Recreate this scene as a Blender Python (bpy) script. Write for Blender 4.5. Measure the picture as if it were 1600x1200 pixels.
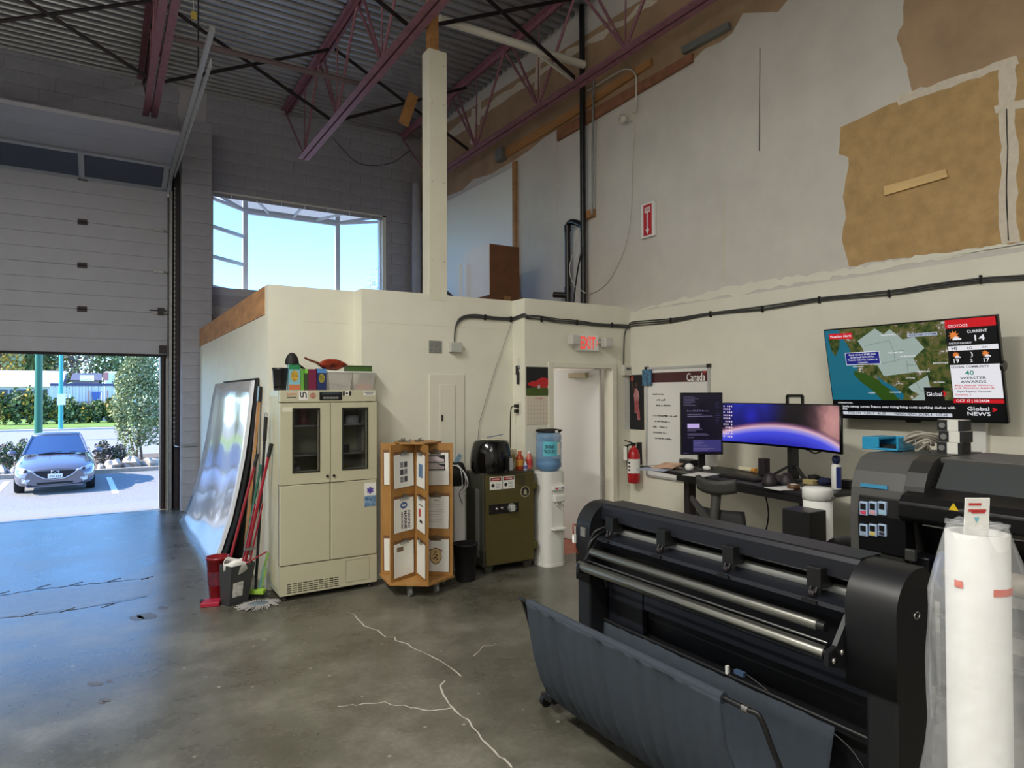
import bpy, math, random
from mathutils import Vector, Matrix, noise as mnoise
R = math.radians
random.seed(7)
scene = bpy.context.scene
COL = scene.collection
for o in list(bpy.data.objects): bpy.data.objects.remove(o)

# ---------------- camera (calibrated from the photograph's vanishing points) -------------
FPX, YAW, PIT, ROL, CH = 1021.0, R(32.06), R(.77), R(-.237), 1.77
F = Vector((math.sin(YAW)*math.cos(PIT), math.cos(YAW)*math.cos(PIT), math.sin(PIT)))
RT = Vector((math.cos(YAW), -math.sin(YAW), 0)); UP = RT.cross(F)
RT, UP = RT*math.cos(ROL)+UP*math.sin(ROL), UP*math.cos(ROL)-RT*math.sin(ROL)
cam = bpy.data.cameras.new('camera'); camo = bpy.data.objects.new('camera', cam); COL.objects.link(camo)
camo.matrix_world = Matrix(((RT.x, UP.x, -F.x, 0), (RT.y, UP.y, -F.y, 0), (RT.z, UP.z, -F.z, CH), (0, 0, 0, 1)))
cam.sensor_fit = 'HORIZONTAL'; cam.sensor_width = 36; cam.lens = 36*FPX/1600; cam.clip_start = .05; cam.clip_end = 600
scene.camera = camo
ORG = Vector((0, 0, CH))
def P(u, v, X=None, Y=None, Z=None):
    D = F + RT*((u-800)/FPX) - UP*((v-600)/FPX)
    t = (X/D.x) if X is not None else (Y/D.y) if Y is not None else ((Z-CH)/D.z)
    return ORG + D*t

# ---------------- world, sun, exposure ----------------
vs = scene.view_settings
vs.view_transform = 'Standard'; vs.look = 'None'; vs.exposure = 0.0; vs.gamma = 1.0; vs.use_curve_mapping = False
w = bpy.data.worlds.new('world'); scene.world = w; w.use_nodes = True
nt = w.node_tree; nt.nodes.clear()
wo = nt.nodes.new('ShaderNodeOutputWorld'); bg = nt.nodes.new('ShaderNodeBackground'); sk = nt.nodes.new('ShaderNodeTexSky')
sk.sky_type = 'NISHITA'; sk.sun_disc = False; sk.sun_elevation = R(38); sk.sun_rotation = R(-82); sk.air_density = 1.0; sk.dust_density = .1; sk.ozone_density = 1.5
tint = nt.nodes.new('ShaderNodeMix'); tint.data_type = 'RGBA'; tint.blend_type = 'MULTIPLY'; tint.inputs[0].default_value = 1; tint.inputs[7].default_value = (.54, .84, 1.22, 1)
nt.links.new(sk.outputs[0], tint.inputs[6]); nt.links.new(tint.outputs[2], bg.inputs[0]); nt.links.new(bg.outputs[0], wo.inputs[0]); bg.inputs[1].default_value = .62
sun = bpy.data.lights.new('sun', 'SUN'); sun.energy = 12.5; sun.angle = R(.6); sun.color = (1, .92, .78)
suno = bpy.data.objects.new('sun', sun); COL.objects.link(suno)
suno.rotation_euler = Vector((-.82, .10, .62)).to_track_quat('Z', 'Y').to_euler()

# ---------------- materials ----------------
def lin(c):
    c = [x/255 for x in c[:3]]
    return tuple(x/12.92 if x <= .04045 else ((x+.055)/1.055)**2.4 for x in c) + (1,)
MATS = {}
def M(name, col, rough=.55, metal=0., var=0., vs_=8., bump=0., bs=60., emit=0., trans=0., alpha=1., coat=0., stretch=None, col2=None, spec=.5):
    if name in MATS: return MATS[name]
    m = bpy.data.materials.new(name); m.use_nodes = True; n = m.node_tree.nodes; l = m.node_tree.links
    b = n['Principled BSDF']; c = lin(col)
    b.inputs['Base Color'].default_value = c; b.inputs['Roughness'].default_value = rough; b.inputs['Metallic'].default_value = metal
    b.inputs['Specular IOR Level'].default_value = spec
    if coat: b.inputs['Coat Weight'].default_value = coat
    if trans: b.inputs['Transmission Weight'].default_value = trans; b.inputs['IOR'].default_value = 1.3
    if alpha < 1: b.inputs['Alpha'].default_value = alpha
    if emit: b.inputs['Emission Color'].default_value = c; b.inputs['Emission Strength'].default_value = emit; b.inputs['Base Color'].default_value = tuple(x*.08 for x in c[:3])+(1,)
    if var or bump:
        tc = n.new('ShaderNodeTexCoord'); src = tc.outputs['Object']
        if stretch:
            mp = n.new('ShaderNodeMapping'); mp.inputs['Scale'].default_value = stretch; l.new(src, mp.inputs[0]); src = mp.outputs[0]
    if var:
        t = n.new('ShaderNodeTexNoise'); t.inputs['Scale'].default_value = vs_; t.inputs['Detail'].default_value = 6; t.inputs['Roughness'].default_value = .6
        l.new(src, t.inputs['Vector'])
        r = n.new('ShaderNodeValToRGB'); c2 = lin(col2) if col2 else tuple(x*(1-var) for x in c[:3])+(1,)
        r.color_ramp.elements[0].position = .3; r.color_ramp.elements[1].position = .68
        r.color_ramp.elements[0].color = c2; r.color_ramp.elements[1].color = c if col2 else tuple(min(1, x*(1+var*.5)) for x in c[:3])+(1,)
        l.new(t.outputs['Fac'], r.inputs[0]); l.new(r.outputs[0], b.inputs['Base Color'])
    if bump:
        t2 = n.new('ShaderNodeTexNoise'); t2.inputs['Scale'].default_value = bs; t2.inputs['Detail'].default_value = 4; l.new(src, t2.inputs['Vector'])
        bp = n.new('ShaderNodeBump'); bp.inputs['Strength'].default_value = bump; bp.inputs['Distance'].default_value = .01
        l.new(t2.outputs['Fac'], bp.inputs['Height']); l.new(bp.outputs[0], b.inputs['Normal'])
    MATS[name] = m; return m

# ---------------- mesh builder ----------------
class B:
    def __init__(s): s.v = []; s.f = []; s.m = []; s.sm = []
    def add(s, vs, fs, mi=0, smooth=False):
        o = len(s.v); s.v += [tuple(p) for p in vs]
        for f in fs: s.f.append([i+o for i in f]); s.m.append(mi); s.sm.append(smooth)
        return s
    def box(s, x0, x1, y0, y1, z0, z1, mi=0):
        return s.add([(x0,y0,z0),(x1,y0,z0),(x1,y1,z0),(x0,y1,z0),(x0,y0,z1),(x1,y0,z1),(x1,y1,z1),(x0,y1,z1)],
            [(0,3,2,1),(4,5,6,7),(0,1,5,4),(1,2,6,5),(2,3,7,6),(3,0,4,7)], mi)
    def obox(s, c, ax, ay, az, mi=0):   # oriented box from half-axis vectors
        c = Vector(c); ax, ay, az = Vector(ax), Vector(ay), Vector(az)
        vs = [c+ax*a+ay*b+az*d for d in (-1,1) for a,b in ((-1,-1),(1,-1),(1,1),(-1,1))]
        return s.add(vs, [(0,3,2,1),(4,5,6,7),(0,1,5,4),(1,2,6,5),(2,3,7,6),(3,0,4,7)], mi)
    def bar(s, a, b, wd, ht, up=(0,0,1), mi=0):
        a, b = Vector(a), Vector(b); d = (b-a); L = d.length; d.normalize(); up = Vector(up)
        if abs(d.dot(up)) > .97: up = Vector((1,0,0))
        sd = d.cross(up).normalized(); u2 = sd.cross(d)
        return s.obox((a+b)/2, d*L/2, sd*wd/2, u2*ht/2, mi)
    def tube(s, pts, r, n=8, mi=0, cap=True, closed=False, rr=None):
        pts = [Vector(p) for p in pts]; N = len(pts); rings = []; prev = None
        for i, p in enumerate(pts):
            if closed: t = pts[(i+1) % N]-pts[i-1]
            else: t = (pts[i+1]-p) if i == 0 else (p-pts[i-1]) if i == N-1 else (pts[i+1]-pts[i-1])
            t.normalize()
            if prev is None:
                a = Vector((0,0,1)) if abs(t.z) < .9 else Vector((1,0,0)); x = t.cross(a).normalized()
            else:
                x = (prev - t*prev.dot(t)); x = x.normalized() if x.length > 1e-6 else t.orthogonal().normalized()
            prev = x; y = t.cross(x); q = rr[i] if rr else r
            rings.append([p + x*math.cos(2*math.pi*k/n)*q + y*math.sin(2*math.pi*k/n)*q for k in range(n)])
        vs = [q for g in rings for q in g]; fs = []
        for i in range(N if closed else N-1):
            j = (i+1) % N
            for k in range(n): fs.append((i*n+k, i*n+(k+1)%n, j*n+(k+1)%n, j*n+k))
        s.add(vs, fs, mi, True)
        if cap and not closed:
            s.add(rings[0], [tuple(range(n-1,-1,-1))], mi); s.add(rings[-1], [tuple(range(n))], mi)
        return s
    def cyl(s, a, b, r, r2=None, n=16, mi=0): return s.tube([a, b], r, n, mi, rr=[r, r if r2 is None else r2])
    def lathe(s, prof, c=(0,0,0), n=24, mi=0, axis='z', smooth=True, sx=1, sy=1):
        vs = []; fs = []
        for r, z in prof:
            for k in range(n):
                a = 2*math.pi*k/n; q = (r*math.cos(a)*sx, r*math.sin(a)*sy, z)
                if axis == 'x': q = (q[2], q[0], q[1])
                if axis == 'y': q = (q[0], q[2], q[1])
                vs.append((q[0]+c[0], q[1]+c[1], q[2]+c[2]))
        for i in range(len(prof)-1):
            for k in range(n): fs.append((i*n+k, i*n+(k+1)%n, (i+1)*n+(k+1)%n, (i+1)*n+k))
        s.add(vs, fs, mi, smooth)
        if prof[0][0] > 1e-4: s.add(vs[:n], [tuple(range(n-1,-1,-1))], mi)
        if prof[-1][0] > 1e-4: s.add(vs[-n:], [tuple(range(n))], mi)
        return s
    def prism(s, poly, a0, a1, axis='y', mi=0, smooth=False):   # poly in the two other axes
        def q(p, a): return {'y': (p[0], a, p[1]), 'x': (a, p[0], p[1]), 'z': (p[0], p[1], a)}[axis]
        n = len(poly); vs = [q(p, a0) for p in poly]+[q(p, a1) for p in poly]
        s.add(vs, [tuple(range(n-1,-1,-1)), tuple(range(n, 2*n))], mi)
        s.add(vs, [(i, (i+1)%n, n+(i+1)%n, n+i) for i in range(n)], mi, smooth); return s
    def slab(s, pts, off, mi=0):        # polygon given in 3D, extruded by vector off
        n = len(pts); off = Vector(off); a = [Vector(p) for p in pts]
        return s.add(a+[p+off for p in a], [tuple(range(n-1,-1,-1)), tuple(range(n,2*n))]+[(i,(i+1)%n,n+(i+1)%n,n+i) for i in range(n)], mi)
    def poly(s, pts, mi=0): return s.add(pts, [tuple(range(len(pts)))], mi)
    def grid(s, rows, mi=0, smooth=True):
        n = len(rows[0]); vs = [p for r in rows for p in r]
        return s.add(vs, [(i*n+k, i*n+k+1, (i+1)*n+k+1, (i+1)*n+k) for i in range(len(rows)-1) for k in range(n-1)], mi, smooth)
    def blob(s, c, rx, ry, rz, n=12, m=8, mi=0, rough=0., seed=0):
        vs = []; fs = []
        for i in range(m+1):
            th = math.pi*i/m
            for k in range(n):
                a = 2*math.pi*k/n; d = Vector((math.sin(th)*math.cos(a), math.sin(th)*math.sin(a), math.cos(th)))
                q = 1+rough*mnoise.noise(d*2+Vector((seed*3.1, seed, seed*.7)))
                vs.append((c[0]+d.x*rx*q, c[1]+d.y*ry*q, c[2]+d.z*rz*q))
        for i in range(m):
            for k in range(n): fs.append((i*n+k, i*n+(k+1)%n, (i+1)*n+(k+1)%n, (i+1)*n+k))
        return s.add(vs, fs, mi, True)
    def build(s, name, mats, parent=None, bevel=0., seg=2, sub=0, solid=0., world=True, fixn=True):
        me = bpy.data.meshes.new(name); me.from_pydata(s.v, [], s.f)
        for m in (mats if isinstance(mats, (list, tuple)) else [mats]): me.materials.append(m)
        me.polygons.foreach_set('material_index', s.m); me.polygons.foreach_set('use_smooth', s.sm)
        me.update()
        o = bpy.data.objects.new(name, me); COL.objects.link(o)
        if parent is not None:
            o.parent = parent
            if world: o.matrix_parent_inverse = wmat(parent).inverted()
        if solid:
            d = o.modifiers.new('s', 'SOLIDIFY'); d.thickness = solid; d.offset = 0
        if bevel:
            d = o.modifiers.new('b', 'BEVEL'); d.width = bevel; d.segments = seg; d.limit_method = 'ANGLE'; d.angle_limit = R(40)
        if sub:
            d = o.modifiers.new('u', 'SUBSURF'); d.levels = sub; d.render_levels = sub
        return o
def wmat(o):
    m = o.matrix_basis.copy()
    return (wmat(o.parent) @ o.matrix_parent_inverse @ m) if o.parent else m
def tag(o, label, cat, group=None):
    o['label'] = label; o['category'] = cat
    if group: o['group'] = group
    return o
def struct(o): o['kind'] = 'structure'; return o
def thing(name, label, cat, loc=(0,0,0), rz=0, group=None):
    o = bpy.data.objects.new(name, None); COL.objects.link(o); o.empty_display_size = .1
    o.location = loc; o.rotation_euler = (0, 0, rz); tag(o, label, cat, group); return o
def sthing(name, loc=(0,0,0)):
    o = bpy.data.objects.new(name, None); COL.objects.link(o); o.location = loc; return struct(o)
def copy_tree(o, parent=None):
    c = o.copy(); COL.objects.link(c); c.parent = parent
    if parent is not None: c.matrix_parent_inverse = o.matrix_parent_inverse.copy()
    for ch in list(o.children): copy_tree(ch, c)
    return c
def text(s, width, mat, org, right, up, parent=None, name='lettering', height=None, align='CENTER', thick=.0006, world=True, bold=.012):
    cu = bpy.data.curves.new('t', 'FONT'); cu.body = s; cu.align_x = 'CENTER'; cu.align_y = 'CENTER'; cu.resolution_u = 2; cu.size = 1; cu.extrude = 0; cu.space_line = 1.0; cu.offset = bold
    if len(s) > 30: cu.resolution_u = 1
    ob = bpy.data.objects.new('t', cu); me = ob.to_mesh()
    vs = [v.co.copy() for v in me.vertices]; fs = [tuple(p.vertices) for p in me.polygons]; ob.to_mesh_clear(); bpy.data.objects.remove(ob); bpy.data.curves.remove(cu)
    x0 = min(v.x for v in vs); x1 = max(v.x for v in vs); y0 = min(v.y for v in vs); y1 = max(v.y for v in vs)
    k = width/(x1-x0); ky = (height/(y1-y0)) if height else k
    right = Vector(right).normalized(); up = Vector(up).normalized(); nrm = right.cross(up)
    org = Vector(org)
    b = B(); b.add([org+right*((v.x-(x0+x1)/2)*k)+up*((v.y-(y0+y1)/2)*ky)+nrm*thick for v in vs], fs)
    return b.build(name, mat, parent, world=world)
def jag(pts, amp, step, seed=0, keep=()):   # roughen the outline of a 2D polygon; edges in keep stay straight
    rnd = random.Random(seed); out = []
    for i, p in enumerate(pts):
        q = pts[(i+1) % len(pts)]; d = math.hypot(q[0]-p[0], q[1]-p[1]); n = 1 if i in keep else max(1, int(d/step))
        for k in range(n):
            t = k/n; j = amp if k else amp*.3
            if i in keep: j = 0
            out.append((p[0]+(q[0]-p[0])*t+rnd.uniform(-j, j), p[1]+(q[1]-p[1])*t+rnd.uniform(-j, j)))
    return out
def arc(c, r, a0, a1, n=8): return [(c[0]+r*math.cos(a0+(a1-a0)*i/n), c[1]+r*math.sin(a0+(a1-a0)*i/n)) for i in range(n+1)]
# =====================================================================================
#  STRUCTURE
# =====================================================================================
XR, YB, XL, YR, ZC = 5.2, 11.6, -4.2, -4.2, 6.68
OX, Y1, Y2, Y3, X12, X23, OZ = 1.262, 6.17, 5.967, 5.727, 2.066, 3.747, 2.762   # office box planes

m_paint = M('cream_wall_paint', (226, 224, 208), .6, var=.05, vs_=3, bump=.05, bs=40)
m_upper = M('grey_wall_paint', (208, 204, 196), .65, var=.08, vs_=2.2, bump=.06, bs=30)
m_brown = M('raw_brown_board', (172, 144, 114), .8, var=.18, vs_=2.5, bump=.05)
m_tan = M('raw_tan_board', (184, 152, 104), .85, var=.18, vs_=9, bump=.12, bs=120)
m_mud = M('joint_compound', (214, 204, 186), .8, var=.1, vs_=20, bump=.1)
m_block = M('painted_block', (164, 165, 176), .7, var=.12, vs_=5, bump=.18, bs=90)
m_mortar = M('mortar', (184, 184, 190), .85)
m_deck = M('galvanised_deck', (164, 166, 170), .4, .65, var=.2, vs_=3)
m_redox = M('red_oxide_steel', (156, 108, 122), .5, .15, var=.25, vs_=14)
m_dark = M('dark_steel', (52, 44, 48), .5, .3, var=.2, vs_=20)
m_wood = M('wood_board', (176, 128, 78), .65, var=.3, vs_=9, stretch=(1, .15, 1))
m_ply = M('plywood', (190, 140, 92), .65, var=.3, vs_=10, stretch=(1, .3, 1))
m_white = M('white_paint', (232, 232, 228), .5)
m_alu = M('aluminium', (196, 198, 200), .35, .6)
m_black = M('black_plastic', (22, 22, 24), .4)
m_blackm = M('matt_black', (17, 17, 18), .7)
m_steel = M('chrome_steel', (205, 205, 205), .2, 1)
m_galv = M('galvanised', (150, 152, 152), .4, .8, var=.2, vs_=30)

# --- floor: worn polished concrete -----------------------------------------------------
def floor_mat():
    m = M('polished_concrete', (120, 118, 108), .3); n = m.node_tree.nodes; l = m.node_tree.links; b = n['Principled BSDF']
    tc = n.new('ShaderNodeTexCoord')
    def noise(s, d, r=.6):
        t = n.new('ShaderNodeTexNoise'); t.inputs['Scale'].default_value = s; t.inputs['Detail'].default_value = d; t.inputs['Roughness'].default_value = r
        l.new(tc.outputs['Object'], t.inputs['Vector']); return t
    a = noise(1.1, 8, .68); r1 = n.new('ShaderNodeValToRGB'); e = r1.color_ramp.elements
    e[0].position = .32; e[0].color = lin((72, 70, 60)); e[1].position = .66; e[1].color = lin((124, 122, 112))
    x = r1.color_ramp.elements.new(.5); x.color = lin((96, 94, 84))
    l.new(a.outputs['Fac'], r1.inputs[0])
    c = noise(34, 4); r2 = n.new('ShaderNodeValToRGB'); e = r2.color_ramp.elements; e[0].position = .25; e[0].color = (.78, .78, .78, 1); e[1].position = .8; e[1].color = (1.12, 1.12, 1.1, 1)
    l.new(c.outputs['Fac'], r2.inputs[0])
    mx = n.new('ShaderNodeMix'); mx.data_type = 'RGBA'; mx.blend_type = 'MULTIPLY'; mx.inputs[0].default_value = 1
    l.new(r1.outputs[0], mx.inputs[6]); l.new(r2.outputs[0], mx.inputs[7])
    v = n.new('ShaderNodeTexVoronoi'); v.inputs['Scale'].default_value = 5.5; l.new(tc.outputs['Object'], v.inputs['Vector'])
    r3 = n.new('ShaderNodeValToRGB'); e = r3.color_ramp.elements; e[0].position = .03; e[0].color = (1, 1, 1, 1); e[1].position = .075; e[1].color = (0, 0, 0, 1)
    l.new(v.outputs['Distance'], r3.inputs[0])
    mx2 = n.new('ShaderNodeMix'); mx2.data_type = 'RGBA'; mx2.inputs[7].default_value = lin((176, 174, 164))
    ml = n.new('ShaderNodeMath'); ml.operation = 'MULTIPLY'; ml.inputs[1].default_value = .55; l.new(r3.outputs[0], ml.inputs[0])
    l.new(ml.outputs[0], mx2.inputs[0]); l.new(mx.outputs[2], mx2.inputs[6]); l.new(mx2.outputs[2], b.inputs['Base Color'])
    r4 = n.new('ShaderNodeMapRange'); r4.inputs[3].default_value = .16; r4.inputs[4].default_value = .42; l.new(a.outputs['Fac'], r4.inputs[0]); l.new(r4.outputs[0], b.inputs['Roughness'])
    bp = n.new('ShaderNodeBump'); bp.inputs['Strength'].default_value = .12; bp.inputs['Distance'].default_value = .004; l.new(c.outputs['Fac'], bp.inputs['Height']); l.new(bp.outputs[0], b.inputs['Normal'])
    return m
m_floor = floor_mat()
floor = struct(B().box(XL, XR+.2, YR, 11.47, -.2, 0).build('floor', m_floor))
m_crack = M('pale_crack', (182, 178, 166), .8); m_patch = M('concrete_patch', (112, 110, 104), .34, var=.2, vs_=12); m_cut = M('saw_cut', (46, 44, 42), .9)
def ribbon(path, wd, seed, mat, name='crack', amp=4):
    rnd = random.Random(seed); pts = []
    for (a, b) in zip(path[:-1], path[1:]):
        n = max(2, int(math.dist(a, b)/9))
        for k in range(n):
            t = k/n; pts.append((a[0]+(b[0]-a[0])*t+rnd.uniform(-amp, amp), a[1]+(b[1]-a[1])*t+rnd.uniform(-amp, amp)*.5))
    pts.append(path[-1]); q = [P(u, v, Z=0) for u, v in pts]; b = B(); rows = []
    for i, p in enumerate(q):
        d = (q[min(i+1, len(q)-1)]-q[max(i-1, 0)]); d.z = 0; d.normalize(); s = Vector((-d.y, d.x, 0))*wd*rnd.uniform(.3, 1.2)
        rows.append([p+s+Vector((0,0,.0015)), p-s+Vector((0,0,.0015))])
    return b.grid(rows, smooth=False).build(name, mat, floor)
ribbon([(545,955),(572,980),(622,1001),(645,1012),(680,1028),(720,1057)], .006, 1, m_crack)
ribbon([(692,1062),(690,1085),(706,1107),(735,1130),(760,1162),(800,1200)], .0055, 2, m_crack)
ribbon([(530,1104),(600,1098),(660,1110),(706,1106)], .005, 3, m_crack)
ribbon([(742,1027),(758,1010),(775,1005)], .004, 4, m_crack)
ribbon([(0,930),(60,921),(120,915),(180,908),(232,904)], .010, 5, m_cut, 'saw_cut', 1.5)
ribbon([(0,966),(80,958),(140,949),(232,932)], .006, 6, m_cut, 'saw_cut', 1.5)
for i, (u, v) in enumerate(((3,927),(68,916),(119,912),(179,906),(230,903),(46,960),(106,953),(170,946))):
    p = P(u, v, Z=0); B().obox(p+Vector((0,0,.001)), (.05,.04,0), (-.004,.005,0), (0,0,.001)).build('saw_cut', m_cut, floor)
rb = B(); rb.poly([P(u, v, Z=0)+Vector((0,0,.001)) for u, v in jag([(0,931),(232,906),(240,915),(232,930),(140,948),(0,965)], 1.2, 14, 3)]); rb.build('trench_patch', m_patch, floor)
m_stain = M('brown_stain', (92, 84, 70), .4, var=.3, vs_=30)
for i, (u, v, a, c) in enumerate(((228,963,20,5),(148,1068,12,4),(165,1094,9,3),(170,1064,5,2),(215,966,14,4),(160,1098,7,2),(254,950,10,3))):
    pts = [(u+a*math.cos(t*.63)*random.uniform(.7,1.2), v+c*math.sin(t*.63)*random.uniform(.7,1.2)) for t in range(10)]
    B().poly([P(x, y, Z=0)+Vector((0,0,.0012)) for x, y in pts][::-1]).build('stain', m_stain, floor)

# --- block wall at the back ------------------------------------------------------------
wb = sthing('wall_back', (0, YB, 0))
GX0, GX1, GZ = -3.0, .76, 4.45          # overhead door opening
WX0, WX1, WZ0, WZ1 = 1.5, 4.49, 3.52, 5.095   # bay window opening
c = B()
c.box(XL, GX0, YB+.012, YB+.2, 0, 7); c.box(GX0, GX1, YB+.012, YB+.2, GZ, 7); c.box(GX1, WX0, YB+.012, YB+.2, 0, 7)
c.box(WX0, WX1, YB+.012, YB+.2, 0, WZ0); c.box(WX0, WX1, YB+.012, YB+.2, WZ1, 7); c.box(WX1, XR+.2, YB+.012, YB+.2, 0, 7)
c.build('wall_core', m_mortar, wb)
blockmesh = {}
def block(x0, x1, z0, z1, y0=YB, dep=.0165, mat=m_block):
    k = (round(x1-x0, 2), round(z1-z0, 2), dep)
    if k not in blockmesh:
        b = B(); a, h = k[0]/2-.004, k[1]/2-.004; e = .004
        b.add([(-a,0.004,-h),(a,.004,-h),(a,.004,h),(-a,.004,h),(-a+e,0,-h+e),(a-e,0,-h+e),(a-e,0,h-e),(-a+e,0,h-e),(-a,dep,-h),(a,dep,-h),(a,dep,h),(-a,dep,h)],
              [(4,5,6,7),(0,1,5,4),(1,2,6,5),(2,3,7,6),(3,0,4,7),(8,9,1,0),(9,10,2,1),(10,11,3,2),(11,8,0,3)])
        o = b.build('block', mat, wb, world=False); blockmesh[k] = o.data
    else:
        o = bpy.data.objects.new('block', blockmesh[k]); COL.objects.link(o); o.parent = wb
    o.location = ((x0+x1)/2, y0-YB, (z0+z1)/2)
def course(z0, z1, spans, odd):
    for a, e in spans:
        x = a
        k = math.floor((a-(.2 if odd else 0))/.4)*.4+(.2 if odd else 0)+.4
        while x < e-.03:
            nx = min(k, e); 
            if nx-x > .03: block(x, nx, z0, z1)
            x = nx; k += .4
for i in range(16, 34):
    z0, z1 = i*.2, min(i*.2+.2, ZC); zm = (z0+z1)/2; sp = []
    if zm > 5.0: sp.append((-2.0, 1.02))
    if WZ0-.05 < zm < WZ1-.02: sp += [(WX1, XR)]
    else: sp += [(1.42, XR)]
    course(z0, z1, sp, i % 2)
pil = B().box(1.012, 1.427, 11.062, YB+.02, 0, 5.99).build('pilaster_core', m_mortar, wb)
for i in range(30):
    z0, z1 = i*.2, min(i*.2+.2, 5.99)
    block(1.002, 1.433, z0, z1, 11.05, .0165)
    e = B(); e.box(0, .012, 0, .52, -.096, .096)
    if i == 0: side_me = e.build('block', m_block, wb, world=False); so = side_me
    else: so = side_me.copy(); COL.objects.link(so)
    so.location = (1.421, 11.068-YB, z0+.1 if i < 29 else 5.89)
B().cyl((5.04,11.45,2.7), (5.04,11.45,5.75), .085, n=16).build('drain_pipe', m_block, wb)
# --- back wall window: trapezoid bay with glass roof -----------------------------------
win = sthing('window_1', (3, YB, WZ0))
m_frame = M('window_frame_white', (206, 208, 212), .4, .2); m_fdark = M('window_frame_dark', (70, 78, 104), .4, .3)
def glass_mat(name, col, t=.92):
    m = bpy.data.materials.new(name); m.use_nodes = True; n = m.node_tree.nodes; l = m.node_tree.links; n.clear()
    o = n.new('ShaderNodeOutputMaterial'); tr = n.new('ShaderNodeBsdfTransparent'); g = n.new('ShaderNodeBsdfGlossy'); mx = n.new('ShaderNodeMixShader'); fr = n.new('ShaderNodeFresnel')
    tr.inputs[0].default_value = col+(1,); g.inputs['Roughness'].default_value = .02; fr.inputs[0].default_value = 1.45
    l.new(fr.outputs[0], mx.inputs[0]); l.new(tr.outputs[0], mx.inputs[1]); l.new(g.outputs[0], mx.inputs[2]); l.new(mx.outputs[0], o.inputs[0]); return m
m_glass = glass_mat('window_glass', (.9, .97, .99))
YF = 12.35; A0, A1 = (WX0, YB+.2), (WX1, YB+.2); F0, F1 = (2.14, YF), (3.80, YF); zb, zt = WZ0+.04, 5.03
b = B()
for (x, y) in (F0, F1): b.box(x-.04, x+.04, y-.04, y+.04, WZ0, zt+.04)
b.build('corner_post', m_frame, win)
B().bar((F0[0],YF,zt),(F1[0],YF,zt),.07,.1).build('head_frame', m_frame, win)
B().bar((F0[0],YF,zb),(F1[0],YF,zb),.07,.06).build('bottom_rail', m_frame, win)
for (a, f, nm) in ((A0, F0, 'l'), (A1, F1, 'r')):
    b = B()
    for z in (zb, zt): b.bar((a[0],a[1],z), (f[0],f[1],z), .05, .05)
    if nm == 'l':
        for z in (4.06, 4.56): b.bar((a[0],a[1],z), (f[0],f[1],z), .05, .06)
    b.build('side_frame', m_frame, win)
    B().poly([(a[0],a[1],zb),(f[0],f[1],zb),(f[0],f[1],zt),(a[0],a[1],zt)]).build('pane', m_glass, win)
B().poly([(F0[0],YF,zb),(F1[0],YF,zb),(F1[0],YF,zt),(F0[0],YF,zt)]).build('pane', m_glass, win)
for k in range(1, 4):
    t = k/4; B().bar((A0[0]+(A1[0]-A0[0])*t, YB+.2, zt+.05), (F0[0]+(F1[0]-F0[0])*t, YF, zt), .035, .04).build('roof_bar', m_frame, win)
for k in range(4):
    q = lambda t: ((A0[0]+(A1[0]-A0[0])*t, YB+.2, zt+.05), (F0[0]+(F1[0]-F0[0])*t, YF, zt))
    a0, f0 = q(k/4); a1, f1 = q(k/4+.25); B().poly([a0, a1, f1, f0]).build('roof_pane', m_glass, win)
b = B(); b.box(WX0-.01, WX0+.02, YB-.005, YB+.24, WZ0, WZ1); b.box(WX1-.07, WX1, YB-.005, YB+.24, WZ0, WZ1); b.box(WX0, WX1, YB-.005, YB+.24, WZ1-.03, WZ1); b.build('reveal', m_white, win)
B().poly([(A0[0],YB+.2,WZ0),(A1[0],YB+.2,WZ0),(F1[0],YF,WZ0),(F0[0],YF,WZ0)]).build('bay_sill', m_frame, win, solid=.04)
B().box(WX1-.10, WX1-.07, YB+.05, YB+.12, WZ0, WZ1-.03).build('frame_side', m_frame, win)

# --- other walls -------------------------------------------------------------------------
wr = struct(B().box(XR, XR+.2, YR, YB+.02, 0, 7).build('wall_right', m_upper))
struct(B().box(XL-.2, XL, YR, YB+.2, 0, 7).build('wall_left', m_upper))
struct(B().box(XL-.2, XR+.2, YR-.2, YR, 0, 7).build('wall_front', m_upper))
def wallpatch(name, pix, mat, off, seed=0, amp=3, step=14, keep=()):
    pts = jag(pix, amp, step, seed, keep); q = [P(u, v, X=XR) for u, v in pts]
    b = B(); b.slab([(XR-off, p.y, min(p.z, ZC)) for p in q], (off+.0005, 0, 0)); return b.build(name, mat, wr)
wallpatch('raw_board_strip', [(652,335),(700,306),(785,262),(870,203),(1000,140),(1085,90),(1143,52),(1160,20),(1215,18),(1238,-10),(1238,-150),(652,-20)], m_brown, .0015, 1, 4, 22, (9,10,11))
wallpatch('raw_board_corner', [(1415,-60),(1411,25),(1402,62),(1418,105),(1425,142),(1590,93),(1660,72),(1660,-160)], m_brown, .0015, 2, 4, 12, (5,6,7))
wallpatch('raw_tan_panel', [(1314,199),(1311,240),(1326,246),(1317,308),(1322,340),(1315,375),(1327,416),(1400,404),(1500,392),(1590,379),(1660,372),(1660,72),(1590,93),(1425,146),(1330,191)], m_tan, .002, 3, 2.2, 12, (10,11,12))
wallpatch('tape_seam', [(1400,152),(1500,118),(1588,86),(1592,100),(1500,130),(1405,165)], m_mud, .003, 4, 2, 16)
wallpatch('tape_seam', [(1562,100),(1590,92),(1585,160),(1592,240),(1588,330),(1594,378),(1566,383),(1560,320),(1566,230),(1560,165)], m_mud, .0035, 5, 2.5, 14)
wallpatch('tape_seam', [(1553,166),(1660,140),(1660,154),(1556,178)], m_mud, .0042, 6, 2, 14)
wallpatch('crack', [(1574,170),(1576,230),(1574,300),(1577,376),(1575,376),(1572,300),(1574,230),(1572,170)], m_cut, .005, 6, .6, 20)
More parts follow.
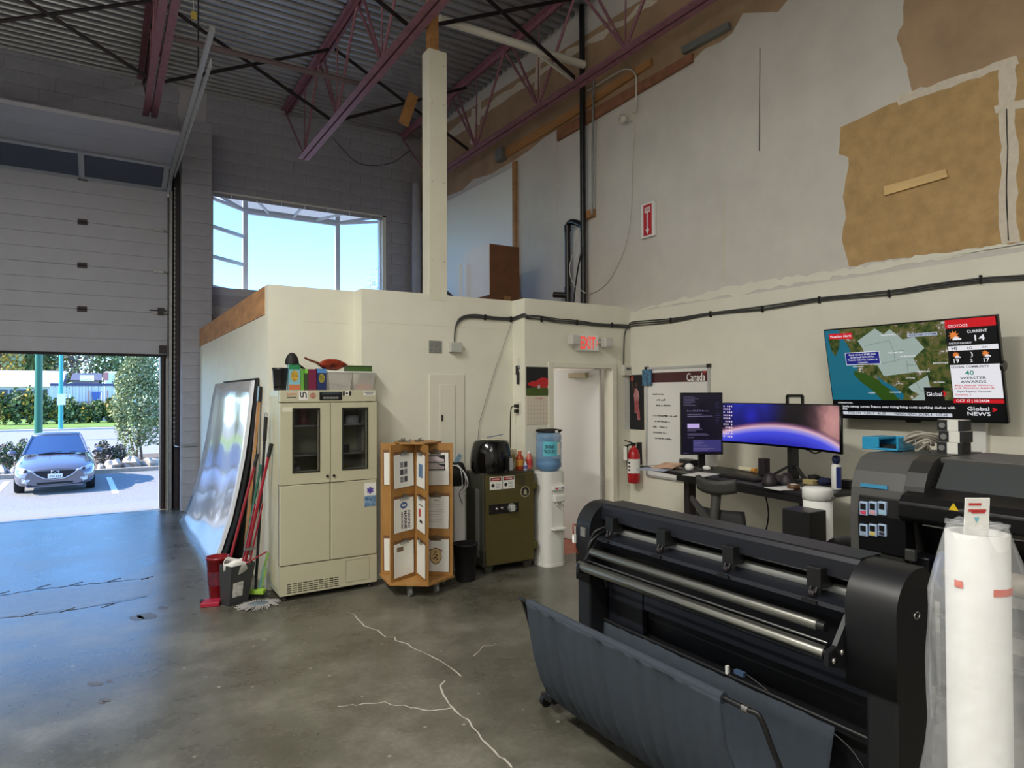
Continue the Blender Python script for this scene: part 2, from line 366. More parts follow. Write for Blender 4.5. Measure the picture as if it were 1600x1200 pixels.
lowp = [(986,488),(1060,468),(1150,446),(1300,424),(1450,398),(1600,378)]
q = [P(u, v, X=XR) for u, v in jag(lowp+[(1700,366)], 3, 10, 9)]; q = [p for p in q if p.y < Y3]
for lo, hi in ((0, len(q)),):
    pts = [(XR-.003, p.y, p.z) for p in q[:-1]]; yl = pts[-1][1]; pts += [(XR-.003, YR, pts[-1][2]), (XR-.003, YR, 0), (XR-.003, Y3, 0)]
    B().slab(pts, (.0032, 0, 0)).build('lower_paint', m_paint, wr)
for a, bb, wd in (((1187,75),(1186,236),1),((1284,0),(1284,0),0),((735,225),(737,170),6),((835,140),(838,75),8),((745,195),(748,150),5)):
    if wd: wallpatch('seam', [(a[0],a[1]),(a[0]+wd,a[1]),(bb[0]+wd,bb[1]),(bb[0],bb[1])], m_mud if wd > 3 else m_cut, .0028, 3, .4, 30)
wallpatch('tape_seam', [(702,205),(800,138),(900,72),(985,22),(1010,0),(1030,0),(985,32),(900,84),(800,150),(702,218)], m_mud, .0022, 8, 3, 12)
wallpatch('seam', [(870,210),(871,210),(871,335),(870,335)], m_mud, .0028, 1, .3, 40)
wallpatch('seam', [(1130,305),(1131.5,305),(1131.5,440),(1130,440)], m_mud, .0028, 1, .3, 40)

# --- metal deck ceiling ----------------------------------------------------------------------
ce = sthing('ceiling', (0, 0, ZC))
pan = B(); prof = []
for k in range(6):
    y = k*.152; prof += [(y, 0), (y+.055, 0), (y+.075, .045), (y+.132, .045), (y+.152, 0)]
pan.grid([[(XL, y, z), (XR+.1, y, z)] for y, z in prof], smooth=False)
po = pan.build('deck_panel', m_deck, ce, world=False)
for k in range(18):
    o = po if k == 0 else po.copy()
    if k: COL.objects.link(o)
    o.location = (0, YB+.15-(k+1)*.912, 0)
B().box(XL-.2, XR+.2, YR-.2, YB+.2, ZC+.06, ZC+.16).build('roof_slab', m_dark, ce)

# --- office box in the corner ------------------------------------------------------------------
DX0, DX1, DZ = 4.09, 4.945, 2.055
of = sthing('wall_office_front', (3, Y3, 0)); T = .12
out = [(OX, Y1), (X12, Y1), (X12, Y2), (X23, Y2), (X23, Y3), (DX0, Y3), (DX0, Y3+T), (X23+T, Y3+T), (X23+T, Y2+T), (X12+T, Y2+T), (X12+T, Y1+T), (OX, Y1+T)]
b = B().prism(out, 0, OZ, 'z'); b.prism([(DX0, Y3), (DX1, Y3), (DX1, Y3+T), (DX0, Y3+T)], DZ, OZ, 'z'); b.prism([(DX1, Y3), (XR, Y3), (XR, Y3+T), (DX1, Y3+T)], 0, OZ, 'z')
b.build('office_front_panel', m_paint, of)
s = B(); s.box(X12+.05, X23, Y2-.0015, Y2, 2.443, 2.447); s.box(OX+.3, X12-.05, Y1-.0015, Y1, 2.44, 2.443); s.build('seam', m_mud, of)
os_ = sthing('wall_office_side', (OX, 8, 0))
B().box(OX, OX+.1, Y1+T, 11.0, 0, 2.498).build('side_panel', m_paint, os_)
for i, (a, e) in enumerate(((Y1+T, 7.55), (7.552, 8.9), (8.902, 10.2), (10.202, 11.045))): B().box(OX-.006, OX+.04, a, e, 2.5, OZ).build('plywood_beam', m_ply, os_)
struct(B().box(OX+.1, XR, Y1+T, YB, 2.58, 2.70).build('ceiling_office', m_ply)); struct(B().box(X23+T, XR, Y3+T, Y1+T, 2.58, 2.70).build('ceiling_office', m_ply))
struct(B().box(3.2, 3.3, Y2+T, 8.8, 0, 2.58).build('wall_office_inner', m_white)); struct(B().box(3.3, XR, 8.7, 8.8, 0, 2.58).build('wall_office_rear', m_white))
fo = sthing('floor_office', (4.5, 6, 0)); m_tile = M('terracotta_tile', (150, 84, 66), .5, var=.2, vs_=6); tmesh = None
B().box(X23+T, XR, Y3+.02, 8.7, -.003, .004).build('grout', m_mud, fo)
for i in range(5):
    for j in range(8):
        if tmesh is None: o = B().box(-.098, .098, -.098, .098, -.005, .008).build('tile', m_tile, fo, world=False); tmesh = o
        else: o = tmesh.copy(); COL.objects.link(o)
        o.location = (4.16-4.5+i*.2, 5.85-6+j*.2, 0)
# the photograph shows the office lit from inside: its far wall glows white past the door leaf
la = bpy.data.lights.new('office_room_lamp', 'AREA'); la.size = .6; la.energy = 24; la.color = (1, .97, .92)
lo = bpy.data.objects.new('office_room_lamp', la); COL.objects.link(lo); lo.location = (3.9, 7.4, 2.5)
# door frame and leaf
m_trim = M('door_frame_paint', (222, 219, 203), .45)
tr = sthing('trim_1', (4.5, Y3, 0)); b = B()
b.box(DX0-.05, DX0+.015, Y3-.02, Y3+T+.01, 0, DZ+.045); b.box(DX1-.015, DX1+.05, Y3-.02, Y3+T+.01, 0, DZ+.045); b.box(DX0+.015, DX1-.015, Y3-.02, Y3+T+.01, DZ-.015, DZ+.045); b.build('door_frame', m_trim, tr, bevel=.004)
dr = sthing('door_2', (4.985, Y3+T, 0)); dr.location = (DX1-.075, Y3+T+.025, .012); dr.rotation_euler = (0, 0, R(-75))
B().box(-.84, 0, 0, .045, 0, 2.03).build('leaf', M('door_paint', (222, 222, 220), .45), dr, world=False, bevel=.003)
B().box(-.42, -.16, -.05, 0, 1.93, 1.99).build('door_closer', M('closer_tan', (186, 172, 140), .4), dr, world=False, bevel=.008)
B().bar((-.2,-.04,1.99), (.12,-.16,2.03), .018, .012).build('closer_arm', m_galv, dr, world=False)
for z in (.25, 1.05, 1.78): B().cyl((.004,-.008,z-.05), (.004,-.008,z+.05), .009).build('hinge', m_trim, dr, world=False)
b = B(); b.cyl((-.78,-.05,.98), (-.78,0,.98), .02); b.lathe([(.001,-.06),(.024,-.055),(.026,-.04),(.01,-.03)], (-.78,-.02,.98), 12, axis='y'); b.build('door_knob', m_galv, dr, world=False)

# --- overhead sectional door ---------------------------------------------------------------------
od = sthing('door_1', (-1, 11.4, 0)); m_sec = M('overhead_door_white', (172, 173, 182), .5, var=.06, vs_=3)
SX0, SX1, SH = -3.08, .84, .637
pr = []; n3 = 3
for k in range(n3):
    z = k*SH/n3; pr += [(0, z+.006), (0, z+SH/n3-.006), (.006, z+SH/n3)]
sec = B().prism([(.05, 0), (.004, 0)]+pr[:-1]+[(.004, SH-.002), (.05, SH-.002)], SX0, SX1, 'x')
s0 = sec.build('door_section', m_sec, od, world=False)
for k in range(4):
    o = s0 if k == 0 else s0.copy()
    if k: COL.objects.link(o)
    o.location = (1, 0, 2.382+k*SH)
wdir = Vector((0, 10.8-11.4, 5.156-4.93)).normalized(); wn = Vector((0, -wdir.z, wdir.y)); wb0 = Vector((0, 11.4, 4.932))
def wpt(x, t): return Vector((x, 0, 0))+wb0+wdir*t
b = B()
for x0, x1 in ((SX0, SX1),):
    b.bar(wpt(x0,.03), wpt(x1,.03), .05, .05, wn); b.bar(wpt(x0,SH-.03), wpt(x1,SH-.03), .05, .05, wn)
for x in (-2.4, -1.33, -.27, SX1-.05): b.bar(wpt(x,0), wpt(x,SH), .07, .05, wn)
b.build('window_section', M('aluminium_section', (178, 182, 192), .4, .3), od)
for x0, x1 in ((-2.36,-1.37), (-1.29,-.31), (-.23, SX1-.09)): B().poly([wpt(x0,.05), wpt(x1,.05), wpt(x1,SH-.05), wpt(x0,SH-.05)]).build('pane', M('dark_door_glass', (64, 74, 96), .12, spec=.8), od, solid=.006)
for k in range(2):
    y1 = 10.8-k*.64; B().prism([(y1-.634, 5.16), (y1, 5.16), (y1, 5.21), (y1-.634, 5.21)], SX0, SX1, 'x').build('door_section', m_sec, od)
for k in range(4):
    z = 2.382+k*SH+(0 if k else .02)
    if k: b = B(); b.box(-.32, -.2, 11.385, 11.4, z-.04, z+.04); b.cyl((-.32,11.38,z), (-.2,11.38,z), .012); b.build('hinge', m_dark, od)
    if k: b = B(); b.box(.66, .84, 11.38, 11.4, z-.02, z+.02); b.cyl((.78,11.37,z), (.9,11.37,z), .012); b.cyl((.86,11.37,z), (.885,11.37,z), .025); b.build('roller_bracket', m_galv, od)
b = B(); b.box(-.32,-.2,11.38,11.4,4.9,4.98); b.build('hinge', m_dark, od)
B().box(.735, .835, 11.36, 11.4, 2.4, 2.52).build('bottom_bracket', m_dark, od)
b = B(); b.box(.60, .84, 11.375, 11.395, 2.93+.12, 2.93+.135); b.box(.71, .8, 11.37, 11.395, 2.93+.06, 2.93+.17); b.build('slide_latch', m_dark, od)
B().box(SX0, SX1, 11.395, 11.455, 2.345, 2.383).build('bottom_seal', m_blackm, od)
# steel jamb and tracks
tk = sthing('trim_2', (.9, 11.4, 0))
b = B(); b.box(.755, .80, 11.42, YB+.05, 0, 4.9); b.box(.755, 1.01, 11.5, YB+.02, 0, 5.3); b.build('steel_jamb', m_dark, tk)
b = B(); b.box(.855, .86, 11.28, 11.47, .0, 4.9); b.box(.83, .86, 11.465, 11.47, 0, 4.9); b.box(.855, .90, 11.28, 11.285, 0, 4.9); b.build('vertical_track', m_galv, tk)
b = B(); b.box(.93, 1.0, 11.30, 11.5, .0, 5.2); b.build('track_angle', m_dark, tk)
cv = [(.86, 11.36-.42+.42*math.cos(a), 4.82+.25*math.sin(a)) for a in [i*math.pi/16 for i in range(9)]]
b = B(); 
for p_, q_ in zip(cv[:-1], cv[1:]): b.bar(p_, q_, .05, .05, (1,0,0))
b.bar(cv[-1], (.86, 6.65, 5.2), .045, .05); b.build('horizontal_track', m_alu, tk)
B().bar((.9, 10.9, 5.05), (.9, 7.05, 5.06), .012, .09).build('track_reinforcement', m_alu, tk)
B().bar((.88, 7.9, 5.15), (.88, 7.9, 6.6), .04, .012).build('track_hanger', m_dark, tk)
ch = thing('hoist_chain', 'thin pull chain hanging beside the overhead door track', 'chain', (.93, 11.26, 1.0))
b = B()
for k in range(110): z = 1.0+k*.036; b.box(.925-.006*(k%2), .935+.006*(k%2), 11.254, 11.264, z, z+.028)
b.build('chain_links', m_galv, ch); B().tube([(.93,11.268,.98), (.955,11.06,.98), (.985,11.03,.98), (1.02,11.03,.98), (1.22,11.035,.98)], .009, 8).build('chain_keeper', m_galv, ch)

# --- joists and bridging ---------------------------------------------------------------------------
def joist(X, ybot, label):
    j = thing('steel_joist', label, 'joist', (X, YB-.3, 6.6), 0, 'roof joists')
    for s in (-1, 1):
        for nm, z0, y0, fl in (('top_chord', 6.66, YB-.005, -1), ('bottom_chord', 5.47, ybot, 1)):
            b = B(); x = X+s*.012
            b.box(min(x, x+s*.005), max(x, x+s*.005), YR, y0, min(z0, z0+fl*.075), max(z0, z0+fl*.075)); b.box(min(x, x+s*.075), max(x, x+s*.075), YR, y0, z0-.003, z0+.003); b.build(nm, m_redox, j)
    zt, zb_ = 6.6, 5.52; y = ybot-.08; b0 = B().tube([(X, y, zb_), (X, YB-.05, 6.58)], .014, 8); b0.build('web_bar', m_redox, j)
    while y > YR+1.7:
        for a, e in (((y, zb_), (y-.03, zt)), ((y, zb_), (y+.62, zt)), ((y, zb_), (y-.82, zt)), ((y-.86, zt), (y-1.68, zb_))):
            if a[0] < YB and e[0] < YB-.1 and not (e[0] > y and e[0] > ybot+.4):
                vert = abs(a[0]-e[0]) < .1
                B().tube([(X, a[0], a[1]), (X, e[0], e[1])], .010 if vert else .018, 8).build('web_bar', m_redox, j)
        y -= 1.68
    return j
joist(.52, 9.9, 'red oxide open web joist over the overhead door track')
joist(2.67, 10.46, 'red oxide open web joist above the middle of the room, over the white post')
joist(4.82, 10.46, 'red oxide open web joist running beside the raw brown wall boards')
m_grey_b = M('bridging_grey', (132, 118, 122), .5, .3)
def bridge(a, b_, label, w_=.045, mat=m_dark): return tag(B().bar(a, b_, w_, .006).bar((a[0],a[1],a[2]-.02), (b_[0],b_[1],b_[2]-.02), .006, w_).build('joist_bridging', mat), label, 'brace', 'joist bridging')
bridge((.56, 7.80, 5.6), (2.66, 7.77, 5.6), 'horizontal angle brace between the bottom chords of two joists', .06, m_grey_b)
BN = ('the joist over the door track', 'the middle joist', 'the deck beyond the door track')
for y, pl in ((8.9, 'near the block wall'), (6.2, 'above the office front')):
    for k, x in enumerate((.52, 2.67, -1.63)):
        bridge((x+.03, y, 6.55), (x+2.12, y, 5.56), 'thin falling brace from %s, %s' % (BN[k], pl), .035)
        bridge((x+.03, y+.05, 5.56), (x+2.12, y+.05, 6.55), 'thin rising brace from %s, %s' % (BN[k], pl), .035)

# --- boxed white post ---------------------------------------------------------------------------------
po_ = thing('boxed_post', 'tall cream boxed post rising from the office wall to the roof', 'post', (2.87, Y2, 2.70))
B().box(2.765, 2.965, Y2-.002, Y2+.16, 2.70, 5.245).build('casing', M('post_paint', (222, 219, 200), .55, var=.05, vs_=4), po_, bevel=.003)
B().box(2.785, 2.885, Y2+.02, Y2+.1, 5.245, 6.6).build('timber_core', m_wood, po_)
for z in (3.1, 3.9, 4.7, 5.1):
    for x in (2.80, 2.93): B().lathe([(.004, -.001), (.004, .0)], (x, Y2-.003, z), 8, axis='y').build('screw', m_dark, po_)

# --- room lamps (fluorescent strips hung from the joists, above the frame) ----------------------------------
def strip(x, y, z, e, along='y', L=2.4, group='fluorescent strip lamps', lname='lamp', label='white fluorescent strip lamp hung under a roof joist'):
    t = thing('strip_lamp', label, 'lamp', (x, y, z), 0 if along == 'x' else R(90), group)
    B().box(-L/2, L/2, -.08, .08, .0, .06).build('housing', m_white, t, world=False)
    for s in (-1, 1): B().cyl((s*L/2*.8, 0, .06), (s*L/2*.8, 0, .9), .006).build('hanger', m_galv, t, world=False)
    a = bpy.data.lights.new(lname+'_offscreen', 'AREA'); a.shape = 'RECTANGLE'; a.size = L; a.size_y = .14; a.energy = e; a.color = (1, .97, .89)
    o = bpy.data.objects.new(lname+'_offscreen', a); COL.objects.link(o); o.parent = t; o.location = (0, 0, -.01)
    a = a.copy(); a.energy = e*.75; o = bpy.data.objects.new(lname+'_upward_offscreen', a); COL.objects.link(o); o.parent = t; o.location = (0, 0, .07); o.rotation_euler = (math.pi, 0, 0)
strip(-1.6, 3.0, 5.35, 315, lname='lamp_open_floor', label='white fluorescent strip lamp hung on the open floor side'); strip(.2, -.9, 5.35, 45, lname='lamp_entrance', label='white fluorescent strip lamp hung over the entrance end')
strip(-1.6, -2.0, 5.35, 170, lname='lamp_front', label='white fluorescent strip lamp hung at the front of the unit')
# =====================================================================================
#  THINGS ON THE RIGHT WALL, UNDER THE ROOF AND ON THE OFFICE ROOF
# =====================================================================================
m_red = M('sign_red', (190, 36, 40), .45); m_exit = M('exit_red', (235, 70, 60), .4, emit=1.0); m_pipe = M('black_pipe', (20, 20, 22), .35)
m_cream = M('ivory_plastic', (206, 204, 192), .45); m_paper = M('paper', (228, 228, 222), .7); m_ink = M('ink_black', (28, 28, 32), .7); m_grey = M('grey_plate', (128, 130, 128), .5, .3)
YD, ZU = Vector((0, -1, 0)), Vector((0, 0, 1)); XD = Vector((1, 0, 0))
def wpix(u, v, off=0.): p = P(u, v, X=XR-off); return p
# fire extinguisher arrow sign
a, c = wpix(1005, 321), wpix(1026, 368)
t = thing('fire_sign', 'red and white FIRE EXTINGUISHER arrow sign on upper wall', 'sign', (XR, (a.y+c.y)/2, (a.z+c.z)/2))
yc = (a.y+c.y)/2; B().box(XR-.035, XR-.004, c.y, a.y, c.z, a.z).build('sign_panel', m_white, t, bevel=.004)
B().box(XR-.0365, XR-.034, yc-.065, yc+.065, c.z+.02, a.z-.02).build('red_field', m_red, t)
b = B(); x = XR-.038
b.poly([(x, yc+.03, c.z+.09), (x, yc, c.z+.03), (x, yc-.03, c.z+.09)]); b.poly([(x, yc+.012, a.z-.11), (x, yc+.012, c.z+.085), (x, yc-.012, c.z+.085), (x, yc-.012, a.z-.11)]); b.poly([(x,yc+.045,a.z-.05),(x,yc+.045,a.z-.11),(x,yc-.045,a.z-.11),(x,yc-.045,a.z-.05)])
b.build('arrow', m_white, t); text('FIRE', .075, m_red, (x, yc, a.z-.08), YD, ZU, t, height=.035)
for i, chx in enumerate('EXTINGUISHER'): text(chx, .008 if chx == 'I' else .015, m_red, (x-.0004, yc, a.z-.125-i*.0135), YD, ZU, t, height=.010)
# wall flood lamp with conduit
p = wpix(988, 183)
t = thing('wall_floodlight', 'small round white lamp head on the wall below a bent conduit', 'lamp', (XR, p.y, p.z))
B().lathe([(.05,-.03),(.055,-.004)], (XR, p.y, p.z), 16, axis='x').build('base', m_cream, t)
B().lathe([(.001,-.13),(.04,-.12),(.048,-.09),(.03,-.05),(.018,-.02)], (XR-.01, p.y+.05, p.z-.03), 16, axis='x').build('lamp_head', m_cream, t)
B().lathe([(.001,-.11),(.03,-.10),(.034,-.07),(.018,-.03)], (XR-.01, p.y+.10, p.z+.02), 14, axis='x').build('sensor_head', m_cream, t)
def path(pix, off): return [P(u, v, X=XR-off) for u, v in pix]
def smooth(pts, n=4):
    pts = [Vector(p) for p in pts]; out = []
    for i in range(len(pts)-1):
        p0, p1, p2, p3 = pts[max(i-1,0)], pts[i], pts[i+1], pts[min(i+2, len(pts)-1)]
        for k in range(n):
            t_ = k/n; out.append(.5*((2*p1)+(p2-p0)*t_+(2*p0-5*p1+4*p2-p3)*t_*t_+(3*p1-p0-3*p2+p3)*t_**3))
    return out+[pts[-1]]
tag(B().tube(smooth(path([(993,176),(994,125),(990,112),(980,108),(965,113),(930,135),(918,142)], .05)), .010, 8).build('lamp_conduit', m_cream), 'thin pale conduit arching above the round wall lamp', 'conduit')
tag(B().tube(smooth(path([(992,196),(988,260),(986,330),(975,390),(950,440),(925,458),(905,462)], .012)), .006, 6).build('wall_cable', m_cream), 'pale cable hanging in a long curve below the round wall lamp', 'cable')
# black drain stack
t = thing('drain_stack', 'black plastic drain stack with side branch against the upper wall', 'pipe', (5.11, 6.46, 2.7))
B().tube([(5.11,6.46,2.70), (5.11,6.46,6.66)], .036, 14).build('vertical_pipe', m_pipe, t)
B().tube(smooth([(5.11,6.46,3.86),(5.10,6.60,3.94),(5.10,6.72,3.96),(5.10,6.77,3.90),(5.10,6.77,3.75)], 5)+[Vector((5.10,6.77,2.72))], .038, 14).build('branch_pipe', m_pipe, t)
b = B(); b.tube([(5.10,6.77,3.03),(4.99,6.93,3.05)], .038, 14); b.build('cleanout_stub', m_pipe, t); B().tube([(4.992,6.927,3.05),(4.982,6.942,3.051)], .033, 14).build('cleanout_cap', m_cream, t)
for z in (3.9, 3.1, 2.78): B().cyl((5.10,6.77,z-.04), (5.10,6.77,z+.04), .045).build('coupling', m_pipe, t)
tag(B().tube(path([(925,335),(926,230),(927,150),(928,126)], .076), .014, 8).build('steel_conduit', m_galv), 'straight grey conduit beside the black drain stack', 'conduit')
p = wpix(922, 336); tag(B().box(XR-.056, XR-.002, p.y-.12, p.y+.1, p.z-.045, p.z+.045).build('wood_block', m_wood), 'short wood block fixed behind the black drain stack', 'wood block')
for i, (pth, r_, mt, lb) in enumerate((([(905,355),(897,390),(890,420),(897,445),(915,458)], .006, m_cream, 'pale wire looping round the black drain branch'), ([(910,385),(903,420),(898,455),(896,478)], .010, m_pipe, 'short dark hose falling between the black drain pipes'))):
    tag(B().tube(smooth(path(pth, .16)), r_, 6).build('loose_wire', mt), lb, 'wire')
tag(B().tube([(3.06,6.33,5.80), (4.99,6.29,5.80)], .046, 14).tube([(4.985,6.29,5.80),(5.0,6.29,5.80)], .05, 14).build('white_pipe', M('white_pvc', (222, 220, 210), .4)), 'long white plastic pipe lying across the joists beside the black stack', 'pipe')
tag(B().bar((4.35,6.33,5.77), (4.96,6.3,5.53), .03, .03).build('pipe_strut', m_cream), 'thin pale strut under the end of the white pipe', 'strut')
# timber strips nailed to the wall
def board(pix, th, mat, name, label, hpx=None):
    pts = [P(u, v, X=XR) for u, v in pix]; return tag(B().slab([(XR-th, q.y, q.z) for q in pts], (th-.006, 0, 0)).build(name, mat), label, 'board')
board([(874,203),(1085,84),(1084,98),(874,221)], .045, M('rust_board', (146, 100, 72), .7, var=.3, vs_=10), 'wood_ledger', 'weathered brown ledger board along the edge of the white paint')
board([(792,232),(880,182),(1020,92),(1021,103),(882,194),(794,246)], .04, m_wood, 'wood_ledger', 'thin raw timber strip below the joist on the brown boards')
board([(1383,292),(1480,265),(1483,277),(1384,306)], .022, M('pale_pine', (222, 188, 128), .6, var=.15, vs_=12, stretch=(1,.2,1)), 'pine_strip', 'pale pine strip screwed to the tan raw panel')
st = board([(1070,76),(1143,37),(1145,46),(1072,86)], .06, m_grey, 'strut_channel', 'dark grey metal channel at the edge of the brown boards')
p = wpix(788, 243); tag(B().box(XR-.11, XR-.002, p.y-.1, p.y+.1, p.z-.09, p.z+.09).build('junction_box', m_grey, bevel=.005), 'grey square junction box under the joist on the brown boards', 'junction box')
t = thing('hanging_board', 'short brown board hanging on a wire under the metal deck', 'board', P(638, 170, Y=7.6))
q0, q1 = P(646, 148, Y=7.6), P(630, 194, Y=7.6); B().bar(q0, q1, .13, .03, (0,1,0)).build('board', m_wood, t); B().tube([q0, P(638,100,Y=7.6), P(650,85,Y=7.4), Vector((3.0,7.35,ZC))], .005, 6).build('wire', m_galv, t)
p = P(303, 22, Y=8.2); t = thing('caution_tag', 'small yellow tag hanging from the metal deck on a string', 'tag', p); B().box(p.x-.03, p.x+.03, p.y-.004, p.y+.004, p.z-.06, p.z+.03).build('tag_card', M('tag_yellow', (206, 184, 90), .6), t, bevel=.003); B().tube([(p.x,p.y,p.z+.03),(p.x-.03,p.y,ZC)], .004, 6).build('string', m_cream, t)
for i, (pth, lb) in enumerate((([(440,180),(520,185),(600,182),(640,178)], 'thin wire strung along the top of the block wall'), ([(520,215),(560,255),(610,255),(640,235)], 'slack dark wire drooping down the block wall'))):
    tag(B().tube(smooth([P(u, v, Y=YB-.03) for u, v in pth]), .006, 6).build('slack_wire', m_galv if i == 0 else m_pipe), lb, 'wire')
# storage on the office roof
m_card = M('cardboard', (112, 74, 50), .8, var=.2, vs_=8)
t = thing('cardboard_carton', 'flat brown carton lying under the tall white box on the office roof', 'box', (4.4, 7.55, 2.70))
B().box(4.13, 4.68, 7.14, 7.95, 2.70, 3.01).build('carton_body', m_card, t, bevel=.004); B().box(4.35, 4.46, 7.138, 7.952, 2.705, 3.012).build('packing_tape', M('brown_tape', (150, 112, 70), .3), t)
t = thing('storage_box', 'tall box with white side and brown front standing on a flat carton', 'box', (4.38, 7.5, 3.01))
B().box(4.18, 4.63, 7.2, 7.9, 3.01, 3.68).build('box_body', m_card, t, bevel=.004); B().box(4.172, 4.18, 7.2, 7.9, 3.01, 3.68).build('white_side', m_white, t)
tag(B().box(4.10, 4.125, 7.86, 7.93, 2.70, 3.52).build('white_batten', m_white), 'thin white batten standing beside the tall box on the office roof', 'batten')
t = thing('wall_sheet', 'large white sheet leaning flat on the wall over the office roof', 'panel', (5.17, 9.5, 2.7))
q = [(8.2, 5.12), (10.3, 5.16), (11.3, 5.16), (11.3, 2.70), (8.2, 2.70)]; B().slab([(5.155, y, z) for y, z in q], (.03, 0, 0)).build('sheet', m_white, t); B().box(5.15, 5.19, 8.12, 8.195, 2.7, 5.2).build('edge_strip', m_wood, t)
tag(B().tube(smooth([(3.2,7.0,3.1),(3.35,6.9,3.0),(3.5,6.8,2.85),(3.58,6.75,2.72)]), .016, 8).build('black_hose', m_pipe), 'short black hose draped behind the cream post on the office roof', 'hose')
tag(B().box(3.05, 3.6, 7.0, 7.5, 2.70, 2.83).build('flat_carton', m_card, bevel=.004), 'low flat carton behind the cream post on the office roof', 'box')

# =====================================================================================
#  OFFICE FRONT FITTINGS
# =====================================================================================
def f2(u, v): return P(u, v, Y=Y2)
def f3(u, v): return P(u, v, Y=Y3)
a, c = f2(670, 585), f2(725, 760); t = thing('electrical_panel', 'flush cream electrical panel with narrow door behind the clipboard stand', 'panel', ((a.x+c.x)/2, Y2, c.z))
B().box(a.x, c.x, Y2-.012, Y2-.001, c.z, a.z).build('cover', m_trim, t, bevel=.002)
d0, d1 = f2(686, 601), f2(710, 745); dd = B().box(d0.x, d1.x, Y2-.02, Y2-.012, d1.z, d0.z).build('panel_door', m_trim, t, bevel=.002); B().box(d0.x+.015, d0.x+.03, Y2-.026, Y2-.019, f2(688,658).z, f2(688,648).z).build('latch', m_dark, dd)
a, c = f2(670, 532), f2(690, 552); tag(B().box(a.x, c.x, Y2-.006, Y2-.001, c.z, a.z).build('blank_plate', M('plate_grey', (140, 142, 138), .5, .2, var=.3, vs_=40), bevel=.002), 'flat grey blanking plate beside the cable junction box', 'plate')
a, c = f2(701, 535), f2(718, 551); tag(B().box(a.x, c.x, Y2-.06, Y2-.001, c.z, a.z).build('junction_box', M('box_grey', (182, 182, 176), .5), bevel=.006), 'light grey junction box at the start of the cable run', 'junction box')
# cable run along both walls
t = thing('cable_run', 'bundle of dark cables clipped along the office front and right wall', 'cable', f2(709, 535))
run2 = [(709,534),(710,515),(715,502),(726,495),(745,494),(770,497),(797,499)]; run3 = [(822,496),(840,497),(870,501),(900,504),(935,507),(970,509)]
runR = [(992,506),(1050,501),(1112,491),(1193,483),(1282,469),(1391,459),(1450,448),(1534,437),(1600,434),(1680,425)]
rnd = random.Random(4)
for k in range(4):
    o = (k-1.5)*.010; pts = []
    for u, v in run2: p = f2(u, v); pts.append(Vector((p.x, Y2-.015, p.z+o*(.4 if v > 505 else 1)+rnd.uniform(-.004,.004))))
    pts.append(Vector((X23-.015, Y2-.03, pts[-1].z))); pts.append(Vector((X23-.012, Y3-.012, pts[-1].z+.02)))
    for u, v in run3: p = f3(u, v); pts.append(Vector((p.x, Y3-.014, p.z+o+rnd.uniform(-.008,.008))))
    pts.append(Vector((XR-.03, Y3-.03, pts[-1].z)))
    for u, v in runR: p = P(u, v, X=XR); pts.append(Vector((XR-.016, p.y, p.z+o+rnd.uniform(-.01,.01))))
    B().tube(smooth(pts, 3), .0065, 6).build('cable', M('cable_grey', (66, 66, 66), .5), t)
for u, v in ((757,496),(797,499),(845,499),(900,504),(955,508)): p = (f2 if u < 800 else f3)(u, v); yy = Y2 if u < 800 else Y3; B().box(p.x-.006, p.x+.006, yy-.03, yy-.001, p.z-.03, p.z+.03).build('cable_clip', m_blackm, t)
for u, v in ((1050,501),(1112,491),(1193,483),(1282,469),(1391,459),(1534,437)): p = P(u, v, X=XR); B().box(XR-.03, XR-.004, p.y-.006, p.y+.006, p.z-.03, p.z+.03).build('cable_clip', m_blackm, t)
tag(B().tube(smooth([f3(982,508)-Vector((0,.012,0)), f3(976,518)-Vector((0,.012,0)), f3(974,535)-Vector((0,.012,0)), f3(973.5,570)-Vector((0,.012,0))]), .007, 6).build('thermostat_wire', M('cable_grey', (66,66,66))), 'single dark cable dropping from the cable run to the thermostat', 'cable')
a, c = f3(971, 571), f3(984, 587); t = thing('thermostat', 'small cream thermostat box between the office door and the corner', 'thermostat', ((a.x+c.x)/2, Y3, c.z)); B().box(a.x, c.x, Y3-.05, Y3-.001, c.z, a.z).build('case', m_cream, t, bevel=.006); B().box(a.x+.03, c.x-.03, Y3-.052, Y3-.05, a.z-.055, a.z-.025).build('display', M('lcd_grey', (88, 96, 90), .3), t)
tag(B().tube([f2(798,505)-Vector((0,.012,0)), f2(772,580)-Vector((0,.012,0)), f2(748,660)-Vector((0,.012,0)), f2(745,700)-Vector((0,.012,0))], .003, 6).build('drop_wire', m_grey), 'thin slack wire slanting down the office wall towards the air fryer', 'wire')
